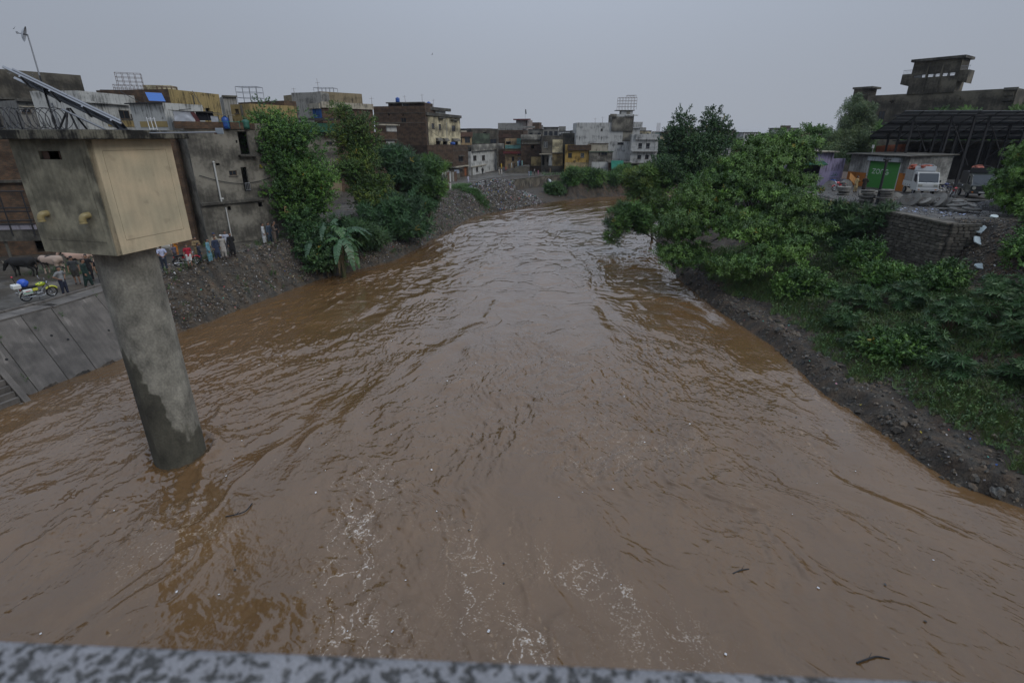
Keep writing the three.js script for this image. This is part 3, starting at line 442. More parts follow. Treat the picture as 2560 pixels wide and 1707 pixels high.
const HOUSES = [
  {"n":"brick_house","l":"old bare brick house behind the cows, half hidden by the gauge house","c":"house","A":[-52,40.5],"B":[-28.8,47.6],"y":3.6,"h":9.3,"d":6,"m":"brick2","p":0.8,"f":[["open",1.2,3.6,4.0,5.6],["slab",0,3.2,9,3.45,1.0,"cdark"],["slab",0,5.9,23,6.1,0.3,"cdark"],["open",6,4,7.2,5.4],["win",17,5.2,18.2,6.6],["open",12,0.2,13.1,2.2]]},
  {"n":"long_dark_building","l":"long blackened plaster building on the skyline above the gauge house","c":"house","A":[-61.22,66],"B":[-55.66,74.94],"y":3.6,"h":16.69,"d":9,"m":"soot","f":[["fret",3.16,16.24,3.59,16.47],["fret",5.33,16.22,5.78,16.46],["slab",-0.43,13.45,9.43,13.69,0.4,"cdark"],["win",0.54,12.57,1.31,13.49],["win",1.97,12.69,2.6,13.43],["win",5.28,13.58,5.64,14.27]],"p":0.8},
  {"n":"terrace_house","l":"grey house with a railed terrace and barred windows behind the roof wire","c":"house","A":[-50.31,58],"B":[-47.83,63.31],"y":3.6,"h":12.78,"d":6,"m":"grey","f":[["slab",-0.08,12.7,6.03,12.93,0.5,"cdark"],["win",0.18,11.6,1.02,11.98],["win",1.43,11.58,2.24,11.97],["slab",0.07,12.17,5.08,12.26,0.12,"cream"],["win",3.87,12.06,4.16,12.33],["win",1.38,10.58,1.92,11.05]],"p":0.3},
  {"n":"white_plaster_house","l":"pale blue-white house with fretted parapet behind the gauge house roof","c":"house","A":[-40.73,54],"B":[-39.94,61.96],"y":3.6,"h":13.37,"d":5,"m":"white","f":[["fret",0.72,13.11,1.22,13.28],["fret",2.89,13.14,3.34,13.36],["fret",5.97,13.21,6.43,13.39],["slab",0.19,12.37,5.6,12.49,0.35,"white"],["win",4.22,11.04,5.64,11.88],["slab",2.42,10.31,6.86,10.9,0.06,"yellow"],["win",5.68,11.07,6.01,11.57]],"p":0.8},
  {"n":"white_annex","l":"low pale annex with a dark roof edge beside the white house","c":"house","A":[-34.23,51],"B":[-30.37,49.6],"y":3.6,"h":12.1,"d":4,"m":"white","f":[["slab",-0.27,12.04,4.14,12.14,0.25,"black"],["open",2.12,10.82,2.3,10.94],["open",3.65,10.79,3.81,10.91],["slab",0.83,10.15,4.16,10.62,0.04,"yellow"]],"p":0.1},
  {"n":"yellow_house","l":"mustard yellow house with fretted parapet and brown brick flank","c":"house","A":[-35.64,60],"B":[-34.36,67.27],"y":3.6,"h":13.95,"d":9,"m":"yellow","f":[["fret",2.63,13.57,3.21,13.88],["fret",4.48,13.58,4.97,13.85],["fret",6.19,13.58,6.7,13.85],["slab",3.02,12.66,3.19,13.6,0.03,"cdark"],["open",4.68,11.65,5.43,12.38]],"p":0.8,"fm":"brick2"},
  {"n":"yellow_low_house","l":"low yellow house beyond the mustard house","c":"house","A":[-32.63,66],"B":[-29.42,63.96],"y":3.6,"h":12.78,"d":6,"m":"yellow","f":[["slab",2.04,11.49,2.34,12.68,0.1,"cdark"],["win",0.75,11.83,1.5,12.31]],"p":0.4},
  {"n":"water_tank_block","l":"small grey tank block on a roof between the two yellow houses","c":"building","A":[-36.36,72],"B":[-35.04,72.83],"y":10,"h":7.68,"d":4,"m":"cgrey","f":[["slab",-0.09,7.59,1.65,7.77,0.3,"cdark"]],"p":0.1},
  {"n":"brown_flat_house","l":"brown brick house under the wire rooftop frame","c":"house","A":[-38.38,80],"B":[-30.19,75.54],"y":3.6,"h":13.76,"d":2,"m":"brick2","f":[["win",3.43,12.3,4.54,12.97],["win",5.79,12.26,6.86,12.92]],"p":0.8},
  {"n":"narrow_house","l":"narrow house with peeling ochre plaster squeezed beside the grey house","c":"house","A":[-32.29,52.5],"B":[-30.13,52.12],"y":3.6,"h":9.64,"d":3,"m":"ochre","f":[["win",0.2,8.1,1.02,8.94],["slab",-0.01,7.88,1.15,8.06,0.35,"cream"],["open",0.04,5.5,1.58,7.14],["slab",0.16,7.15,1.81,7.28,0.3,"cream"]],"p":0.8},
  {"n":"grey_house","l":"bare grey cement house with a recessed balcony on the lane","c":"house","A":[-27.72,47.49],"B":[-22.9,53.5],"y":3.6,"h":10.5,"d":2.4,"m":"cement","f":[["slab",-0.04,3.63,5.81,3.85,0.3,"cdark"],["open",5.15,3.03,5.56,3.45],["open",2.26,3.0,2.54,3.36],["open",4.1,8.82,4.26,9.05],["win",2.99,6.02,3.69,6.45],["open",4.38,7.83,5.25,9.8],["open",4.1,4.54,4.64,6.72],["slab",4.1,7.65,5.71,7.8,0.5,"cdark"],["rail",4.19,4.63,4.63,5.32,0.15],["slab",-0.75,9.99,6.05,10.56,0.12,"brick2"],["open",1.97,6.95,2.31,7.14]],"p":0.5},
  {"n":"beige_fret_house","l":"beige house with diamond frets round its roof behind the first two tall trees","c":"house","A":[-43.05,108],"B":[-32.7,98],"y":3.6,"h":16.48,"d":8,"m":"beige","f":[["fret",0.78,15.9,2.17,16.27],["fret",3.86,15.83,5.19,16.22],["fret",6.67,15.78,7.81,16.17],["fret",9.4,15.78,10.51,16.21],["fret",12.16,15.77,13.35,16.17],["slab",-1.09,15.14,7.39,15.32,0.5,"cdark"],["win",5.02,14.19,6.2,14.98]],"p":0.8},
  {"n":"striped_parapet_house","l":"house with a pale striped balcony parapet between two tall trees","c":"house","A":[-37.13,100],"B":[-32.19,96],"y":3.6,"h":14.56,"d":7,"m":"brick2","f":[["slab",-0.12,13.74,6.3,14.58,0.35,"cream"],["slab",-0.35,12.25,6.3,13.79,0.05,"blue"],["win",5.16,12.17,6.34,12.63]],"p":0.8},
  {"n":"grey_flank_house","l":"pale grey upper house with frets on its side behind the second tall tree","c":"house","A":[-32.3,97],"B":[-30.28,103.24],"y":3.6,"h":16.31,"d":6,"m":"cgrey","f":[["fret",0.5,15.69,1.41,16.09],["fret",2.64,15.7,3.59,16.12],["fret",4.97,15.69,5.86,16.08]],"p":0.8},
  {"n":"long_striped_house","l":"brown brick house with a long pale striped parapet behind the second tall tree","c":"house","A":[-32.15,96],"B":[-25.47,103.89],"y":3.6,"h":14.61,"d":5,"m":"brick2","f":[["slab",-0.07,13.87,10.33,14.79,0.3,"cream"],["win",6.22,10.77,6.99,11.51],["win",1.61,10.72,2.48,11.44]],"p":0.8},
  {"n":"green_awning_house","l":"grey house with a green awning between the two tall trees","c":"house","A":[-32.88,86],"B":[-28.05,89],"y":3.6,"h":11.33,"d":5,"m":"cement","f":[["slab",-0.15,9.95,5.63,11.22,0.9,"green"],["slab",-0.09,11.65,5.9,11.96,1.1,"black"],["win",4.02,8.05,5.0,8.59],["slab",3.82,9.03,6.24,9.79,0.04,"brick2"],["slab",3.89,3.44,5.53,3.72,0.6,"cdark"],["slab",2.87,0.97,5.69,2.93,0.05,"beige"],["open",3.11,1.23,4.11,2.04],["open",4.58,1.11,5.29,2.1]],"p":0.8},
  {"n":"washing_balcony_house","l":"brick house with a pale washing balcony beside the second tall tree","c":"house","A":[-29.51,112],"B":[-24.71,120],"y":3.6,"h":10.19,"d":5,"m":"brick2","f":[["slab",2.82,11.46,9.5,11.73,0.9,"cream"],["slab",1.76,8.59,8.94,8.8,0.5,"cdark"],["open",1.68,7.48,4.62,8.61],["slab",5.9,7.01,8.4,8.45,0.05,"white"],["panel",6.19,10.28,9.2,11.49,0.2,"white"]],"p":0.8},
  {"n":"dark_brick_block","l":"tall dark brick block with a blue water tank on its roof","c":"house","A":[-31.17,128],"B":[-19.3,126],"y":3.6,"h":15.6,"d":12,"m":"brick","f":[["fret",2.31,14.93,2.8,15.28],["open",3.29,13.65,3.74,14.07],["open",6.66,13.6,7.06,13.94],["win",6.28,12.28,7.51,13.2],["slab",-0.35,12.18,11.85,12.28,0.06,"cdark"],["slab",0.02,14.14,11.82,14.27,0.05,"cdark"]],"p":0.8},
  {"n":"roof_room","l":"brick roof room with a thin slab roof on the dark brick block","c":"building","A":[-28.01,129],"B":[-19.46,127],"y":18.79,"h":1.15,"d":5,"m":"brick","f":[["slab",-0.33,1.02,8.86,1.28,0.5,"cdark"],["win",3.64,0.25,4.85,0.95],["panel",3.39,0.26,3.59,1.01,0.05,"white"]],"p":0.05},
  {"n":"cream_stained_house","l":"cream house streaked black by rain with hooded windows","c":"house","A":[-19.32,126.5],"B":[-13.64,148.21],"y":3.6,"h":14.04,"d":9,"m":"creamold","f":[["win",3.32,11.03,4.8,12.14],["win",7.39,10.82,8.92,12.07],["win",16.16,10.57,18.79,11.88],["slab",7.15,13.26,10.51,13.57,0.6,"cdark"],["slab",15.57,13.06,20.29,13.39,0.6,"cdark"],["slab",-0.17,13.72,22.75,14.38,0.35,"cdark"],["hood",5.2,7.87,8.08,9.09],["hood",9.53,7.74,12.47,9.0],["hood",15.61,7.53,20.14,8.9],["open",1.59,12.45,1.95,12.67],["pipe",11.89,7.57,12.82,12.47]],"p":0.8},
  {"n":"white_roof_room","l":"white roof room under a broad slab on the cream house","c":"building","A":[-19.37,130],"B":[-16.22,138.53],"y":17.18,"h":1.59,"d":4,"m":"white","f":[["slab",-0.97,1.41,10.69,2.06,0.7,"cdark"],["win",1.07,0.78,1.9,1.37]],"p":0.05},
  {"n":"low_brick_house","l":"long low dark brick house with a broken parapet","c":"house","A":[-18.46,121],"B":[-13.55,127],"y":3.6,"h":7.58,"d":8,"m":"brick","f":[["slab",-1.79,3.58,7.52,3.87,0.2,"cdark"]],"p":0.8},
  {"n":"lane_brick_house","l":"two storey brick house with a doorway on the wet lane","c":"house","A":[-14.06,131],"B":[-11.1,139],"y":3.6,"h":7.38,"d":5,"m":"brick","f":[["win",3.14,3.58,5.71,4.8],["slab",2.93,4.77,5.92,5.01,0.35,"cdark"],["slab",-0.12,6.08,8.35,6.2,0.05,"cdark"],["slab",0.58,2.38,8.08,2.62,0.5,"cream"],["win",3.7,1.11,5.19,2.24],["door",6.19,0.11,7.49,2.17,"orange"]],"p":0.8},
  {"n":"dark_gap_house","l":"narrow black stained house squeezed beside the white lane house","c":"house","A":[-11.18,139.5],"B":[-10.35,142],"y":3.6,"h":7.29,"d":5,"m":"soot","f":[["open",-0.03,0.11,0.87,2.12]],"p":0.8},
  {"n":"white_lane_house","l":"white house with a mould streaked roof parapet on the wet lane","c":"house","A":[-10.38,139],"B":[-4.49,163],"y":3.6,"h":5.78,"d":6,"m":"white","f":[["slab",0.58,5.81,30.82,7.34,0.6,"mould"],["win",1.92,3.52,4.79,4.74],["win",9.6,3.28,12.58,4.58],["door",-0.91,-0.01,1.29,2.07,"cdark"],["win",4.15,0.71,6.02,2.0],["slab",-0.4,2.0,13.38,2.2,0.3,"cream"],["open",8.3,1.63,9.57,2.07]],"p":0.8},
  {"n":"dark_green_house","l":"dark green washed brick house above the white lane house","c":"house","A":[-12.09,166],"B":[-4.3,174],"y":3.6,"h":11.51,"d":9,"m":"soot","f":[["slab",0.16,7.32,7.43,10.17,0.06,"greenold"],["win",1.4,7.33,3.35,8.53],["win",7.77,7.27,10.51,8.56],["open",4.89,10.04,6.08,10.5],["slab",7.75,9.93,10.99,10.09,0.1,"cdark"]],"p":0.8},
  {"n":"brown_eaves_house","l":"small tan house with brown eaves between the cream and green houses","c":"house","A":[-14.03,150],"B":[-10.96,152],"y":3.6,"h":10.3,"d":7,"m":"tan","f":[["slab",-0.13,9.22,3.7,10.43,0.5,"rust"],["win",-0.15,7.76,0.65,9.14],["win",1.53,7.74,3.14,9.22],["slab",0.32,10.39,2.09,10.77,0.1,"cream"]],"p":0.1},
  {"n":"grey_roof_house","l":"wide grey cement house with a red capped stair tower","c":"house","A":[-4.74,190],"B":[3.59,188],"y":3.6,"h":13.5,"d":9,"m":"cgrey","f":[["fret",2.52,12.56,3.58,13.15]],"p":0.8},
  {"n":"red_cap_tower","l":"square stair tower with a red slab roof and a flag pole","c":"building","A":[1.35,189],"B":[5.15,187.5],"y":15.739999999999998,"h":2.2,"d":5,"m":"pinkgrey","f":[["slab",-0.66,2.21,5.24,2.59,0.9,"redpaint"],["open",3.64,0.51,4.1,2.03]],"p":0.05},
  {"n":"brown_upper_house","l":"brown brick upper house behind the teal balcony","c":"house","A":[-4.39,180],"B":[3.54,178],"y":3.6,"h":11.18,"d":7,"m":"brick","f":[["slab",-0.02,8.99,4.3,10.02,0.05,"rust"],["win",8.18,10.12,9.92,10.91],["panel",8.05,11.81,12.0,12.32,0.3,"cgrey"]],"p":0.8},
  {"n":"tan_house","l":"tan house with a teal balcony and a red awning","c":"house","A":[-1.99,158],"B":[5.21,157],"y":4.74,"h":7.66,"d":7,"m":"tan","f":[["panel",0.12,4.95,4.72,5.93,0.5,"teal"],["panel",3.4,6.12,4.62,7.69,0.3,"teal"],["slab",-0.42,3.6,4.76,4.28,1.0,"redpaint"],["open",0.06,6.11,1.7,7.63],["win",1.9,1.62,2.69,2.83],["door",3.69,0.32,4.55,2.62,"cgrey"],["win",3.64,3.12,4.6,3.61],["open",5.17,2.38,5.57,2.72],["pipe",6.66,0.22,7.03,3.56]],"p":0.8},
  {"n":"pale_parapet_house","l":"house with a crumbling pale parapet above a shutter","c":"house","A":[2.51,156],"B":[8.33,156],"y":3.6,"h":9.8,"d":7,"m":"brick","f":[["slab",0.01,8.48,5.55,9.79,0.7,"mould"],["panel",0.21,7.34,5.54,8.18,0.2,"cream"],["slab",0.01,8.21,5.66,8.36,0.9,"cdark"],["slab",2.01,8.0,2.27,7.4,0.3,"rust"],["open",2.8,6.19,3.7,7.03],["panel",2.91,1.54,5.78,3.94,0.08,"ochre"],["open",5.45,1.66,5.78,3.39]],"p":0.8},
  {"n":"twin_window_house","l":"soot dark house front with two tall barred windows","c":"house","A":[8.16,152],"B":[13.83,152],"y":3.6,"h":9.49,"d":7,"m":"soot","f":[["panel",2.91,5.21,5.73,8.5,0.06,"creamold"],["bar",0.51,6.45,1.58,7.97],["bar",3.64,6.21,4.64,7.56],["slab",2.77,4.99,5.86,5.21,0.5,"cdark"],["panel",2.95,1.74,5.86,4.91,0.05,"ochre"],["open",-0.03,1.8,0.76,4.67],["panel",0.77,3.96,1.97,4.61,0.02,"soot"],["open",1.49,2.7,1.93,3.96],["panel",1.99,1.8,2.94,4.91,0.05,"white"],["slab",-0.69,4.71,2.78,4.91,0.6,"cream"]],"p":0.8},
  {"n":"dark_gap_wall","l":"tall soot dark wall between the twin window house and the yellow house","c":"house","A":[14.29,157],"B":[18.79,157],"y":3.6,"h":10.18,"d":6,"m":"soot","f":[["fret",1.32,9.19,1.83,9.67]],"p":0.8},
  {"n":"mustard_house","l":"two storey mustard house with a dark roof parapet above the far bank","c":"house","A":[14.16,147],"B":[20.51,146.5],"y":3.6,"h":7.2,"d":7,"m":"mustard","f":[["slab",0.56,5.92,6.73,7.23,0.6,"brick"],["win",0.78,4.08,1.79,5.21],["bar",4.09,4.12,5.06,5.24],["panel",0.15,0.13,6.26,2.87,0.04,"peel"],["open",0.52,0.24,2.24,2.46],["open",3.61,1.54,4.34,2.49],["open",5.2,1.37,5.63,2.42],["slab",2.28,3.1,3.01,3.28,0.2,"cdark"]],"p":0.8},
  {"n":"small_yellow_room","l":"small yellow roof room behind the mustard house","c":"building","A":[18.31,154],"B":[20.32,154],"y":11.08,"h":2.68,"d":4,"m":"yellow","f":[["slab",0.02,1.71,2.42,2.7,0.3,"cdark"],["win",0.66,0.42,1.42,0.91]],"p":0.05},
  {"n":"grey_lean_house","l":"grey cement house with white pillars beside the mustard house","c":"house","A":[20.41,146],"B":[26.61,146],"y":3.6,"h":5.6,"d":6,"m":"cement","f":[["win",2.45,4.69,2.85,5.37],["win",3.21,4.69,4.79,5.51],["slab",-0.15,5.46,6.33,5.69,0.3,"greenold"],["panel",0.81,0.06,6.31,3.02,0.03,"white"],["open",2.31,2.1,2.88,3.02],["open",3.1,2.1,3.75,2.62],["open",4.26,2.1,5.14,3.14],["door",3.2,0.64,3.88,2.1,"tan"],["open",5.61,2.62,5.86,2.97],["pipe",1.12,0.0,1.3,2.97]],"p":0.8},
  {"n":"cream_parapet_house","l":"cream parapet house front above the grey lean house","c":"house","A":[21.02,150],"B":[26.01,150],"y":3.6,"h":7.47,"d":6,"m":"cream","f":[["fret",0.76,7.01,1.13,7.3],["fret",2.37,7.01,2.74,7.3],["fret",4.1,7.01,4.44,7.3],["slab",-0.07,7.45,5.03,7.59,0.2,"brick"]],"p":0.8},
  {"n":"white_tall_house","l":"tall white washed house with a bare cement patch","c":"house","A":[17.58,153],"B":[32.55,153],"y":3.6,"h":12.78,"d":9,"m":"whitew","f":[["win",6.6,10.73,7.16,11.29],["win",11.43,7.22,13.15,7.79],["open",9.54,10.85,10.04,11.27],["panel",9.46,10.83,10.02,11.64,0.02,"cement"],["fret",0.54,12.21,0.91,12.44],["fret",1.91,12.23,2.28,12.49],["fret",3.28,12.26,3.65,12.51],["panel",10.04,10.83,15.06,12.88,0.04,"cement"],["panel",12.73,8.02,15.3,10.83,0.035,"cement"]],"p":0.8},
  {"n":"stair_tower","l":"stepped white stair tower carrying a rusty rooftop cage","c":"building","A":[27.08,152.6],"B":[32.9,152.6],"y":14.93,"h":3.49,"d":6,"m":"cement","f":[["slab",-0.62,2.87,1.02,3.61,0.5,"cement"],["panel",1.08,2.93,5.83,3.55,0.04,"whitew"],["slab",3.48,3.16,6.88,3.38,0.3,"whitew"]],"p":0.8},
  {"n":"white_balcony_house","l":"three storey white house with a railed balcony on the far bank","c":"house","A":[32.2,150],"B":[39.28,149.5],"y":3.6,"h":9.9,"d":8,"m":"whitew","f":[["slab",0.96,8.51,7.2,9.94,0.5,"whitew"],["win",1.89,6.32,2.89,7.65],["win",3.94,6.32,4.92,7.62],["slab",0.23,5.53,7.14,5.85,0.9,"whitew"],["rail",0.48,5.85,7.06,6.67,0.9],["win",1.9,3.6,2.88,4.62],["win",3.96,3.61,4.92,4.63],["slab",0.06,2.44,6.72,2.62,0.4,"cdark"],["win",3.91,1.14,4.74,1.97],["door",2.27,0.66,2.89,1.91,"cdark"],["open",4.06,0.3,4.68,0.96],["pipe",6.25,2.57,6.49,8.28],["open",-0.04,0.65,2.13,2.32]],"p":0.8},
  {"n":"upper_white_house","l":"narrow white upper storey beside the stair tower","c":"building","A":[32.92,154],"B":[35.14,154],"y":13.2,"h":1.93,"d":5,"m":"whitew","f":[["slab",0.31,1.99,2.63,3.38,0.6,"whitew"],["panel",1.0,0.88,1.15,1.64,0.05,"cgrey"]],"p":0.8},
  {"n":"brown_back_house","l":"plain brown house half hidden behind the right bank trees","c":"house","A":[41.0,160],"B":[46.3,160],"y":3.6,"h":5.64,"d":8,"m":"brick2","f":[["win",1.78,0.7,2.58,1.84],["win",0.53,4.11,0.8,4.49]],"p":0.8}
];
HOUSES.push(
  {"n":"old_theatre","l":"big mould blackened old building with a tall square tower","c":"building","A":[58.97,95],"B":[70.17,79.9],"y":7.2,"h":12.0,"d":10,"m":"mouldwall","f":[["fret",3.33,10.74,4.13,11.24],["fret",12.31,10.89,12.85,11.27],["fret",14.97,11.05,15.42,11.35],["slab",9.6,9.83,11.28,10.14,0.8,"cdark"],["win",9.86,9.44,11.11,9.83],["slab",17.37,11.76,18.89,12.11,0.5,"cdark"],["panel",17.4,11.05,18.56,11.73,0.25,"mouldwall"],["panel",17.53,10.4,18.63,10.96,0.22,"mouldwall"],["win",2.19,8.26,3.17,9.62]],"p":0.8}
);

// ---------------------------------------------------------------- houses
Object.assign(M, {
  mouldwall: plaster(0.15, 0.138, 0.115, T.heavy),
  brick: std({ color: lin(0.105, 0.08, 0.058), map: T.brick, roughness: 0.95, bumpMap: T.brick, bumpScale: 0.01 }), brick2: std({ color: lin(0.135, 0.102, 0.074), map: T.brick, roughness: 0.95, bumpMap: T.brick, bumpScale: 0.01 }),
  soot: plaster(0.115, 0.107, 0.093, T.heavy), grey: plaster(0.24, 0.24, 0.235), cgrey: plaster(0.34, 0.34, 0.33), cement: plaster(0.22, 0.212, 0.195, T.heavy), cdark: plaster(0.14, 0.135, 0.125, T.heavy),
  white: plaster(0.56, 0.58, 0.59), whitew: plaster(0.54, 0.56, 0.58), cream: plaster(0.46, 0.43, 0.36), creamold: plaster(0.56, 0.51, 0.37, T.heavy), yellow: plaster(0.40, 0.31, 0.14), mustard: plaster(0.5, 0.33, 0.09), ochre: plaster(0.40, 0.31, 0.16, T.heavy), peel: plaster(0.38, 0.31, 0.19, T.heavy),
  beige: plaster(0.30, 0.25, 0.165), tan: plaster(0.38, 0.28, 0.165), blue: plaster(0.03, 0.12, 0.38), green: std({ color: lin(0.02, 0.11, 0.065), roughness: 0.8, map: T.cloth }), greenold: plaster(0.085, 0.12, 0.09, T.heavy), teal: plaster(0.13, 0.30, 0.29), mould: plaster(0.34, 0.34, 0.33, T.heavy), pinkgrey: plaster(0.33, 0.29, 0.28), redpaint: plaster(0.16, 0.03, 0.03), orange: plaster(0.26, 0.085, 0.03),
});
function edgeBox(u0, v0, w0, u1, v1, w1, ox) { return metricUV(box2(u0, v0, w0, u1, v1, w1), ox, ox * 0.7); }
HOUSES.forEach((h, hi) => {
  const [ax, af] = h.A, [bx_, bf] = h.B, w = Math.hypot(bx_ - ax, bf - af), ang = Math.atan2(bf - af, bx_ - ax), ox = hi * 7.31;
  const t = thing(h.n, h.l, h.c, [ax, h.y, -af], ang), mat = M[h.m], fm = M[h.fm ?? h.m], th = 0.22, H = h.h, D = h.d, roofY = Math.max(0.3, H - h.p);
  const s = rectShape(0, -0.6, w, H), ok = [];
  const cut = (a, b, c, d) => { a = Math.max(0.06, a); c = Math.min(w - 0.06, c); b = Math.max(0.02, b); d = Math.min(H - 0.06, d); if (c - a < 0.05 || d - b < 0.05) return null; if (ok.some((q) => a < q[2] + 0.02 && c > q[0] - 0.02 && b < q[3] + 0.02 && d > q[1] - 0.02)) return null; ok.push([a, b, c, d]); holeRect(s, a, b, c, d); return [a, b, c, d]; };
  const todo = [];
  for (const [k, u0, v0, u1, v1, ...r] of h.f) {
    if (['win', 'bar', 'open', 'door', 'hood'].includes(k)) { const q = k === 'hood' ? cut(u0 + 0.1, v0 - 0.7, u1 - 0.1, v1 - 0.25) : cut(u0, v0, u1, v1); if (q || k === 'hood') todo.push([k, ...(q ?? [u0, v0, u1, v1]), u0, v1, u1, ...r]); }
    else if (k === 'fret') { const cx = (u0 + u1) / 2, cy = (v0 + v1) / 2, e = Math.min(u1 - u0, v1 - v0) * 0.2, dx = (u1 - u0) * 0.3, dy = (v1 - v0) * 0.3; for (const [i, j] of [[0, 1], [0, -1], [1, 0], [-1, 0]]) cut(cx + i * dx - e, cy + j * dy - e, cx + i * dx + e, cy + j * dy + e); }
    else todo.push([k, u0, v0, u1, v1, u0, v1, u1, ...r]);
  }
  part(t, 'wall', metricUV(ext(s, th).translate(0, 0, -th), ox, ox * 0.7), mat);
  part(t, 'wall', metricUV(box2(0, -0.6, -D, th, H, -th - 0.001), ox, 1), fm); part(t, 'wall', metricUV(box2(w - th, -0.6, -D, w, H, -th - 0.001), ox + 3, 2), mat); part(t, 'wall', metricUV(box2(th + 0.001, -0.6, -D, w - th - 0.001, H, -D + th), ox, 3), fm);
  part(t, 'roof', metricUV(box2(th, roofY - 0.18, -D + th, w - th, roofY, -th), ox, 4), M.cdark);
  for (const [k, a, b, c, d, u0, v1, u1, ...r] of todo) {
    const W_ = c - a, Hh = d - b;
    if (k === 'win' || k === 'bar') {
      const f = part(t, 'window', [bx(W_, 0.05, 0.06, (a + c) / 2, b + 0.025, -0.1), bx(W_, 0.05, 0.06, (a + c) / 2, d - 0.025, -0.1), bx(0.05, Hh - 0.1, 0.06, a + 0.025, (b + d) / 2, -0.1), bx(0.05, Hh - 0.1, 0.06, c - 0.025, (b + d) / 2, -0.1), bx(0.04, Hh - 0.1, 0.05, (a + c) / 2, (b + d) / 2, -0.1)], k === 'bar' ? M.white : M.woodm);
      const hw = (W_ - 0.14) / 2; for (const i of [0, 1]) if (hw > 0.05) part(f, 'pane', bx(hw, Hh - 0.1, 0.012, a + 0.05 + hw / 2 + i * (hw + 0.04), (b + d) / 2, -0.11), M.glass);
      const n = Math.max(2, Math.round(W_ / 0.22)); if (k === 'bar') for (let i = 1; i < n; i++) part(f, 'bar', bx(0.035, Hh, 0.03, a + W_ * i / n, (b + d) / 2, -0.04), M.white);
      part(f, 'sill', edgeBox(a - 0.08, b - 0.07, -0.05, c + 0.08, b - 0.003, 0.09, ox), M.cdark);
    } else if (k === 'door') { const p = part(t, 'door', metricUV(bx(W_ - 0.03, Hh, 0.05, (a + c) / 2, b + Hh / 2, -0.09), ox), M[r[0]] ?? M.woodm); part(p, 'handle', bx(0.04, 0.14, 0.05, c - 0.14, b + Hh * 0.47, -0.05), M.steel); part(p, 'rail', bx(W_ - 0.1, 0.08, 0.03, (a + c) / 2, b + Hh * 0.6, -0.055), M[r[0]] ?? M.woodm); }
    else if (k === 'slab' || k === 'panel') { if (c - a > 0.03 && d - b > 0.02) part(t, k === 'slab' ? 'ledge' : 'facing', edgeBox(a, b, 0.004, c, d, r[0], ox), M[r[1]] ?? M.cdark); }
    else if (k === 'hood') { const q = new THREE.CylinderGeometry(0.5 * (v1 - b) , 0.5 * (v1 - b), u1 - u0, 12, 1, true, 0, Math.PI / 2); q.scale(1.5, 1, 1.5); q.rotateZ(Math.PI / 2); const sh = new THREE.Shape(); sh.moveTo(0, 0); const R = 0.75; for (let i = 0; i <= 8; i++) sh.lineTo(R * Math.cos(i / 8 * Math.PI / 2), R * Math.sin(i / 8 * Math.PI / 2)); sh.closePath(); part(t, 'window_hood', metricUV(ext(sh, u1 - u0).rotateY(-Math.PI / 2).translate(u1, v1 - 0.8, 0.01), ox), M.cdark); }
    else if (k === 'rail') { const out = r[0] ?? 0.6, n = Math.max(3, Math.round((c - a) / 0.35)), rl = part(t, 'balcony_rail', bx(c - a, 0.06, 0.05, (a + c) / 2, d, out), M.steel); part(rl, 'lower_rail', bx(c - a, 0.04, 0.04, (a + c) / 2, b + 0.06, out), M.steel); for (let i = 0; i <= n; i++) part(rl, 'baluster', bx(0.03, d - b, 0.03, a + (c - a) * i / n, (b + d) / 2, out), M.steel); }
    else if (k === 'pipe') part(t, 'drain_pipe', bar(V((a + c) / 2, b, 0.1), V((a + c) / 2, d, 0.1), 0.055, 0.055, 8), M.white);
  }
});

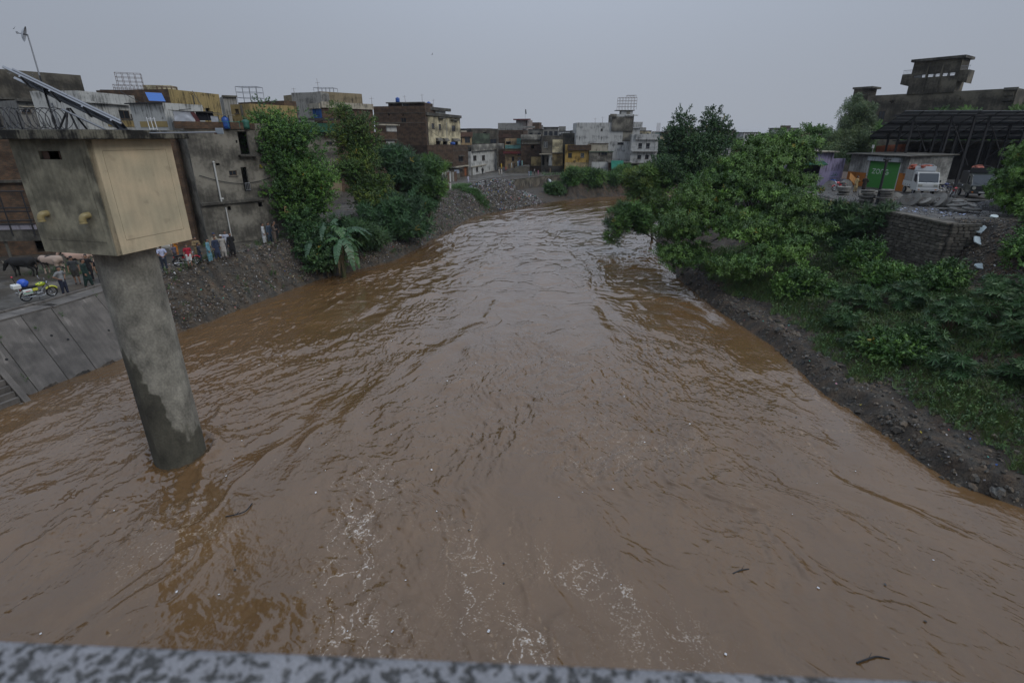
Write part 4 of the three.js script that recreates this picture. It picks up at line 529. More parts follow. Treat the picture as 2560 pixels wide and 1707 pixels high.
// ---------------------------------------------------------------- east bank: yard, shops, old theatre, stone wall
M.mouldwall.name = 'mould';
{
  const th = scene.getObjectByName('old_theatre'), y = (v) => v - 7.2, D = -3.2;
  const s = rectShape(5.55, y(19.1), 11.6, y(23.6)); for (const [a, b] of [[5.95, 7.45], [7.75, 9.3], [9.6, 11.15]]) holeRect(s, a, y(21.35), b, y(21.8));
  part(th, 'tower_wall', metricUV(ext(s, 0.25).translate(0, 0, -0.05), 3, 5), M.mouldwall);
  for (const u of [[5.55, 5.8], [11.35, 11.6]]) part(th, 'tower_wall', metricUV(box2(u[0], y(19.1), D, u[1], y(23.6), -0.052), 8, 2), M.mouldwall);
  const bs = rectShape(5.8, y(19.1), 11.35, y(23.6)); for (const [a, b] of [[5.95, 7.45], [7.75, 9.3], [9.6, 11.1]]) holeRect(bs, a, y(21.2), b, y(22.0));
  part(th, 'tower_wall', metricUV(ext(bs, 0.2).translate(0, 0, D), 1, 9), M.mouldwall);
  part(th, 'tower_roof', metricUV(box2(5.2, y(23.6), D - 0.4, 12.0, y(23.95), 0.6), 2, 3), M.cdark);
  for (const u of [7.6, 9.45]) part(th, 'pilaster', metricUV(box2(u - 0.09, y(19.3), 0.2, u + 0.09, y(23.4), 0.32), u, 0), M.mouldwall);
  for (const k of [0, 1, 2]) { const a = [5.95, 7.75, 9.6][k], b = [7.45, 9.3, 11.15][k], n = 9; const g = part(th, 'grille', bx(b - a, 0.04, 0.05, (a + b) / 2, y(21.58), 0.1), M.white); for (let i = 0; i < n; i++) part(g, 'grille_bar', bx(0.035, 0.44, 0.03, a + (b - a) * (i + 0.5) / n, y(21.575), 0.1), M.white); }
  for (const [a, b] of [[4.3, 5.54], [11.61, 12.75]]) {
    part(th, 'balcony', metricUV(ext((() => { const q = new THREE.Shape(); q.moveTo(a, y(20.6)); q.lineTo(b, y(20.25)); q.lineTo(b, y(22.0)); q.lineTo(a, y(22.0)); q.closePath(); return q; })(), 2.4).translate(0, 0, -2.3), 4, a), M.mouldwall);
    const r = part(th, 'balcony_rail', bx(b - a, 0.05, 0.05, (a + b) / 2, y(22.55), 0.05), M.steel); for (let i = 0; i < 7; i++) part(r, 'baluster', bx(0.025, 0.55, 0.025, a + (b - a) * (i + 0.5) / 7, y(22.27), 0.05), M.steel);
  }
  part(th, 'end_block', metricUV(box2(-2.3, 0, -3, -0.02, y(20.3), 0.1), 1, 1), M.mouldwall); part(th, 'end_cap', metricUV(box2(-2.5, y(20.3), -3.2, 0.5, y(20.6), 0.3), 1, 1), M.cdark);
}
{ // shop with a green roller shutter
  const t = thing('shutter_shop', 'small grey shop with orange dado and green roller shutter', 'shop', [43.57, 7.15, -70.33], Math.atan2(-8.4, 0.57));
  const s = rectShape(-0.35, 0, 9.3, 3.75); holeRect(s, 3.2, 0.02, 8.1, 3.05);
  const wash = plaster(0.4, 0.41, 0.42, T.heavy), orange = plaster(0.46, 0.16, 0.02);
  part(t, 'wall', metricUV(ext(s, 0.22).translate(0, 0, -0.22)), wash);
  part(t, 'wall', metricUV(box2(-0.35, 0, -5, -0.13, 3.75, -0.221)), M.cement); part(t, 'wall', metricUV(box2(9.08, 0, -5, 9.3, 3.75, -0.221)), wash); part(t, 'wall', metricUV(box2(-0.12, 0, -5, 9.07, 3.75, -4.8)), M.cement);
  part(t, 'dado', metricUV(box2(-0.35, 0.02, 0.003, 3.05, 1.62, 0.018)), orange); part(t, 'dado', metricUV(box2(8.22, 0.02, 0.003, 9.3, 1.95, 0.018)), orange);
  part(t, 'roof', [metricUV(bx(10.2, 0.1, 6, 4.5, 3.86, -2.4, 0, 0.03))], M.cdark);
  part(t, 'shutter_box', metricUV(rbx(5.3, 0.5, 0.35, 0.03, 5.65, 3.32, 0.17)), plaster(0.42, 0.46, 0.5));
  // ribbed shutter with its lettering
  const n = 150, prof = []; const sh = new THREE.Shape(); sh.moveTo(-0.08, 0.02); for (let i = 0; i <= n; i++) { const yy = 0.02 + 3.05 * i / n; sh.lineTo(-0.03 + 0.022 * Math.abs(Math.sin(i / n * Math.PI * 30)), yy); } sh.lineTo(-0.08, 3.07); sh.closePath();
  const cv = document.createElement('canvas'); cv.width = 1024; cv.height = 640; const g = cv.getContext('2d');
  g.fillStyle = '#ffffff'; g.fillRect(0, 0, 1024, 640); g.fillStyle = '#3f8f34'; g.fillRect(0, 0, 1024, 640);
  for (let i = 0; i < 900; i++) { g.fillStyle = `rgba(${rnd() < 0.5 ? '20,60,18' : '95,160,80'},${0.05 + rnd() * 0.1})`; g.fillRect(rnd() * 1024, rnd() * 640, 4 + rnd() * 60, 2 + rnd() * 5); }
  g.strokeStyle = '#dfe6da'; g.fillStyle = '#dfe6da'; g.lineWidth = 17; g.lineCap = 'butt'; g.lineJoin = 'miter';
  const X0 = 130, Y0 = 185, S_ = 118;   // z o n g, drawn as plain strokes like the painted sign
  g.beginPath(); g.moveTo(X0, Y0 + 8); g.lineTo(X0 + 105, Y0 + 8); g.lineTo(X0 + 8, Y0 + S_ - 8); g.lineTo(X0 + 112, Y0 + S_ - 8); g.stroke();
  g.beginPath(); g.ellipse(X0 + 200, Y0 + S_ / 2, 58, 52, 0, 0, Math.PI * 2); g.stroke();
  g.beginPath(); g.moveTo(X0 + 300, Y0 + S_); g.lineTo(X0 + 300, Y0 + 55); g.ellipse(X0 + 350, Y0 + 55, 50, 48, 0, Math.PI, Math.PI * 2); g.lineTo(X0 + 400, Y0 + S_); g.stroke();
  g.beginPath(); g.ellipse(X0 + 500, Y0 + S_ / 2, 56, 52, 0, 0.9, Math.PI * 1.72); g.stroke(); g.beginPath(); g.moveTo(X0 + 500, Y0 + 66); g.lineTo(X0 + 556, Y0 + 66); g.lineTo(X0 + 556, Y0 + 118); g.stroke();
  g.fillStyle = 'rgba(60,90,80,0.55)'; g.font = 'bold 60px sans-serif'; g.fillText('4G', X0 + 590, Y0 + 70);
  const ct = new THREE.CanvasTexture(cv); ct.colorSpace = THREE.SRGBColorSpace;
  const sg = ext(sh, 4.86).rotateY(-Math.PI / 2).translate(8.08, 0, -0.05); { const p = sg.attributes.position, uv = []; for (let i = 0; i < p.count; i++) uv.push((p.getX(i) - 3.2) / 4.88, (p.getY(i) - 0.02) / 3.05); sg.setAttribute('uv', new THREE.Float32BufferAttribute(uv, 2)); }
  part(t, 'roller_shutter', sg, std({ color: lin(0.75, 0.75, 0.75), map: ct, roughness: 0.6 }), 'green roller shutter painted with the word zong');
  for (const x of [3.12, 8.18]) part(t, 'shutter_rail', box2(x - 0.06, 0, 0.002, x + 0.06, 3.06, 0.05), M.white);
  part(t, 'lamp', [bar(V(3, 3.9, -0.1), V(3, 4.5, -0.1), 0.03), rbx(0.3, 0.4, 0.12, 0.03, 3, 4.65, -0.05)], M.white);
  const p = thing('purple_shop', 'lilac painted shop with a green awning behind the right bank tree', 'shop', [33.6, 7.15, -68.4], 0.02);
  const ps = rectShape(0, 0, 6.4, 4.0); holeRect(ps, 1.2, 0.02, 5.0, 2.5); const lil = plaster(0.33, 0.30, 0.48);
  part(p, 'wall', metricUV(ext(ps, 0.2).translate(0, 0, -0.2)), lil); part(p, 'wall', metricUV(box2(0, 0, -4, 0.2, 4, -0.201)), lil); part(p, 'wall', metricUV(box2(6.2, 0, -4, 6.4, 4, -0.201)), lil); part(p, 'wall', metricUV(box2(0.201, 0, -4, 6.199, 4, -3.8)), lil);
  part(p, 'roof', metricUV(box2(-0.4, 4.0, -4.2, 6.7, 4.12, 0.5)), M.cream); part(p, 'awning', metricUV(bx(4.2, 0.06, 1.1, 3.2, 2.75, 0.5, 0, 0.35)), M.green);
  part(p, 'counter', metricUV(box2(1.3, 0, -0.6, 3.6, 0.9, -0.25)), M.woodm); part(p, 'grille', [0, 1, 2, 3, 4].map((i) => bx(0.04, 1.1, 0.04, 4.0 + i * 0.18, 0.6, -0.1)).concat([bx(0.8, 0.05, 0.05, 4.36, 1.14, -0.1)]), M.white);
  const q = thing('lilac_wall', 'short lilac wall with green painted script beside the grey shop', 'wall', [40.1, 7.15, -69.4], 0.35);
  part(q, 'wall', metricUV(box2(0, 0, -0.2, 2.7, 3.2, 0)), lil);
  const wc = document.createElement('canvas'); wc.width = 256; wc.height = 128; const w2 = wc.getContext('2d'); w2.fillStyle = '#a39cc0'; w2.fillRect(0, 0, 256, 128); w2.strokeStyle = '#1f6b38'; w2.lineWidth = 9; w2.lineCap = 'round'; w2.beginPath(); w2.moveTo(40, 88); w2.quadraticCurveTo(60, 104, 92, 86); w2.lineTo(92, 34); w2.moveTo(100, 86); w2.quadraticCurveTo(130, 96, 150, 80); w2.quadraticCurveTo(140, 56, 122, 70); w2.moveTo(160, 30); w2.lineTo(160, 88); w2.quadraticCurveTo(190, 96, 214, 70); w2.stroke(); w2.fillStyle = '#1f6b38'; w2.fillRect(128, 108, 8, 8); w2.fillRect(196, 50, 8, 8);
  const wt = new THREE.CanvasTexture(wc); wt.colorSpace = THREE.SRGBColorSpace; part(q, 'painted_script', new THREE.PlaneGeometry(1.7, 0.8).translate(1.35, 1.3, 0.006), std({ map: wt, color: lin(0.8, 0.8, 0.85) }), 'green painted script');
}
{ // black iron sheet shed behind the trucks
  const t = thing('iron_shed', 'dark open fronted shed of black iron sheets under the solar arrays', 'shed', [53.5, 7.15, -75.5], -0.32);
  const iron = plaster(0.035, 0.032, 0.034, T.heavy), rusty = plaster(0.2, 0.06, 0.025);
  for (let k = 0; k < 12; k++) part(t, 'sheet', metricUV(box2(k * 1.45, 0.1, -0.05 + (k % 2) * 0.03, k * 1.45 + 1.44, 4.2, (k % 2) * 0.03), k, 0), iron);
  for (let k = 0; k < 7; k++) part(t, 'post', bx(0.14, 5.2, 0.14, k * 2.9, 2.6, 0.2), M.black);
  for (let k = 0; k < 6; k++) part(t, 'upper_brace', bar(V(k * 2.9, 4.3, 0.1), V(k * 2.9 + 1.45, 5.2, 0.1), 0.05), M.black);
  part(t, 'eave_beam', metricUV(box2(-0.5, 5.15, -4, 17.9, 5.3, 1.2)), M.black); part(t, 'back_wall', metricUV(box2(0, 0, -4.3, 17.5, 5.1, -4.1)), M.soot);
  part(t, 'rust_sheet', metricUV(bx(4.2, 1.5, 0.04, -1.8, 4.0, 1.0, 0.3, 0, 0.06)), rusty); part(t, 'floor_ledge', metricUV(box2(-1, 0, 0.3, 17.5, 0.42, 2.0)), M.cgrey);
}
// two solar arrays on steel posts
{
  const cell = phys({ color: lin(0.012, 0.014, 0.02), roughness: 0.2 }), backm = std({ color: lin(0.19, 0.21, 0.24), roughness: 0.6 }), alu = M.steel;
  const array = (label, x0, cols, over) => {
    const t = thing('solar_array', label, 'solar array', [x0, 7.15, -66], 0, 'solar arrays over the iron shed'); t.rotation.y = -0.22;
    const run = 9.3, rise = 2.95, L = Math.hypot(run, rise), pitch = Math.atan2(rise, run), hi = 15.75 - 7.15, rows = 9, pw = 1.95, ph = L / rows;
    const deck = new THREE.Group();
    for (let r = 0; r < rows; r++) for (let c = 0; c < cols; c++) {
      const m = part(t, 'solar_panel', rbx(pw - 0.04, 0.035, ph - 0.06, 0.006), cell); m.position.set((c + 0.5) * pw, hi - (r + 0.5) * ph * Math.sin(pitch), -(r + 0.5) * ph * Math.cos(pitch)); m.rotation.x = -pitch; m.rotation.x = pitch * -1; m.rotation.x = -pitch;
      part(m, 'back_sheet', bx(pw - 0.12, 0.006, ph - 0.14, 0, -0.0215, 0), backm);
      part(m, 'frame', [bx(pw - 0.04, 0.04, 0.025, 0, -0.01, ph / 2 - 0.045), bx(pw - 0.04, 0.04, 0.025, 0, -0.01, -ph / 2 + 0.045)], alu).userData.kind = 'stuff';
    }
    const W = cols * pw;
    for (const q of [0.1, 0.4, 0.7, 0.97]) part(t, 'purlin', bx(W + 1.4, 0.2, 0.14, W / 2, hi - q * rise - 0.2, -q * run), M.black);
    for (let c = 0; c <= cols; c += 1) part(t, 'rafter', bar(V(c * pw, hi - 0.09, 0), V(c * pw, hi - rise - 0.09, -run), 0.045, 0.045, 4), M.black);
    for (let k = 0; k <= Math.ceil(cols / 2); k++) for (const q of [0.12, 0.42, 0.72]) { const x = Math.min(W, 1.6 + k * 3.9), yt = hi - q * rise - 0.2; part(t, 'post', box2(x - 0.1, 0, -q * run - 0.1, x + 0.1, yt, -q * run + 0.1), M.black); }
    for (let k = 0; k < 2; k++) { part(t, 'brace', bar(V(1.6 + k * 3.9, hi - 0.9, -1.1), V(4.6 + k * 3.9, 2.6, -1.1), 0.05), M.black); part(t, 'brace', bar(V(3.4 + k * 3.9, 2.6, -3.9), V(6.4 + k * 3.9, 5.6, -3.9), 0.045), M.black); }
    return t;
  };
  array('tilted solar array on black steel posts behind the shutter shop', 45.7, 4); array('second tilted solar array, further along the iron shed', 54.6, 6);
}
{ // stone retaining wall: single stones on the near stretch, the far stretch joined
  const t = thing('stone_retaining_wall', 'rough dry stone retaining wall under the yard edge', 'wall');
  const y0 = 2.2, y1 = 7.1, tones = [0.10, 0.125, 0.15, 0.09, 0.175].map((k, i) => std({ color: lin(k, k * 0.93, k * 0.82), map: T.stain, bumpMap: T.grain, bumpScale: 0.04, roughness: 0.95 }));
  const shapes = [0, 1, 2, 3, 4].map((k) => { const g = new RoundedBoxGeometry(1, 1, 1, 1, 0.12), p = g.attributes.position; for (let i = 0; i < p.count; i++) { const x = p.getX(i), y = p.getY(i), z = p.getZ(i); p.setXYZ(i, x + 0.09 * pn(x * 2 + k * 5, y * 3 + z), y + 0.1 * pn(y * 2 + k * 3, z * 3 + 4), z + 0.1 * pn(z * 2 + 8, x * 3 + k)); } g.computeVertexNormals(); return g; });
  const rest = []; let made = 0;
  const lay = (x, y, f, len, hh, turn) => {
    const m4 = M4(V(x, y, -f), Q(rr(-0.05, 0.05), turn + rr(-0.07, 0.07), rr(-0.04, 0.04)), V(rr(0.3, 0.46), hh * rr(0.84, 0.97), len * rr(0.9, 0.97)));
    if (f < 44.6 && made < 300) { const m = part(t, 'stone', shapes[Math.floor(rnd() * 5)], pick(tones)); m.applyMatrix4(m4); made++; } else rest.push(shapes[Math.floor(rnd() * 5)].clone().applyMatrix4(m4));
  };
  for (let y = y0; y < y1 - 0.1;) { const hh = rr(0.17, 0.3); for (let f = 38.1; f < 62;) { const len = rr(0.32, 0.62); lay(wallX(f) - 0.12 - (y1 - y) * 0.03 * -1 + 0.06 - (y1 - y) * 0.07, y + hh / 2, f + len / 2, len, hh, 0); f += len; } for (let x = wallX(38) + 0.1; x < wallX(38) + 1.9;) { const len = rr(0.32, 0.6); if (y > 4.2 + (x - 32) * 0.9) lay(x + len / 2, y + hh / 2, 38.12, len, hh, Math.PI / 2); x += len; } y += hh; }
  part(t, 'stonework', rest, tones[1]).userData.kind = 'stuff';
  const core = []; for (let f = 38.2; f < 62; f += 2) core.push(box2(wallX(f) + 0.02, y0, -f - 2.02, wallX(f) + 0.5, y1 - 0.03, -f));
  part(t, 'rubble_core', metricUV(merge(core)), tones[1]);
  for (let f = 38.0; f < 61; f += 1.5) { const m = part(t, 'coping_stone', metricUV(new RoundedBoxGeometry(0.85, 0.14, 1.47, 1, 0.02), f, 0), tones[4]); m.position.set(wallX(f) + 0.1, 7.14 + rr(-0.015, 0.015), -f - 0.75); m.rotation.y = rr(-0.02, 0.02); }
  const k = thing('path_kerb', 'low concrete kerb beside the path under the stone wall', 'kerb'); for (let i = 0; i < 8; i++) { const f = 38.5 + i * 1.25; const m = part(k, 'kerb_stone', metricUV(new RoundedBoxGeometry(0.22, 0.3, 1.22, 1, 0.02), i, i), M.cdark); m.position.set(29.4 - i * 0.06, GY_(29.4 - i * 0.06, -f) + 0.08, -f); m.rotation.y = 0.05; }
}
// yard surface and gravel heap
{
  const g = new THREE.PlaneGeometry(34, 36, 40, 40).rotateX(-Math.PI / 2); const p = g.attributes.position;
  for (let i = 0; i < p.count; i++) { const x = p.getX(i) + 49.3, f = 57 - p.getZ(i); p.setXYZ(i, x, 7.175 + 0.03 * pn(x * 0.6, f * 0.6) - (f < 40 ? 0.05 : 0), -f); }
  g.computeVertexNormals(); const uv = []; for (let i = 0; i < p.count; i++) uv.push(p.getX(i), p.getZ(i)); g.setAttribute('uv', new THREE.Float32BufferAttribute(uv, 2));
  struct('yard', g, std({ color: lin(0.19, 0.185, 0.18), map: T.mud, bumpMap: T.lump, bumpScale: 0.03, roughness: 0.6 }), 'wet gravel yard above the stone wall');
  const peb = new THREE.IcosahedronGeometry(0.5, 0), ms = [], cs = [];
  const heap = new THREE.SphereGeometry(1, 40, 14, 0, Math.PI * 2, 0, Math.PI / 2), hp = heap.attributes.position;
  const hy = (x, z) => 1.25 * Math.pow(Math.max(0, 1 - Math.hypot(x / 4.2, z / 3.2)), 0.9);
  for (let i = 0; i < hp.count; i++) { const r = Math.hypot(hp.getX(i), hp.getZ(i)), a = Math.atan2(hp.getZ(i), hp.getX(i)), x = Math.cos(a) * r * 4.2, z = Math.sin(a) * r * 3.2; hp.setXYZ(i, x, hy(x, z) - 0.02 + 0.05 * pn(x, z), z); } heap.computeVertexNormals();
  const t = thing('gravel_heap', 'grey gravel heap beside the concrete lids', 'gravel', [43.6, 7.17, -45.6]); part(t, 'heap', metricUV(heap), std({ color: lin(0.10, 0.10, 0.10), map: T.mud, bumpMap: T.lump, bumpScale: 0.1 }));
  for (let i = 0; i < 5200; i++) { const a = rnd() * 6.283, r = Math.sqrt(rnd()) * 1.12, x = Math.cos(a) * r * 4.2, z = Math.sin(a) * r * 3.2; ms.push(M4(V(x, hy(x, z) + 0.01, z), Q(rnd() * 6, rnd() * 6, rnd() * 6), V(rr(0.04, 0.11), rr(0.03, 0.08), rr(0.04, 0.1)))); const k = rr(0.07, 0.22); cs.push(lin(k, k, k * 1.02)); }
  instances(t, 'pebbles', peb, std({ color: lin(1, 1, 1), roughness: 0.85 }), ms, cs);
}

// ---------------------------------------------------------------- bodies: smooth surfaces over jointed bones
// bones: [ax, ay, az, ra, bx, by, bz, rb, flat?]; flat > 1 squeezes the bone front to back
function skin(bones, cell, k = 0.03, keep) {
  let lo = [1e9, 1e9, 1e9], hi = [-1e9, -1e9, -1e9];
  for (const b of bones) for (const o of [0, 4]) for (let i = 0; i < 3; i++) { lo[i] = Math.min(lo[i], b[o + i] - b[o + 3] * 1.25 - cell * 2); hi[i] = Math.max(hi[i], b[o + i] + b[o + 3] * 1.25 + cell * 2); }
  const n = [0, 1, 2].map((i) => Math.ceil((hi[i] - lo[i]) / cell) + 1), [nx, ny, nz] = n, F = new Float32Array(nx * ny * nz);
  const pre = bones.map((b) => { const d = [b[4] - b[0], b[5] - b[1], b[6] - b[2]]; return [...b.slice(0, 8), d[0], d[1], d[2], 1 / Math.max(1e-9, d[0] * d[0] + d[1] * d[1] + d[2] * d[2]), b[8] ?? 1]; });
  for (let z = 0; z < nz; z++) for (let y = 0; y < ny; y++) for (let x = 0; x < nx; x++) {
    const px = lo[0] + x * cell, py = lo[1] + y * cell, pz = lo[2] + z * cell; let f = 1e9;
    for (const b of pre) {
      const vx = px - b[0], vy = py - b[1], vz = pz - b[2], t = clamp((vx * b[8] + vy * b[9] + vz * b[10]) * b[11]);
      const ex = vx - b[8] * t, ey = vy - b[9] * t, ez = (vz - b[10] * t) * b[12], d = Math.sqrt(ex * ex + ey * ey + ez * ez) - (b[3] + (b[7] - b[3]) * t);
      if (d < f - k || f > 1e8) f = Math.min(d, f); else if (d < f + k) { const h = Math.max(k - Math.abs(f - d), 0) / k; f = Math.min(f, d) - h * h * k * 0.25; }
    }
    if (keep) f = Math.max(f, keep(px, py, pz));
    F[(z * ny + y) * nx + x] = f;
  }
  const id = new Int32Array(nx * ny * nz).fill(-1), pos = [], idx = [], at = (x, y, z) => (z * ny + y) * nx + x;
  const C = [[0, 0, 0], [1, 0, 0], [0, 1, 0], [1, 1, 0], [0, 0, 1], [1, 0, 1], [0, 1, 1], [1, 1, 1]], E = [[0, 1], [2, 3], [4, 5], [6, 7], [0, 2], [1, 3], [4, 6], [5, 7], [0, 4], [1, 5], [2, 6], [3, 7]];
  for (let z = 0; z + 1 < nz; z++) for (let y = 0; y + 1 < ny; y++) for (let x = 0; x + 1 < nx; x++) {
    const v = C.map((c) => F[at(x + c[0], y + c[1], z + c[2])]); let m = 0, sx = 0, sy = 0, sz = 0;
    for (const [a, b] of E) if ((v[a] < 0) !== (v[b] < 0)) { const t = v[a] / (v[a] - v[b]); sx += mix(C[a][0], C[b][0], t); sy += mix(C[a][1], C[b][1], t); sz += mix(C[a][2], C[b][2], t); m++; }
    if (m) { id[at(x, y, z)] = pos.length / 3; pos.push(lo[0] + (x + sx / m) * cell, lo[1] + (y + sy / m) * cell, lo[2] + (z + sz / m) * cell); }
  }
  const quad = (a, b, c, d, flip) => { if (a < 0 || b < 0 || c < 0 || d < 0) return; if (flip) idx.push(a, c, b, a, d, c); else idx.push(a, b, c, a, c, d); };
  for (let z = 1; z + 1 < nz; z++) for (let y = 1; y + 1 < ny; y++) for (let x = 1; x + 1 < nx; x++) {
    const s = F[at(x, y, z)] < 0;
    if (s !== F[at(x + 1, y, z)] < 0) quad(id[at(x, y - 1, z - 1)], id[at(x, y, z - 1)], id[at(x, y, z)], id[at(x, y - 1, z)], !s);
    if (s !== F[at(x, y + 1, z)] < 0) quad(id[at(x - 1, y, z - 1)], id[at(x - 1, y, z)], id[at(x, y, z)], id[at(x, y, z - 1)], !s);
    if (s !== F[at(x, y, z + 1)] < 0) quad(id[at(x - 1, y - 1, z)], id[at(x, y - 1, z)], id[at(x, y, z)], id[at(x - 1, y, z)], !s);
  }
  const g = new THREE.BufferGeometry(); g.setAttribute('position', new THREE.Float32BufferAttribute(pos, 3)); g.setIndex(idx); g.computeVertexNormals();
  const uv = []; for (let i = 0; i < pos.length; i += 3) uv.push(pos[i] + pos[i + 2] * 0.6, pos[i + 1]); g.setAttribute('uv', new THREE.Float32BufferAttribute(uv, 2)); return g;
}
// a relaxed hand, wrist at the origin, fingers pointing down; thumb towards +z
const HAND = (() => {
  const b = [[0, 0.01, 0, 0.024, 0, -0.02, 0, 0.026, 0.9], [0, -0.03, -0.018, 0.02, 0, -0.085, -0.026, 0.017], [0, -0.03, 0.018, 0.02, 0, -0.085, 0.024, 0.017], [0, -0.03, 0, 0.022, 0, -0.088, 0, 0.018]];
  [[-0.028, 0.06], [-0.01, 0.078], [0.008, 0.084], [0.026, 0.076]].forEach(([z, l]) => { b.push([0, -0.088, z, 0.0095, -0.006, -0.088 - l * 0.45, z * 1.04, 0.009], [-0.006, -0.088 - l * 0.45, z * 1.04, 0.009, -0.024, -0.088 - l * 0.8, z * 1.02, 0.0085], [-0.024, -0.088 - l * 0.8, z * 1.02, 0.0085, -0.04, -0.088 - l * 0.95, z, 0.0075]); });
  b.push([0, -0.025, 0.022, 0.016, -0.012, -0.06, 0.05, 0.0125], [-0.012, -0.06, 0.05, 0.0125, -0.02, -0.094, 0.06, 0.01]);
  return skin(b, 0.0065, 0.008);
})();
const HEAD = (() => {       // centre of the skull at the origin, face towards +z
  const b = [[0, 0.03, -0.015, 0.088, 0, -0.01, 0.012, 0.078], [0, -0.045, 0.03, 0.06, 0, -0.085, 0.048, 0.036], [0, 0.004, 0.084, 0.011, 0, -0.03, 0.104, 0.016], [-0.035, 0.024, 0.078, 0.014, 0.035, 0.024, 0.078, 0.014], [-0.022, -0.06, 0.082, 0.011, 0.022, -0.06, 0.082, 0.011], [-0.078, 0.01, -0.01, 0.016, -0.084, -0.03, -0.005, 0.012], [0.078, 0.01, -0.01, 0.016, 0.084, -0.03, -0.005, 0.012]];
  return skin(b, 0.011, 0.016);
})();
const EYES = merge([-0.03, 0.03].map((x) => new THREE.SphereGeometry(0.0105, 8, 6).translate(x, 0.004, 0.084)));
const HAIR = skin([[0, 0.045, -0.025, 0.092, 0, 0.0, -0.045, 0.08]], 0.012, 0.02, (x, y, z) => Math.max(-(y - 0.028 + (z < 0.02 ? (0.02 - z) * 0.9 : 0)), 0) + (z > 0.055 && y < 0.055 ? 0.02 : -0.02));
const BEARD = skin([[-0.06, -0.03, 0.02, 0.026, -0.03, -0.09, 0.05, 0.03], [0.06, -0.03, 0.02, 0.026, 0.03, -0.09, 0.05, 0.03], [-0.03, -0.09, 0.052, 0.03, 0.03, -0.09, 0.052, 0.03]], 0.012, 0.02);
const CAP = merge([lathe([[0.001, 0.1], [0.05, 0.098], [0.088, 0.06], [0.098, 0.02], [0.094, 0.02]], 14).translate(0, 0.035, -0.02), new THREE.CylinderGeometry(0.07, 0.075, 0.01, 14, 1, false, -Math.PI / 2, Math.PI).scale(1, 1, 1.2).translate(0, 0.058, 0.05)]);
const SKINS = [[0.22, 0.12, 0.075], [0.17, 0.09, 0.055], [0.27, 0.155, 0.1]].map((c) => phys({ color: lin(...c), roughness: 0.6 }));
const hairM = std({ color: lin(0.012, 0.01, 0.009), roughness: 0.7 }), eyeM = std({ color: lin(0.03, 0.025, 0.02), roughness: 0.3 }), shoeM = std({ color: lin(0.03, 0.025, 0.022), roughness: 0.7 });
const fabric = (r, g, b) => std({ color: lin(r, g, b), map: T.cloth, roughness: 0.95 });
const checkTex = tex(128, (u, v) => { const a = (u * 8 % 1 < 0.3 ? 1 : 0) + (v * 8 % 1 < 0.3 ? 1 : 0); return a === 0 ? [0.85, 0.87, 0.9] : a === 1 ? [0.3, 0.36, 0.62] : [0.1, 0.14, 0.36]; }, { metres: 0.4 });
const plaidTex = tex(128, (u, v) => { const a = (u * 6 % 1 < 0.5 ? 1 : 0) + (v * 6 % 1 < 0.5 ? 1 : 0); return a === 1 ? 0.75 : a ? 0.95 : 0.06; }, { metres: 0.4 });
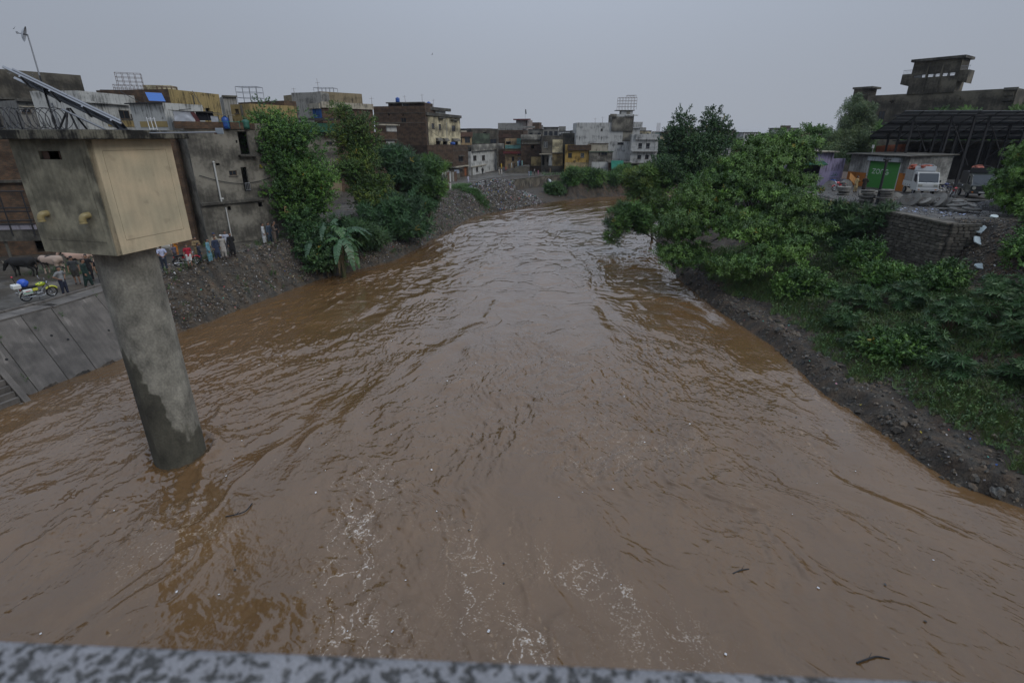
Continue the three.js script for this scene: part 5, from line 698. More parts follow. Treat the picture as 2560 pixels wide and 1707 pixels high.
// poses: elbow and wrist of each arm (x mirrored for the left arm), with a stance
const ARMS = { down: [[0.25, 1.13, -0.02], [0.27, 0.88, 0.06]], fold: [[0.25, 1.13, 0.03], [0.02, 1.14, 0.2]], hip: [[0.38, 1.16, -0.08], [0.2, 1.0, 0.05]], back: [[0.26, 1.14, -0.1], [0.08, 0.98, -0.16]], phone: [[0.24, 1.12, 0.08], [0.1, 1.22, 0.28]] };
const figures = {};
function figure(kind, armR, armL, stride) {
  const key = [kind, armR, armL, stride].join(); if (figures[key]) return figures[key];
  const arms = [[1, ARMS[armR]], [-1, ARMS[armL]]].map(([s, [e, w]]) => ({ s, sh: [s * 0.18, 1.39, -0.005], e: [s * e[0], e[1], e[2]], w: [s * w[0], w[1], w[2]] }));
  const legs = [1, -1].map((s) => ({ hip: [s * 0.09, 0.9, 0], knee: [s * 0.1, 0.49, 0.02 + s * stride * 0.5], ank: [s * 0.105, 0.075, s * stride] }));
  const bone = (a, ra, b, rb, fl) => [...a, ra, ...b, rb, fl];
  const torso = (g) => [bone([-0.1, 1.36, 0], 0.075 + g, [0.1, 1.36, 0], 0.075 + g), bone([0, 1.3, 0], 0.145 + g, [0, 1.1, 0.005], 0.125 + g, 1.3), bone([0, 1.1, 0.005], 0.125 + g, [0, 0.95, 0], 0.135 + g, 1.3)];
  const skinB = [...torso(-0.02), bone([0, 1.4, -0.01], 0.06, [0, 1.52, 0.005], 0.052)];
  for (const a of arms) skinB.push(bone(a.sh, 0.05, a.e, 0.04), bone(a.e, 0.04, a.w, 0.027));
  for (const l of legs) skinB.push(bone(l.hip, 0.085, l.knee, 0.055), bone(l.knee, 0.053, l.ank, 0.036), bone([l.ank[0], 0.04, l.ank[2] - 0.03], 0.036, [l.ank[0] * 1.12, 0.03, l.ank[2] + 0.14], 0.03));
  const hands = arms.map((a) => { const d = V(a.w[0] - a.e[0], a.w[1] - a.e[1], a.w[2] - a.e[2]).normalize(), g = HAND.clone(); if (a.s > 0) { } else g.scale(-1, 1, 1), g.index && (() => { const ix = g.index.array; for (let i = 0; i < ix.length; i += 3) [ix[i], ix[i + 1]] = [ix[i + 1], ix[i]]; })(); g.applyQuaternion(new THREE.Quaternion().setFromUnitVectors(V(0, -1, 0), d)); g.translate(...a.w); return g; });
  const body = merge([skin(skinB, 0.024, 0.04), HEAD.clone().translate(0, 1.6, 0.02), ...hands]);
  const g = kind === 'tee' || kind === 'shorts' ? 0.012 : 0.02, top = [...torso(g)], low = [];
  for (const a of arms) { if (g < 0.015) { const m = a.sh.map((v, i) => mix(v, a.e[i], 0.75)); top.push(bone(a.sh, 0.07, m, 0.062)); } else top.push(bone(a.sh, 0.07, a.e, 0.062), bone(a.e, 0.06, a.w.map((v, i) => mix(a.e[i], v, 0.88)), 0.05)); }
  if (kind === 'kurta') top.push(bone([0, 1.0, 0], 0.165, [0, 0.56, 0.0], 0.215, 1.45)); else top.push(bone([0, 1.0, 0], 0.15, [0, 0.84, 0], 0.165, 1.35));
  for (const l of legs) { const sh = kind === 'shorts', e = sh ? l.knee : l.ank; low.push(bone(l.hip, 0.12, l.knee, kind === 'kurta' ? 0.105 : 0.085)); if (!sh) low.push(bone(l.knee, kind === 'kurta' ? 0.105 : 0.08, [e[0], e[1] + 0.06, e[2]], kind === 'kurta' ? 0.07 : 0.062)); }
  const hem = kind === 'kurta' ? 0.42 : 0.8;
  const shirt = skin(top, 0.026, 0.035, (x, y, z) => Math.max(hem - y, y - 1.455 + Math.abs(x) * 0.12)), pants = skin(low, 0.026, 0.03, (x, y) => Math.max(y - 1.0, (kind === 'shorts' ? 0.46 : 0.06) - y));
  const shoes = merge(legs.map((l) => skin([bone([l.ank[0], 0.04, l.ank[2] - 0.035], 0.044, [l.ank[0] * 1.12, 0.03, l.ank[2] + 0.15], 0.036)], 0.02, 0.02, (x, y) => y - 0.075)));
  return figures[key] = { body, shirt, pants, shoes };
}
function person(label, x, f, y, turn, { kind = 'kurta', arms = ['down', 'down'], stride = 0.05, top = [0.5, 0.5, 0.5], low, h = 1.7, beard, cap, skinK = 0, mat, matLow, look = 0, group }) {
  const t = thing('person', label, 'person', [x, y, -f], turn, group), F = figure(kind, arms[0], arms[1], stride); t.scale.setScalar(h / 1.71);
  part(t, 'body', F.body, SKINS[skinK]);
  part(t, kind === 'kurta' ? 'long_shirt' : 'shirt', F.shirt, mat ?? fabric(...top)); part(t, kind === 'shorts' ? 'shorts' : 'trousers', F.pants, matLow ?? fabric(...(low ?? top))); part(t, 'shoes', F.shoes, shoeM);
  const hd = HAIR.clone().translate(0, 1.6, 0.02); part(t, 'hair', hd, hairM); part(t, 'eyes', EYES.clone().translate(0, 1.6, 0.02), eyeM);
  if (beard) part(t, 'beard', BEARD.clone().translate(0, 1.6, 0.02), hairM); if (cap) part(t, 'cap', CAP.clone().translate(0, 1.6, 0.02), fabric(...cap));
  return t;
}
{ const R = 3.66, A = Math.atan2, face = (x, f, tx, tf) => A(tx - x, -(tf - f));
  const river = 0.9, P = (l, x, f, o, tn) => person(l, x, f, o.y ?? R, tn ?? river, { group: 'onlookers on the west bank', ...o, h: (o.h ?? 1.7) * 1.1 });
  P('boy in grey t-shirt and navy trousers, hands on hips, near the striped motorcycle', -28.19, 31.66, { kind: 'tee', arms: ['hip', 'hip'], top: [0.27, 0.28, 0.29], low: [0.02, 0.025, 0.05], h: 1.62, y: 3.69 }, 1.5);
  P('man in dark grey t-shirt and shorts beside the cows', -29.55, 34.4, { kind: 'shorts', top: [0.05, 0.055, 0.06], low: [0.05, 0.045, 0.04], cap: [0.02, 0.02, 0.025] }, 0.6);
  P('youth in black t-shirt at the back of the group by the pier', -29.2, 35.2, { kind: 'tee', top: [0.015, 0.015, 0.018], low: [0.02, 0.02, 0.025], h: 1.66 }, 0.2);
  P('man in dark green kurta with legs apart behind the pier', -28.1, 33.5, { top: [0.012, 0.035, 0.03], stride: 0.14, h: 1.72 }, 1.9);
  P('man in black clothes half hidden by the pier', -27.75, 34.3, { kind: 'tee', top: [0.012, 0.012, 0.014], low: [0.02, 0.02, 0.025] }, 1.2);
  P('man in blue checked shirt with hands behind his back', -25.96, 38.2, { kind: 'tee', arms: ['back', 'back'], mat: std({ map: checkTex, roughness: 0.95 }), low: [0.03, 0.04, 0.06], h: 1.72 }, -2.4);
  P('person in bright orange shirt behind the red motorcycle', -27.6, 42.4, { kind: 'tee', top: [0.55, 0.2, 0.02], low: [0.5, 0.18, 0.02], arms: ['phone', 'down'], h: 1.6 }, 0.4);
  P('child in dull purple shirt behind the red motorcycle', -26.9, 41.1, { kind: 'tee', top: [0.13, 0.12, 0.17], low: [0.05, 0.05, 0.06], h: 1.25 }, 1.2);
  P('boy in red t-shirt and checked shorts by the red motorcycle', -24.75, 39.35, { kind: 'shorts', top: [0.42, 0.02, 0.045], matLow: std({ map: plaidTex, roughness: 0.95 }), h: 1.56 }, 0.7);
  P('man in brown kurta with folded arms', -25.34, 41.6, { top: [0.26, 0.19, 0.1], arms: ['fold', 'fold'], beard: true }, 0.9);
  P('short boy in dark blue kurta in front of the man in brown', -24.7, 40.75, { top: [0.035, 0.045, 0.07], h: 1.42 }, 2.4);
  P('man in light blue kurta seen from behind on the bank edge', -23.96, 40.8, { top: [0.15, 0.33, 0.4], h: 1.72 }, 1.9);
  P('man in navy clothes next to the light blue kurta', -23.95, 41.9, { top: [0.03, 0.045, 0.09], h: 1.7 }, 1.2);
  P('man in beige waistcoat and blue cap', -24.8, 43.4, { top: [0.42, 0.38, 0.3], cap: [0.03, 0.06, 0.14], arms: ['phone', 'down'] }, 1.5);
  P('man in pale grey kurta with hands behind his back', -23.74, 42.5, { top: [0.42, 0.4, 0.37], arms: ['back', 'back'], cap: [0.6, 0.6, 0.6], beard: true }, 0.7);
  P('man in white and blue shirt behind the pale grey kurta', -24.4, 44.4, { kind: 'tee', top: [0.45, 0.48, 0.58], low: [0.12, 0.12, 0.14] }, 0.6);
  P('bearded man in black kurta at the end of the group', -23.3, 43.1, { top: [0.012, 0.012, 0.014], beard: true, h: 1.76, arms: ['back', 'down'] }, 0.9);
  P('man in white kurta in the group of four by the grey house', -23.06, 48.5, { top: [0.55, 0.57, 0.58], h: 1.72 }, 1.9);
  P('man in slate blue kurta beside the white kurta by the grey house', -22.8, 49.1, { top: [0.06, 0.09, 0.13] }, 1.3);
  P('man in black by the grey house wall', -22.5, 49.8, { top: [0.014, 0.014, 0.016] }, 0.4);
  P('man in brown kurta with folded arms nearest the tall tree', -22.2, 48.8, { top: [0.13, 0.1, 0.08], arms: ['fold', 'fold'] }, 2.2);
  const Fp = (l, x, f, o, tn) => person(l, x, f, o.y ?? R, tn ?? 1.2, { group: 'people on the far lane', ...o });
  Fp('man in black walking up the far wet lane', -7.76, 144, { top: [0.012, 0.012, 0.014], stride: 0.16 }, 2.8);
  Fp('person in white robe at the edge of the far lane', -9.3, 115.2, { top: [0.52, 0.52, 0.62], h: 1.68 }, 1.0);
  Fp('child in red by the refuse slope', -11.9, 100.1, { kind: 'tee', top: [0.4, 0.05, 0.04], low: [0.3, 0.12, 0.1], h: 1.3, y: GY_(-11.9, -100.1) }, 1.2);
  Fp('child in white kurta by the refuse slope', -11.4, 99.6, { top: [0.55, 0.54, 0.5], h: 1.5, y: GY_(-11.4, -99.6) }, 0.8);
  Fp('man in cream kurta left of a pair at the foot of the ramp', -3.3, 140.1, { top: [0.46, 0.42, 0.36] }); Fp('man in white kurta right of a pair at the foot of the ramp', -2.7, 140.3, { top: [0.52, 0.5, 0.47] });
  Fp('man in tan kurta standing at the dark doorway', -3.9, 160, { top: [0.34, 0.28, 0.2], y: 4.6 });
  [['man in yellow shirt on the ramp', -2.9, 149.8, [0.55, 0.36, 0.03], 4.55], ['child in red sitting group on the ramp', -1.7, 149.7, [0.4, 0.04, 0.05], 4.2], ['man in dark grey on the ramp', -0.8, 150.1, [0.06, 0.07, 0.09], 4.6], ['man in white on the ramp', -0.1, 150, [0.5, 0.52, 0.5], 4.78], ['man in black on the ramp', 0.6, 149.9, [0.015, 0.016, 0.02], 4.85], ['man in pale blue by the tan house', 1.6, 150.2, [0.3, 0.44, 0.5], 5.2], ['man in bright blue by the tan house', 1.95, 150.9, [0.12, 0.2, 0.5], 5.35], ['man in navy by the tan house', 2.3, 150.6, [0.02, 0.03, 0.07], 5.38], ['man in aqua by the tan house', 2.75, 150.3, [0.22, 0.42, 0.42], 5.36]].forEach(([l, x, f, c, y]) => Fp(l, x, f, { top: c, y, h: l.startsWith('child') ? 1.2 : 1.7 }));
  [['child in pale blue at the top of the far river wall', 4.2, 135.4, [0.45, 0.5, 0.62], 1.45], ['child in aqua and red at the top of the far river wall', 4.7, 136, [0.12, 0.38, 0.36], 1.45], ['boy in white vest and black trousers on the far path', 5.8, 141, [0.5, 0.5, 0.5], 1.6], ['small girl in pink on the far path', 6.8, 141.9, [0.6, 0.2, 0.32], 1.25], ['man in dark brown leaning by the far houses', 9.8, 145.4, [0.07, 0.05, 0.04], 1.6], ['woman in tan shawl by the far houses', 10.2, 145.5, [0.3, 0.22, 0.14], 1.5]].forEach(([l, x, f, c, h]) => Fp(l, x, f, { top: c, h, kind: l.includes('vest') ? 'tee' : 'kurta', low: l.includes('vest') ? [0.03, 0.03, 0.03] : undefined }, 2));
  const E = (l, x, f, o, tn) => person(l, x, f, 7.2, tn, o);
  E('man in tan kurta talking in front of the green shutter', 38.0, 59.7, { top: [0.40, 0.30, 0.15], arms: ['phone', 'down'], h: 1.74 }, 0.5); E('man in dark brown kurta beside the tan kurta', 38.7, 59.4, { top: [0.05, 0.035, 0.03], h: 1.78, arms: ['back', 'back'] }, -0.9);
}
// ---------------------------------------------------------------- cattle
{
  const hide = (r, fn) => tex(256, (u, v) => fn(fbmT(u * 4, v * 4, 3, 4), u, v), { metres: 2.4 });
  const cow = (name, label, x, f, turn, mat, cat = 'cow', graze = 1, scale = 1) => {
    const hy = graze ? 0.62 : 1.25, b = [[-0.62, 1.08, 0, 0.27, 0.55, 1.02, 0, 0.29], [0.5, 0.95, 0, 0.27, -0.3, 0.88, 0, 0.26], [-0.75, 1.12, 0, 0.2, -0.55, 1.05, 0, 0.25], [0.6, 1.12, 0, 0.2, 0.98, graze ? 1.0 : 1.25, 0, 0.13], [0.98, graze ? 1.0 : 1.25, 0, 0.13, 1.15, hy + 0.18, 0, 0.12], [1.12, hy + 0.2, 0, 0.125, 1.32, hy - 0.12, 0, 0.075], [1.32, hy - 0.12, 0, 0.075, 1.37, hy - 0.2, 0, 0.065]];
    for (const z of [0.15, -0.15]) {
      b.push([0.52, 0.92, z, 0.14, 0.5, 0.5, z, 0.075], [0.5, 0.5, z, 0.065, 0.52, 0.12, z, 0.045], [0.52, 0.1, z, 0.05, 0.55, 0.035, z, 0.055]);   // front: shoulder, wrist, hoof
      b.push([-0.6, 0.98, z, 0.19, -0.52, 0.68, z, 0.11], [-0.52, 0.68, z, 0.095, -0.74, 0.48, z, 0.06], [-0.74, 0.48, z, 0.055, -0.68, 0.12, z, 0.043], [-0.68, 0.1, z, 0.05, -0.65, 0.035, z, 0.055]);   // hind: knee forward, hock back
      b.push([1.12, hy + 0.26, z * 0.6, 0.035, 1.1, hy + 0.24, z * 1.7, 0.03, 1]);
    }
    b.push([-0.9, 1.2, 0, 0.04, -0.98, 0.85, 0, 0.025], [-0.98, 0.85, 0, 0.025, -0.96, 0.5, 0, 0.035]);
    const t = thing(name, label, cat, [x, GY_(x, -f) + 0.12, -f], turn); t.scale.setScalar(scale); part(t, 'body', skin(b, 0.032, 0.07), mat);
    for (const z of [0.08, -0.08]) part(t, 'horn', tube([V(1.1, hy + 0.32, z), V(1.11, hy + 0.42, z * 2), V(1.16, hy + 0.5, z * 1.9)], 0.018, 6), M.cream);
    return t;
  };
  const spot = (base, dark, k) => std({ roughness: 0.85, map: hide(0, (n) => { const s = sst(k, k + 0.06, n); return base.map((c, i) => mix(c, dark[i], s)); }) });
  cow('cow', 'black cow grazing at the end of the row by the brick wall', -34.75, 36.3, Math.PI + 0.05, spot([0.09, 0.085, 0.085], [0.05, 0.05, 0.05], 0.2));
  cow('cow', 'grey white cow with black speckles next to the black cow', -33.2, 36.9, Math.PI - 0.1, spot([0.62, 0.55, 0.5], [0.2, 0.19, 0.19], 0.1));
  cow('cow', 'pinkish white cow with large black patches behind the speckled cow', -32.4, 38.4, Math.PI + 0.15, spot([0.72, 0.6, 0.54], [0.06, 0.06, 0.065], 0.16), 'cow', 0);
  cow('calf', 'white calf grazing behind the blue checked shirt', -28.9, 43.4, Math.PI * 0.96, spot([0.72, 0.7, 0.66], [0.6, 0.58, 0.55], 0.3), 'calf', 1, 0.72);
}
// ---------------------------------------------------------------- motorcycles and pickups
const rubber = std({ color: lin(0.015, 0.015, 0.016), roughness: 0.9 }), chrome = std({ color: lin(0.55, 0.56, 0.58), metalness: 1, roughness: 0.22 });
function motorcycle(label, x, f, y, turn, paint, { box, lean = 0.1, stripe } = {}) {
  const t = thing('motorcycle', label, 'motorcycle', [x, y, -f], turn); t.rotation.order = 'YXZ'; t.rotation.x = lean;
  for (const wx of [-0.64, 0.66]) { const w = part(t, 'wheel', new THREE.TorusGeometry(0.27, 0.045, 8, 24).translate(wx, 0.31, 0), rubber); part(w, 'rim', new THREE.TorusGeometry(0.235, 0.014, 6, 24).translate(wx, 0.31, 0), chrome); part(w, 'hub', new THREE.CylinderGeometry(0.06, 0.06, 0.12, 12).rotateX(Math.PI / 2).translate(wx, 0.31, 0), M.steel); part(w, 'spokes', [...Array(12)].map((_, i) => { const a = i / 12 * 6.283; return bar(V(wx, 0.31, 0), V(wx + Math.cos(a) * 0.235, 0.31 + Math.sin(a) * 0.235, 0), 0.004, 0.004, 3); }), chrome).userData.kind = 'stuff'; }
  const fend = (wx, a0, a1, m) => { const pts = []; for (let i = 0; i <= 8; i++) { const a = mix(a0, a1, i / 8); pts.push(V(wx + Math.cos(a) * 0.345, 0.31 + Math.sin(a) * 0.345, 0)); } part(t, 'mudguard', tube(pts, 0.05, 12, 6), m); };
  fend(0.66, 0.5, 2.4, stripe ? stripe : paint); fend(-0.64, 0.9, 3.0, stripe ? M.white : M.black);
  part(t, 'frame', [bar(V(-0.05, 0.35, 0), V(0.42, 0.86, 0), 0.022), bar(V(-0.1, 0.78, 0), V(0.42, 0.88, 0), 0.022), bar(V(-0.1, 0.35, 0), V(-0.1, 0.78, 0), 0.02), bar(V(-0.64, 0.31, 0.08), V(-0.05, 0.35, 0.06), 0.02), bar(V(-0.64, 0.31, -0.08), V(-0.05, 0.35, -0.06), 0.02), bar(V(-0.1, 0.78, 0), V(-0.8, 0.74, 0), 0.02)], M.black);
  const tank = new THREE.SphereGeometry(0.5, 18, 12).scale(0.54, 0.26, 0.27).translate(0.2, 0.9, 0); part(t, 'fuel_tank', metricUV(tank), paint);
  part(t, 'side_cover', [rbx(0.28, 0.18, 0.2, 0.05, -0.14, 0.66, 0)], stripe ?? paint);
  part(t, 'seat', rbx(0.72, 0.11, 0.24, 0.05, -0.38, 0.84, 0, 3), rubber);
  part(t, 'engine', [rbx(0.26, 0.2, 0.22, 0.04, 0.08, 0.36, 0), new THREE.CylinderGeometry(0.09, 0.09, 0.24, 12).rotateZ(-0.5).translate(0.22, 0.53, 0), rbx(0.14, 0.14, 0.3, 0.03, -0.06, 0.36, 0)], M.steel);
  part(t, 'exhaust', [tube([V(0.26, 0.46, 0.08), V(0.3, 0.3, 0.12), V(0.05, 0.22, 0.14), V(-0.3, 0.26, 0.15)], 0.022, 14, 6), bar(V(-0.25, 0.26, 0.15), V(-0.95, 0.33, 0.17), 0.042, 0.048, 8)], chrome);
  for (const z of [0.09, -0.09]) { part(t, 'fork_leg', bar(V(0.66, 0.31, z), V(0.44, 0.95, z), 0.024, 0.026), chrome); part(t, 'shock_absorber', bar(V(-0.62, 0.36, z * 1.3), V(-0.5, 0.76, z * 1.2), 0.028), chrome); }
  part(t, 'handlebar', tube([V(0.3, 1.08, 0.36), V(0.38, 1.1, 0.2), V(0.44, 1.0, 0.05), V(0.44, 1.0, -0.05), V(0.38, 1.1, -0.2), V(0.3, 1.08, -0.36)], 0.014, 18), M.black);
  part(t, 'headlamp', new THREE.SphereGeometry(0.095, 12, 8, 0, 6.283, 0, 1.6).rotateZ(-Math.PI / 2).translate(0.5, 0.93, 0), chrome); part(t, 'tail_lamp', rbx(0.07, 0.08, 0.12, 0.02, -0.84, 0.76, 0), std({ color: lin(0.35, 0.02, 0.02), roughness: 0.3 }));
  for (const z of [0.34, -0.34]) part(t, 'mirror', [bar(V(0.33, 1.09, z * 0.85), V(0.3, 1.27, z * 1.1), 0.008), new THREE.SphereGeometry(0.055, 10, 6).scale(0.35, 0.8, 1.1).translate(0.3, 1.29, z * 1.1)], chrome);
  part(t, 'kick_stand', bar(V(-0.05, 0.3, 0.08), V(-0.12, 0.0, 0.24), 0.014), M.black);
  if (box) { const wp = phys({ color: lin(0.6, 0.62, 0.6), roughness: 0.3 }); part(t, 'top_box', [rbx(0.4, 0.26, 0.4, 0.05, -0.98, 1.02, 0)], wp); for (const z of [0.27, -0.27]) { const p = part(t, 'pannier', rbx(0.46, 0.3, 0.2, 0.05, -0.6, 0.66, z), wp); part(p, 'pannier_band', box2(-0.82, 0.6, z - 0.104, -0.38, 0.65, z + 0.104), std({ color: lin(0.03, 0.25, 0.12) })); part(p, 'red_mark', box2(-0.72, 0.69, z - 0.103, -0.5, 0.74, z + 0.103), std({ color: lin(0.4, 0.03, 0.04) })); } part(t, 'beacon_pole', [bar(V(-0.9, 1.1, -0.1), V(-1.0, 1.55, -0.1), 0.02)], M.black); part(t, 'beacon', new THREE.SphereGeometry(0.05, 10, 8).translate(-1.0, 1.58, -0.1), std({ color: lin(0.5, 0.03, 0.06), roughness: 0.3 })); part(t, 'tail_light_box', rbx(0.1, 0.2, 0.16, 0.02, -1.05, 0.6, 0.1), chrome); }
  return t;
}
{
  const red = phys({ color: lin(0.38, 0.012, 0.025), roughness: 0.25, clearcoat: 0.6 });
  const patch = tex(256, (u, v) => { const a = Math.floor(u * 10), b = Math.floor(v * 20); return (a + b) % 2 ? [0.82, 0.82, 0.12] : [0.2, 0.45, 0.14]; }, { metres: 0.9 });
  motorcycle('yellow and green chequered patrol motorcycle with white boxes', -29.05, 30.75, 3.69, Math.atan2(31.34 - 30.12, -28.76 + 29.39), phys({ map: patch, roughness: 0.3, clearcoat: 0.5 }), { box: true, stripe: std({ color: lin(0.6, 0.62, 0.08), roughness: 0.4 }) });
  const bag = new THREE.SphereGeometry(0.3, 18, 12), bp = bag.attributes.position; for (let i = 0; i < bp.count; i++) { const s = 1 + 0.22 * pn(bp.getX(i) * 6, bp.getY(i) * 6 + bp.getZ(i) * 5); bp.setXYZ(i, bp.getX(i) * s, bp.getY(i) * s * 0.95, bp.getZ(i) * s); } bag.computeVertexNormals();
  const b = solo('blue_bag', bag, phys({ color: lin(0.03, 0.1, 0.5), roughness: 0.35 }), 'crumpled blue plastic bundle on the patrol motorcycle seat', 'bag'); b.position.set(-29.32, 3.69 + 1.12, -30.25); b.scale.set(0.95, 0.85, 0.8);
  motorcycle('red motorcycle parked among the onlookers', -25.25, 39.8, 3.67, Math.atan2(0.96, 0.87), red, {});
  motorcycle('red motorcycle parked beside the tan kurta on the yard', 37.1, 61.2, 7.2, 3.4, red, { lean: 0.14 });
  motorcycle('dark red motorcycle in front of the dark green pickup', 44.7, 54.6, 7.2, 0.75, red, { lean: 0.16 });
  motorcycle('blue motorcycle behind the white pickup', 47.6, 59.6, 7.2, 0.1, phys({ color: lin(0.015, 0.025, 0.12), roughness: 0.3 }), {});
}
function pickup(label, x, f, turn, body, round) {
  const t = thing('pickup_truck', label, 'pickup', [x, 7.2, -f], turn); t.scale.setScalar(1.2); const W = 1.62, hw = W / 2;
  // cab seen from the side: x forward
  const side = new THREE.Shape(); [[0.35, 0.42], [1.72, 0.42], [1.78, 0.62], [1.76, 0.98], [1.66, 1.08], [1.28, 1.82], [1.18, 1.9], [0.4, 1.9], [0.35, 1.84]].forEach(([a, b], i) => (i ? side.lineTo(a, b) : side.moveTo(a, b))); side.closePath();
  const win = new THREE.Path(); [[0.52, 1.12], [0.52, 1.74], [1.2, 1.74], [1.5, 1.12]].forEach(([a, b], i) => (i ? win.lineTo(a, b) : win.moveTo(a, b))); win.closePath(); side.holes.push(win);
  const sideG = (z) => ext(side, 0.05, 0.012).translate(0, 0, z - 0.025);
  const shell = [sideG(hw - 0.05), sideG(-hw + 0.05), box2(0.36, 1.86, -hw + 0.06, 1.2, 1.92, hw - 0.06), box2(0.36, 0.45, -hw + 0.06, 0.42, 1.86, hw - 0.06), bx(0.05, 0.46, W - 0.12, 1.745, 0.78, 0), bx(0.14, 0.06, W - 0.12, 1.7, 1.03, 0, 0, 0, -0.5), box2(0.4, 0.42, -hw + 0.06, 1.7, 0.48, hw - 0.06), bx(0.06, 0.1, W - 0.12, 1.24, 1.83, 0, 0, 0, 0.4), bar(V(1.68, 1.05, hw - 0.05), V(1.26, 1.84, hw - 0.05), 0.035), bar(V(1.68, 1.05, -hw + 0.05), V(1.26, 1.84, -hw + 0.05), 0.035)];
  part(t, 'cab', shell, body);
  const ws = bx(0.012, 0.88, W - 0.16, 1.475, 1.44, 0, 0, 0, 0.475); part(t, 'windscreen', ws, phys({ color: lin(0.05, 0.06, 0.07), roughness: 0.06 }));
  part(t, 'wiper', [bar(V(1.71, 1.06, -0.5), V(1.6, 1.26, 0.0), 0.008), bar(V(1.71, 1.06, 0.1), V(1.6, 1.26, 0.6), 0.008)], M.black).userData.kind = 'stuff';
  for (const z of [hw - 0.06, -hw + 0.06]) part(t, 'side_window', bx(0.8, 0.6, 0.01, 1.0, 1.42, z), M.glass);
  part(t, 'dashboard', box2(1.3, 0.9, -hw + 0.1, 1.6, 1.08, hw - 0.1), M.black); part(t, 'bench_seat', [box2(0.5, 0.55, -hw + 0.1, 1.0, 0.85, hw - 0.1), bx(0.15, 0.6, W - 0.25, 0.52, 1.15, 0)], M.black);
  part(t, 'grille', rbx(0.04, 0.2, W * 0.5, 0.015, 1.775, 0.84, 0), round ? M.black : body); part(t, 'bumper', rbx(0.1, 0.22, W + 0.02, 0.03, 1.8, 0.5, 0), round ? M.black : std({ color: lin(0.4, 0.41, 0.42), roughness: 0.5 }));
  for (const z of [0.56, -0.56]) part(t, 'headlamp', round ? new THREE.CylinderGeometry(0.13, 0.13, 0.06, 18).rotateZ(Math.PI / 2).translate(1.785, 0.84, z) : rbx(0.05, 0.17, 0.3, 0.02, 1.78, 0.84, z), phys({ color: lin(0.3, 0.3, 0.26), roughness: 0.12 }));
  for (const z of [0.62, -0.62]) part(t, 'indicator', rbx(0.04, 0.07, 0.12, 0.01, 1.845, 0.52, z), std({ color: lin(0.5, 0.14, 0.01), roughness: 0.3 }));
  for (const z of [hw + 0.09, -hw - 0.09]) part(t, 'door_mirror', rbx(0.06, 0.2, 0.13, 0.02, 1.5, 1.2, z), M.black);
  // load bed with drop sides and hoop frame
  part(t, 'bed_floor', box2(-1.8, 0.62, -hw, 0.32, 0.7, hw), body);
  for (const z of [hw - 0.02, -hw + 0.02]) { const s = part(t, 'bed_side', rbx(2.12, 0.36, 0.04, 0.012, -0.74, 0.88, z), body); for (let i = 0; i < 4; i++) part(s, 'hinge', box2(-1.6 + i * 0.55, 0.66, z - 0.035, -1.56 + i * 0.55, 0.8, z + 0.035), M.black); }
  part(t, 'tailgate', rbx(0.04, 0.36, W - 0.1, 0.012, -1.8, 0.88, 0), body);
  const sheet = round ? M.black : plaster(0.36, 0.37, 0.38); for (const z of [hw - 0.05, -hw + 0.05]) part(t, 'side_sheet', rbx(2.05, 0.95, 0.025, 0.01, -0.74, 1.54, z), sheet);
  part(t, 'front_board', rbx(0.05, 0.42, W - 0.04, 0.02, 0.28, 2.16, 0), round ? M.black : std({ color: lin(0.42, 0.44, 0.46), roughness: 0.5 })); part(t, 'hoop', tube([V(0.26, 2.0, hw - 0.05), V(0.26, 2.42, hw - 0.2), V(0.26, 2.42, -hw + 0.2), V(0.26, 2.0, -hw + 0.05)], 0.025, 20), round ? M.black : M.steel);
  for (const xx of [-1.75, -0.75, 0.25]) for (const z of [hw - 0.08, -hw + 0.08]) part(t, 'stake', bx(0.05, 1.1, 0.05, xx, 1.55, z), M.black);
  part(t, 'chassis', box2(-1.8, 0.4, -0.35, 1.6, 0.62, 0.35), M.black);
  for (const xx of [1.05, -1.15]) for (const z of [hw - 0.1, -hw + 0.1]) { const w = part(t, 'wheel', new THREE.TorusGeometry(0.215, 0.075, 10, 22).translate(xx, 0.29, z), rubber); part(w, 'rim', new THREE.CylinderGeometry(0.17, 0.17, 0.1, 16).rotateX(Math.PI / 2).translate(xx, 0.29, z), M.steel); }
  part(t, 'number_plate', box2(1.852, 0.46, -0.2, 1.86, 0.56, 0.2), M.white);
  return t;
}
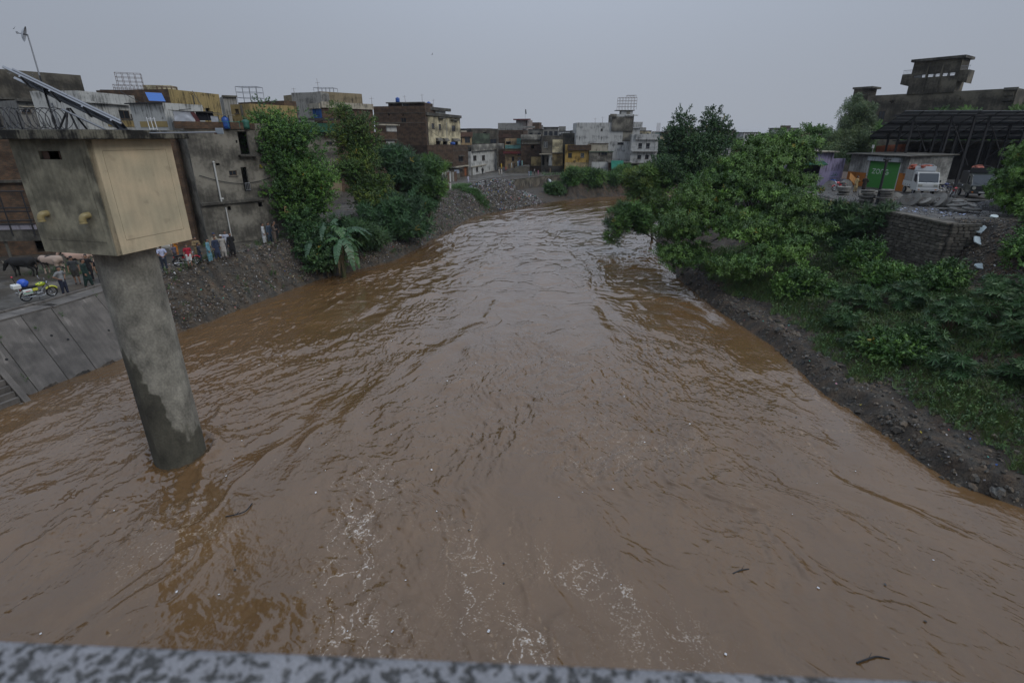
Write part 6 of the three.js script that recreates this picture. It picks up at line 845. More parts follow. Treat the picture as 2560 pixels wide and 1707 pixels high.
{
  const wt = [43.0, 56.9, Math.PI * 1.12 + Math.PI / 2 + 0.45], white = phys({ color: lin(0.5, 0.51, 0.5), roughness: 0.35, clearcoat: 0.3 }), dkg = phys({ color: lin(0.02, 0.028, 0.024), roughness: 0.35, clearcoat: 0.3 });
  const tA = -Math.PI / 2 - 0.32, tB = -Math.PI / 2 - 0.45;
  const a = pickup('white pickup truck loaded with orange gas bottles', 43.9, 58.2, tA, white, false), b = pickup('dark green pickup truck half hidden by the tree on the right', 47.4, 55.2, tB, dkg, true);
  // gas bottles lying on the loads
  const prof = lathe([[0.001, 0], [0.1, 0], [0.16, 0.05], [0.165, 0.1], [0.165, 0.44], [0.13, 0.54], [0.05, 0.58], [0.05, 0.6], [0.001, 0.6]], 12);
  const bottle = (tr, lx, lz, ly, k, label, g) => {
    const t = thing('gas_bottle', label, 'gas bottle', [0, 0, 0], 0, g); const m = std({ color: pick([lin(0.45, 0.09, 0.035), lin(0.38, 0.07, 0.03), lin(0.5, 0.12, 0.05)]), roughness: 0.45, map: T.cloth });
    part(t, 'cylinder', prof, m); part(t, 'collar', [new THREE.TorusGeometry(0.085, 0.012, 5, 14).rotateX(Math.PI / 2).translate(0, 0.68, 0), ...[0, 2.1, 4.2].map((q) => bar(V(Math.cos(q) * 0.08, 0.57, Math.sin(q) * 0.08), V(Math.cos(q) * 0.085, 0.68, Math.sin(q) * 0.085), 0.01))], m); part(t, 'valve', bar(V(0, 0.6, 0), V(0, 0.66, 0), 0.025), M.steel);
    const p = V(lx, ly, lz).multiplyScalar(1.2).applyAxisAngle(V(0, 1, 0), tr.rotation.y).add(tr.position); t.position.copy(p); t.rotation.set(0, tr.rotation.y + k * 0.3, Math.PI / 2 * (k % 2 ? 1 : -1));
  };
  for (let i = 0; i < 12; i++) { const off = i % 2 ? 0.3 : -0.3; bottle(a, -1.6 + Math.floor(i / 2) * 0.34, i % 2 ? 0.32 : -0.32, 2.1 + (i % 3) * 0.12, i, 'orange gas bottle lying on the white pickup load', 'gas bottles on the white pickup'); }
  for (let i = 0; i < 8; i++) bottle(b, -1.3 + Math.floor(i / 2) * 0.36, i % 2 ? 0.3 : -0.3, 2.2 + (i % 3) * 0.1, i + 1, 'orange gas bottle lying on the dark green pickup load', 'gas bottles on the dark green pickup');
  // load under the bottles: stacked bottles hidden by the side sheets
  part(a, 'load_deck', box2(-1.75, 1.9, -0.72, 0.22, 1.96, 0.72), M.black); part(b, 'load_deck', box2(-1.75, 1.98, -0.72, 0.22, 2.04, 0.72), M.black);
}

// ---------------------------------------------------------------- vegetation
const leafMat = std({ color: lin(1, 1, 1), roughness: 0.55, side: THREE.DoubleSide });
const barkM = std({ color: lin(0.09, 0.075, 0.06), map: T.stain, bumpMap: T.grain, bumpScale: 0.03, roughness: 0.95 });
// one leaf folded along its midrib, growing along +y from the origin
const leafPts = (len, wid, fold, droop, o = V(), q = new THREE.Quaternion()) => {
  const p = [V(0, 0, 0), V(wid / 2, len * 0.45, fold), V(0, len * 0.5, -droop * 0.3), V(-wid / 2, len * 0.45, fold), V(0, len, -droop)].map((v) => v.applyQuaternion(q).add(o));
  return [p[0], p[1], p[2], p[0], p[2], p[3], p[1], p[4], p[2], p[2], p[4], p[3]];
};
const fromPts = (pts) => { const g = new THREE.BufferGeometry(); g.setAttribute('position', new THREE.Float32BufferAttribute(pts.flatMap((p) => [p.x, p.y, p.z]), 3)); g.setAttribute('uv', new THREE.Float32BufferAttribute(new Float32Array(pts.length * 2), 2)); g.computeVertexNormals(); return g; };
const TWIG = {
  broad: fromPts([...Array(9)].flatMap((_, i) => leafPts(rr(0.2, 0.3), rr(0.14, 0.2), 0.03, 0.06, V(rr(-0.06, 0.06), 0.05 + i * 0.07, rr(-0.06, 0.06)), Q(rr(0.5, 1.5), i * 2.4, rr(-0.3, 0.3))))),
  feather: fromPts([...Array(4)].flatMap((_, k) => { const q = Q(rr(0.6, 1.3), k * 1.6 + rr(-0.3, 0.3), 0), out = []; for (let i = 0; i < 9; i++) for (const s of [-1, 1]) { const b = V(0, 0.06 + i * 0.055, -i * i * 0.002).applyQuaternion(q), r = q.clone().multiply(Q(0.15, 0, s * -1.15)); out.push(...leafPts(0.18 - i * 0.007, 0.065, 0.006, 0.03, b, r).slice(0, 6)); } return out; })),
  willow: fromPts([...Array(10)].flatMap((_, i) => leafPts(rr(0.3, 0.46), 0.05, 0.008, 0.12, V(rr(-0.05, 0.05), 0.3 - i * 0.08, rr(-0.05, 0.05)), Q(rr(2.1, 2.9), i * 2.4, 0)))),
  whorl: fromPts([...Array(9)].flatMap((_, i) => leafPts(rr(0.22, 0.3), 0.08, 0.015, 0.05, V(0, rr(0, 0.08), 0), Q(rr(0.9, 1.5), i * 0.7, 0)))),
  droop: fromPts([...Array(9)].flatMap((_, i) => leafPts(rr(0.22, 0.34), rr(0.12, 0.17), 0.02, 0.12, V(rr(-0.1, 0.1), 0.1 + i * 0.05, rr(-0.1, 0.1)), Q(rr(1.3, 2.2), i * 2.4, rr(-0.3, 0.3))))),
  grass: fromPts([...Array(9)].flatMap((_, i) => { const q = Q(rr(0.1, 0.75), i * 0.7 + rr(-0.2, 0.2), 0), l = rr(0.5, 1), a = V(-0.018, 0, 0).applyQuaternion(q), b = V(0.018, 0, 0).applyQuaternion(q), c = V(0.012, l * 0.6, 0.02).applyQuaternion(q), d = V(-0.012, l * 0.6, 0.02).applyQuaternion(q), e = V(0, l, 0.22).applyQuaternion(q); return [a, b, c, a, c, d, d, c, e]; })),
};
const greens = { mid: [[0.042, 0.103, 0.018], [0.060, 0.145, 0.023], [0.082, 0.166, 0.025], [0.033, 0.083, 0.018]], dark: [[0.023, 0.062, 0.018], [0.033, 0.083, 0.023], [0.044, 0.097, 0.023]], warm: [[0.052, 0.110, 0.018], [0.074, 0.138, 0.020], [0.112, 0.158, 0.023], [0.038, 0.076, 0.015]], fern: [[0.030, 0.085, 0.028], [0.042, 0.110, 0.031], [0.027, 0.068, 0.025]], grey: [[0.074, 0.118, 0.048], [0.098, 0.145, 0.051], [0.060, 0.097, 0.037]], lime: [[0.090, 0.179, 0.025], [0.068, 0.138, 0.023], [0.044, 0.103, 0.019]] };
function crownOf(lobes, count, spread, tone, size, yaw, clumpR = 0.75, shell = 0.55) {
  const ms = [], cs = [], clumps = []; const vol = lobes.map((l) => l[3] * l[4] * (l[5] ?? l[3])), tot = vol.reduce((a, b) => a + b, 0);
  lobes.forEach((l, li) => { const n = Math.max(4, Math.round(count / 26 * vol[li] / tot)); for (let i = 0; i < n; i++) { const a = rnd() * 6.283, c = rr(-1, 1), r = Math.pow(rnd(), shell * 0.6) * (0.86 + 0.75 * pn(a * 1.3 + li * 7, c * 2.2 + 3)), s = Math.sqrt(1 - c * c); clumps.push(V(l[0] + Math.cos(a) * s * l[3] * r, l[1] + c * l[4] * r, -(l[2]) + Math.sin(a) * s * (l[5] ?? l[3]) * r)); } });
  for (const c of clumps) {
    const tint = pick(greens[tone]), k = rr(0.75, 1.3), R = clumpR * rr(0.6, 1.35);
    for (let i = 0; i < 26; i++) {
      const d = V(rr(-1, 1), rr(-1, 1), rr(-1, 1)); if (d.length() > 1) d.normalize(); d.multiply(spread === 'layer' ? V(R * 1.25, R * 0.42, R * 1.25) : V(R, R * 0.72, R));
      const p = c.clone().add(d), q = spread === 'hang' ? Q(rr(-0.35, 0.35), rnd() * 6.283, rr(-0.35, 0.35)) : new THREE.Quaternion().setFromUnitVectors(V(0, 1, 0), d.clone().normalize().add(V(rr(-0.5, 0.5), rr(-0.1, 0.7), rr(-0.5, 0.5))).normalize()).multiply(Q(0, rnd() * 6.283, 0));
      ms.push(M4(p, q, size * rr(0.7, 1.3))); const j = k * rr(0.8, 1.25), yl = rnd() < 0.004 ? 1 : 0; cs.push(yl ? lin(0.25, 0.2, 0.02) : lin(tint[0] * j, tint[1] * j, tint[2] * j));
    }
  }
  return { ms, cs, clumps };
}
function tree(name, label, cat, x, f, lobes, { count = 3000, tone = 'mid', twig = 'broad', size = 1, trunkR = 0.22, y, spread, clumpR, group, limbs = 26, lean = [0, 0] } = {}) {
  const y0 = y ?? GY_(x, -f), t = thing(name, label, cat, [x, y0, -f], 0, group), off = V(x, y0, -f);
  const { ms, cs, clumps } = crownOf(lobes, count, spread, tone, size, 0, clumpR);
  ms.forEach((m) => m.premultiply(new THREE.Matrix4().makeTranslation(-off.x, -off.y, -off.z)));
  const top = V(); lobes.forEach((l) => top.add(V(l[0], l[1], -l[2]))); top.multiplyScalar(1 / lobes.length).sub(off);
  const hub = top.clone().multiplyScalar(0.62), wood = [];
  if (limbs) {
    const mid = hub.clone().multiplyScalar(0.5).add(V(rr(-0.2, 0.2), 0, rr(-0.2, 0.2)));
    wood.push(bar(V(0, -0.5, 0), mid, trunkR * 1.15, trunkR * 0.85, 9), bar(mid, hub, trunkR * 0.86, trunkR * 0.55, 8));
    const step = Math.max(1, Math.floor(clumps.length / limbs));
    for (let i = 0; i < clumps.length; i += step) { const c = clumps[i].clone().sub(off), s = hub.clone().lerp(mid, rnd() * 0.7), k = s.clone().lerp(c, 0.5).add(V(rr(-0.3, 0.3), rr(-0.1, 0.5), rr(-0.3, 0.3))); wood.push(bar(s, k, trunkR * 0.34, trunkR * 0.2, 5), bar(k, c, trunkR * 0.2, 0.012, 4)); }
    part(t, 'trunk', wood, barkM);
  }
  instances(t, 'crown', TWIG[twig], leafMat, ms, cs); return t;
}
// west bank
tree('peepal_tree', 'tall leafy tree in front of the grey house, nearest the pier', 'tree', -20.9, 53.6, [[-23.6, 13.5, 54, 2.0, 1.9], [-21.2, 12.7, 54, 2.1, 1.8], [-22.6, 10.6, 54, 3.3, 2.0, 2.4], [-20.2, 9.2, 54, 2.5, 1.6, 2.2], [-22.4, 8, 53.6, 2.2, 1.5, 2], [-20.8, 6.2, 53.2, 2.6, 1.7, 1.8], [-24.6, 12, 54, 1.1, 1.1], [-19.4, 7.4, 53.4, 1.3, 1.2]], { count: 6800, tone: 'mid', size: 0.75, clumpR: 0.95, group: 'tall trees on the west bank' });
tree('peepal_tree', 'second tall slender tree, left of the feathery bushes', 'tree', -18.6, 66, [[-20.2, 15.4, 67, 1.0, 1.4], [-18.4, 14.4, 67, 1.5, 1.1], [-19.8, 12.8, 67, 1.9, 1.4], [-17.9, 11.6, 67, 1.7, 1.3], [-18.6, 9.6, 66, 2.5, 1.7], [-17.2, 7.4, 66, 2.6, 1.7], [-16.2, 5.4, 65.5, 2.8, 1.6], [-16.4, 12.6, 67, 0.7, 0.6]], { count: 6600, tone: 'warm', size: 0.75, clumpR: 0.9, group: 'tall trees on the west bank' });
tree('feathery_tree', 'upper feathery tree behind the second tall tree', 'tree', -16.4, 74, [[-16.4, 10.4, 74, 2.2, 1.5], [-14.6, 8.4, 74, 2.2, 1.6]], { count: 2100, tone: 'fern', twig: 'feather', size: 1.15, group: 'feathery trees on the west bank' });
tree('feathery_tree', 'round feathery tree at the end of the left bank thicket', 'tree', -12.2, 79.5, [[-11.9, 8.6, 80, 2.2, 1.9], [-12.4, 6.0, 79, 2.3, 1.8]], { count: 2200, tone: 'mid', twig: 'feather', size: 1.2, group: 'feathery trees on the west bank' });
tree('feathery_tree', 'dark feathery tree between the upper and the round one', 'tree', -14.6, 77, [[-14.7, 7.3, 77, 2.2, 2]], { count: 1500, tone: 'dark', twig: 'feather', size: 1.2, group: 'feathery trees on the west bank' });
tree('feathery_tree', 'wide low feathery tree leaning over the left water edge', 'tree', -14.3, 63.2, [[-13.6, 4.9, 63.5, 2.7, 1.6], [-12.2, 3.4, 64, 2.3, 1.5], [-15.6, 4.0, 62.5, 2.2, 1.5], [-11.6, 4.6, 66, 1.7, 1.3]], { count: 3600, tone: 'fern', twig: 'feather', size: 1.1, group: 'feathery trees on the west bank' });
tree('dark_bush', 'dark dense bush below the first tall tree', 'bush', -19.2, 50.4, [[-19.4, 3.4, 50.6, 1.7, 1.9], [-18.4, 2.2, 50, 1.6, 1.4], [-20.3, 4.6, 52, 1.6, 1.5]], { count: 2300, tone: 'dark', size: 0.85, limbs: 10, trunkR: 0.08 });
tree('dark_bush', 'dark bush beside the banana plant', 'bush', -16.8, 55, [[-16.9, 3.6, 56, 1.8, 1.5], [-15.2, 2.6, 57.4, 1.6, 1.2]], { count: 1500, tone: 'dark', twig: 'feather', size: 1, limbs: 8, trunkR: 0.07 });
// east bank
tree('mulberry_tree', 'big spreading tree over the right water edge', 'tree', 22.2, 46.5, [[21.5, 9.6, 50, 3.6, 2.3, 3.2], [25.4, 11.9, 51, 2.4, 1.5, 2.2], [22.6, 12.2, 51, 1.9, 1.2, 1.8], [17.4, 7.6, 49, 2.8, 1.7, 2.8], [15.4, 5.4, 48, 2.4, 1.5, 2.4], [15.2, 3.2, 46, 1.8, 1.2, 1.8], [20.4, 6.0, 45, 3.0, 1.3, 2.6], [24.6, 5.8, 45.2, 1.9, 0.9, 2.0], [23.4, 7.8, 45.4, 2.4, 1.0, 2.0], [18.6, 3.4, 42, 2.2, 1.1, 1.8], [22.6, 4.4, 42.6, 2.2, 1.0, 1.8], [27.2, 11.2, 52, 1.0, 0.9, 1.0], [28.4, 13.4, 52.5, 0.5, 0.6, 0.5], [26.6, 9.0, 50.5, 1.0, 0.7, 1.0], [25.6, 9.2, 49, 1.5, 1.0, 1.5]], { count: 13500, tone: 'lime', twig: 'droop', size: 0.8, trunkR: 0.26, limbs: 44, clumpR: 0.85, spread: 'layer' });
tree('dark_tree', 'tall dark tree standing behind the big spreading tree', 'tree', 23.8, 71, [[24, 10.6, 72, 3.9, 3.4, 3.4], [22, 14.2, 72, 1.1, 1.9, 1.1], [26, 14.2, 72, 1.3, 2, 1.3], [20.3, 12.8, 72, 1.2, 1.4, 1.2], [27.6, 12.2, 72, 1.3, 1.2, 1.2], [20, 8.4, 70, 2.2, 2.4, 2.2]], { count: 8000, tone: 'dark', size: 0.78, clumpR: 0.9, group: 'trees on the east bank' });
tree('overhanging_tree', 'small tree hanging its twigs into the river on the right', 'tree', 18.7, 63.5, [[13.7, 4.7, 62, 2.0, 1.0, 1.3], [12.4, 3.6, 62, 1.1, 0.8, 1], [15.4, 3.6, 62.5, 1.6, 1.1, 1.4], [11.9, 2.0, 62, 0.35, 1.1, 0.35]], { count: 1500, tone: 'mid', twig: 'feather', size: 0.95, trunkR: 0.1, group: 'trees on the east bank' });
tree('river_tree', 'rounded bushy tree on the right bank beyond the overhanging one', 'tree', 18.9, 70, [[16.9, 7.4, 69, 2.2, 2.2, 2], [18.4, 5, 67, 1.9, 1.6, 1.8]], { count: 2200, tone: 'warm', twig: 'feather', size: 1.1, trunkR: 0.16, group: 'trees on the east bank' });
tree('willowy_tree', 'tall pale drooping tree left of the old theatre', 'tree', 45.6, 76, [[46.4, 15.6, 76.5, 1.9, 2.5, 1.8], [45.4, 12.6, 76, 2.6, 2.4, 2.2], [43.6, 11.3, 75, 1.6, 2, 1.5], [42.2, 9.8, 74.5, 1.2, 1.3, 1.2], [47.6, 13, 76, 1.5, 2.5, 1.5]], { count: 3600, tone: 'grey', twig: 'willow', size: 1.15, spread: 'hang', y: 7.15 });
tree('yard_tree', 'broad bright tree at the right edge above the gravel heap', 'tree', 41.6, 42.2, [[40.6, 10.4, 42, 3.2, 2.5, 2.8], [39.4, 8.6, 41.6, 2.3, 1.5, 2.2], [43.2, 10, 43, 3, 2.6, 2.6]], { count: 5200, tone: 'lime', twig: 'whorl', size: 1.0, y: 7.15, trunkR: 0.25 });
for (const [l, x, f, lobes] of [['rounded tree top seen between the solar arrays', 64, 82, [[63, 14.6, 82, 3.6, 2.2, 3], [60.5, 12.4, 81, 2.6, 2, 2.4]]], ['tree rising behind the second solar array', 71, 80, [[71, 15.0, 80, 4.2, 2.4, 3], [76, 14.5, 82, 4, 2.4, 3]]], ['dark tree against the left end of the old theatre', 52, 84, [[52, 12.2, 83, 2.0, 2.4, 2]]]]) tree('back_tree', l, 'tree', x, f, lobes, { count: 1500, tone: 'mid', twig: 'feather', size: 1.5, y: 7.15, group: 'trees behind the solar arrays' });
tree('far_tree', 'dense tree to the right of the white balcony house', 'tree', 41, 156, [[41, 8.8, 156, 3.2, 3.4, 3], [44.5, 8, 157, 3.2, 3, 3]], { count: 2000, tone: 'dark', size: 1.9, clumpR: 1.2 });
// bushes on the far cliff
[['fern green bush left of the waterfall foot', 9.2, 120.5, 1.5, 1.3], ['bush right of the waterfall', 13.6, 122.3, 2.0, 1.6], ['wide bush in the middle of the far bank', 18.5, 124.2, 2.6, 1.7], ['leafy bush under the mustard house', 15.6, 125.2, 2.4, 1.3], ['bush hanging over bare red earth', 26.2, 128.6, 2.4, 1.5], ['bush right of the bare red earth', 30.6, 129, 2.6, 1.7], ['low bush at the far water edge', 23.6, 127.2, 1.5, 0.8]].forEach(([l, x, f, r, h]) => tree('bank_bush', l, 'bush', x, f, [[x, GY_(x, -f) + h * 0.75, f, r, h, r * 0.8]], { count: 900, tone: 'mid', twig: 'feather', size: 1.45, limbs: 6, trunkR: 0.06, group: 'bushes on the far bank' }));
// creeper over the stone wall
{
  const t = thing('wall_creeper', 'tangle of green creeper hanging over the stone wall', 'creeper', [31, 4, -50]);
  const lobes = [[30.9, 6.9, 44.6, 0.9, 0.6, 1.3], [30.4, 6.0, 45, 0.7, 1.1, 1.1], [30.7, 6.8, 48, 0.9, 0.7, 1.8], [30.2, 5.4, 48, 0.8, 1.4, 2], [30.5, 6.5, 52, 0.8, 0.8, 2.4], [30.1, 4.8, 52.5, 0.8, 1.4, 2.6], [29.8, 3.8, 46.5, 0.9, 0.7, 2], [30.6, 4.4, 57, 0.9, 1.8, 3]], { ms, cs } = crownOf(lobes, 3000, '', 'dark', 0.85, 0, 0.5);
  ms.forEach((m) => m.premultiply(new THREE.Matrix4().makeTranslation(-31, -4, 50))); instances(t, 'foliage', TWIG.feather, leafMat, ms, cs);
}
// castor shrubs: large hand-shaped leaves
{
  const leafG = (() => { const pts = [], n = 8; for (let i = 0; i < n; i++) { const a = (i - (n - 1) / 2) * 0.66, l = 0.5 - Math.abs(i - 3.5) * 0.045, tip = V(Math.sin(a) * l, Math.cos(a) * l, -0.09), m1 = V(Math.sin(a - 0.2) * l * 0.5, Math.cos(a - 0.2) * l * 0.5, -0.02), m2 = V(Math.sin(a + 0.2) * l * 0.5, Math.cos(a + 0.2) * l * 0.5, -0.02), mid = V(Math.sin(a) * l * 0.55, Math.cos(a) * l * 0.55, 0.02), o = V(0, 0, 0.01); pts.push(o, m1, mid, o, mid, m2, m1, tip, mid, mid, tip, m2); } return fromPts(pts); })();
  const mats = [[0.045, 0.105, 0.036], [0.06, 0.13, 0.044], [0.034, 0.08, 0.03], [0.08, 0.15, 0.052], [0.055, 0.1, 0.028]].map((c) => std({ color: lin(...c), roughness: 0.5, side: THREE.DoubleSide }));
  const stemM = std({ color: lin(0.11, 0.08, 0.05), roughness: 0.8 });
  const spots = [[23.6, 34.4, 2.0, 'castor shrub furthest up the right bank below the path'], [26.4, 33.4, 2.1, 'castor shrub beside the rubble slope'], [21.8, 32.2, 1.4, 'small castor shrub nearest the big spreading tree'], [25.8, 28.8, 2.4, 'tallest castor shrub in the middle of the right bank'], [28.6, 28.2, 2.2, 'castor shrub behind the tallest one, near the right edge'], [23.4, 27.6, 1.7, 'castor shrub in front of the tallest one'], [27.0, 24.8, 2.2, 'castor shrub at the right edge under the slope'], [22.6, 24.2, 1.2, 'low castor shrub by the flattened grass'], [24.8, 22.4, 1.7, 'nearest castor shrub at the right edge'], [30.6, 31.4, 2.0, 'castor shrub high on the right slope'], [20.8, 29.4, 1.0, 'lone small castor shrub near the mud edge']];
  for (const [x, f, h, label] of spots) {
    const y = GY_(x, -f), t = thing('castor_shrub', label, 'shrub', [x, y - 0.05, -f], 0, 'castor shrubs on the right bank'), n = Math.round(85 * h), stems = [];
    const heads = [...Array(Math.round(5 * h))].map(() => { const a = rnd() * 6.283, r = Math.sqrt(rnd()) * h * 0.62; return V(Math.cos(a) * r, h * rr(0.45, 1) * (1 - 0.25 * r / h), Math.sin(a) * r); });
    for (const q of heads) stems.push(bar(V(q.x * 0.15, 0, q.z * 0.15), q, 0.03, 0.016, 5)); part(t, 'stem', stems, stemM).userData.kind = 'stuff';
    for (let i = 0; i < n; i++) { const c = heads[i % heads.length], m = part(t, 'leaf', leafG, pick(mats)), a = rnd() * 6.283, d = rr(0.1, 0.55); m.position.set(c.x + Math.cos(a) * d, c.y + rr(-0.5, 0.18), c.z + Math.sin(a) * d); m.rotation.set(rr(-1.5, -0.6), 0, 0); m.rotation.order = 'YXZ'; m.rotation.y = -a + Math.PI / 2 + rr(-0.5, 0.5); m.rotation.x = rr(1.7, 2.7); m.scale.setScalar(rr(0.65, 1.25)); }
  }
}
[['leafy bush in the shade of the big spreading tree', 22.4, 38.6, 1.6, 1.1], ['dark leafy bush beside the path kerb', 27.4, 37.4, 1.5, 0.9], ['round leafy bush right of the path kerb', 29.6, 34.8, 1.3, 0.9], ['leafy bush on the slope under the foam boards', 35.2, 34.4, 2.0, 1.2], ['leafy bush at the right edge of the slope', 37.5, 36.5, 2.2, 1.3], ['low leafy bush in the middle of the right bank', 21.4, 27.2, 1.3, 0.6], ['leafy bush behind the nearest castor shrub', 28.8, 22.6, 1.6, 1.1], ['leafy bush at the foot of the stone wall', 28.6, 41.6, 1.4, 0.9], ['broad low bush near the lower right corner', 25.4, 20.2, 1.5, 0.7]].forEach(([l, x, f, r, h]) => tree('leafy_bush', l, 'bush', x, f, [[x, GY_(x, -f) + h * 0.7, f, r, h, r]], { count: 800, tone: 'mid', twig: 'broad', size: 0.8, limbs: 6, trunkR: 0.04, clumpR: 0.5, group: 'leafy bushes on the right bank' }));
// banana plant with torn arching leaves
{
  const t = thing('banana_plant', 'banana plant with long torn leaves at the left water edge', 'banana plant', [-17.9, GY_(-17.9, -51.2), -51.2]); t.scale.setScalar(1.4);
  const mats = [[0.03, 0.085, 0.03], [0.045, 0.115, 0.03], [0.025, 0.065, 0.028]].map((c) => std({ color: lin(...c), roughness: 0.45, side: THREE.DoubleSide })), dead = std({ color: lin(0.12, 0.09, 0.045), roughness: 0.9, side: THREE.DoubleSide });
  const blade = (len, wid, rise, arch) => {      // midrib arches out; the blade is split into strips
    const pts = [], n = 18, at = (k) => V(0, rise * Math.sin(k * 1.5) - arch * k * k, len * (k - 0.12 * k * k)), w = (k) => wid * Math.pow(Math.sin(Math.PI * clamp(k * 0.93 + 0.06)), 0.6);
    for (let i = 2; i < n; i++) { const a = i / n, b = (i + 0.86) / n, A = at(a), B = at(b); for (const s of [-1, 1]) { const wa = w(a) * s * rr(0.85, 1), wb = w(b) * s * rr(0.85, 1), da = -Math.abs(wa) * rr(0.35, 0.9); pts.push(A, V(wa, A.y + da, A.z + 0.06), B, B, V(wa, A.y + da, A.z + 0.06), V(wb, B.y - Math.abs(wb) * rr(0.35, 0.9), B.z + 0.06)); } }
    return fromPts(pts.map((p) => p.clone()));
  };
  for (const [dx, dz, h] of [[0, 0, 3.2], [0.9, 0.7, 2.6], [-0.8, 0.5, 2.4], [0.5, -0.8, 2.8]]) {
    part(t, 'stem', bar(V(dx, -0.3, dz), V(dx * 1.15, h, dz * 1.15), 0.16, 0.09, 10), std({ color: lin(0.09, 0.1, 0.04), roughness: 0.7, map: T.cloth }));
    for (let i = 0; i < 8; i++) { const m = part(t, 'leaf', blade(rr(1.8, 2.7), rr(0.24, 0.34), rr(0.4, 1.7), rr(1.2, 3.2)), pick(mats)); m.position.set(dx * 1.15, h - 0.1, dz * 1.15); m.rotation.y = i * 0.79 + rr(-0.3, 0.3); }
    for (let i = 0; i < 8; i++) { const m = part(t, 'dead_leaf', blade(rr(0.5, 1.1), 0.16, 0.2, rr(1.6, 2.6)), dead); m.position.set(dx * 1.1, h - 0.35, dz * 1.1); m.rotation.y = i * 1.27 + rr(-0.3, 0.3); }
  }
}
// grass, weeds and flattened reeds
{
  const ms = [], cs = [], wm = [], wc = []; let tries = 0;
  const add = (x, f, s, c, flat) => { const y = GY_(x, -f); if (y < 0.15) return; ms.push(M4(V(x, y - 0.03, -f), flat ? Q(rr(0.7, 1.25), flat + rr(-0.4, 0.4), 0) : Q(rr(-0.25, 0.25), rnd() * 6.3, rr(-0.25, 0.25)), s)); const k = rr(0.75, 1.3); cs.push(lin(c[0] * k, c[1] * k, c[2] * k)); };
  const weed = (x, f, s, c) => { const y = GY_(x, -f); if (y < 0.15) return; wm.push(M4(V(x, y + 0.02, -f), Q(rr(-0.4, 0.4), rnd() * 6.3, rr(-0.4, 0.4)), s)); const k = rr(0.7, 1.3); wc.push(lin(c[0] * k, c[1] * k, c[2] * k)); };
  for (let i = 0; i < 46000; i++) { const f = rr(14.5, 56), x = edgeAt(RB, f) + rr(0.6, 15.5), n = fbm(x * 0.35 + 7, f * 0.35, 3), d = x - edgeAt(RB, f); if (x > wallX(f) - 0.4 && f > 37) continue; if (x > 30.5 && f > 32.5) continue; const keep = n + 0.55 * sst(0.8, 3.6, d) - 0.2 - (d < 1.3 ? 0.25 : 0); if (keep < rnd() * 0.45) continue; if (rnd() < 0.36) weed(x, f, rr(0.3, 0.7), pick([[0.05, 0.11, 0.026], [0.075, 0.14, 0.032], [0.036, 0.08, 0.024]])); else add(x, f, rr(0.35, 0.8), pick([[0.08, 0.135, 0.03], [0.11, 0.16, 0.042], [0.06, 0.1, 0.024], [0.13, 0.14, 0.06]]), d < 5 ? 2.4 : 0); }
  for (let i = 0; i < 14000; i++) { const x = rr(-30, -3), f = rr(34, 112), n = fbm(x * 0.5 + 90, f * 0.4, 3), [dl, lx, lf] = nearest(LB, x, f); if (inRiver(x, f) || dl > 9 || lf < 34.5 || n < 0.08 || GY_(x, -f) > 3.9) continue; if (f > 46.8 || dl < 4.4) (rnd() < 0.6 ? add : weed)(x, f, rr(0.35, 0.7), pick([[0.045, 0.1, 0.02], [0.05, 0.09, 0.02]])); }
  for (let i = 0; i < 1600; i++) { const k = rnd(), x = mix(-11.5, -4.8, k) + rr(-1, 1), f = mix(103.5, 98, k) + rr(-1.5, 1.5) + (k < 0.4 ? rr(0, 6) : 0); add(x, f, rr(0.6, 1.1), [0.05, 0.12, 0.02]); }
  for (let i = 0; i < 2400; i++) { const x = rr(8, 42), f = rr(122, 145); if (inRiver(x, f)) continue; const [d] = nearest(LB, x, f); if (d < 1.2 || (d > 4.6 && rnd() > 0.5)) continue; add(x, f, rr(0.7, 1.5), [0.045, 0.095, 0.022]); }
  for (let i = 0; i < 900; i++) { const x = rr(-36, -29), f = rr(36.6, 42); if (rnd() < 0.4) add(x, f, rr(0.3, 0.7), [0.04, 0.09, 0.02]); }
  for (const [s, q] of [[0.5, 0.6], [1.4, 2.3], [2, 1.1], [2.3, 4.2], [1.1, 3.4], [0.8, 5.2]]) for (let i = 0; i < 5; i++) { const x = -26.1 - s * 0.8 + rr(-0.12, 0.12), f = 24.4 + q * 1.4 + rr(-0.12, 0.12); const [d] = nearest(LB, x, f); ms.push(M4(V(x + 0.35, d * 1.4 + 0.12, -f), Q(rr(-0.5, 0.5), rnd() * 6, -0.6), rr(0.2, 0.4))); cs.push(lin(0.06, 0.11, 0.03)); }
  const g = instances(scene, 'grass', TWIG.grass, leafMat, ms, cs); g.userData = { kind: 'stuff', label: 'grass and flattened reeds on the banks', category: 'grass' };
  for (let i = wm.length - 1; i > 0; i--) { const j = Math.floor(rnd() * (i + 1)); [wm[i], wm[j]] = [wm[j], wm[i]]; [wc[i], wc[j]] = [wc[j], wc[i]]; }
  const half = wm.length >> 1, w2 = instances(scene, 'fern_weeds', TWIG.feather, leafMat, wm.slice(half), wc.slice(half)); w2.userData = { kind: 'stuff', label: 'feathery weeds covering the banks', category: 'weeds' };
  const w = instances(scene, 'weeds', TWIG.broad, leafMat, wm.slice(0, half), wc.slice(0, half)); w.userData = { kind: 'stuff', label: 'leafy weeds covering the banks', category: 'weeds' };
}

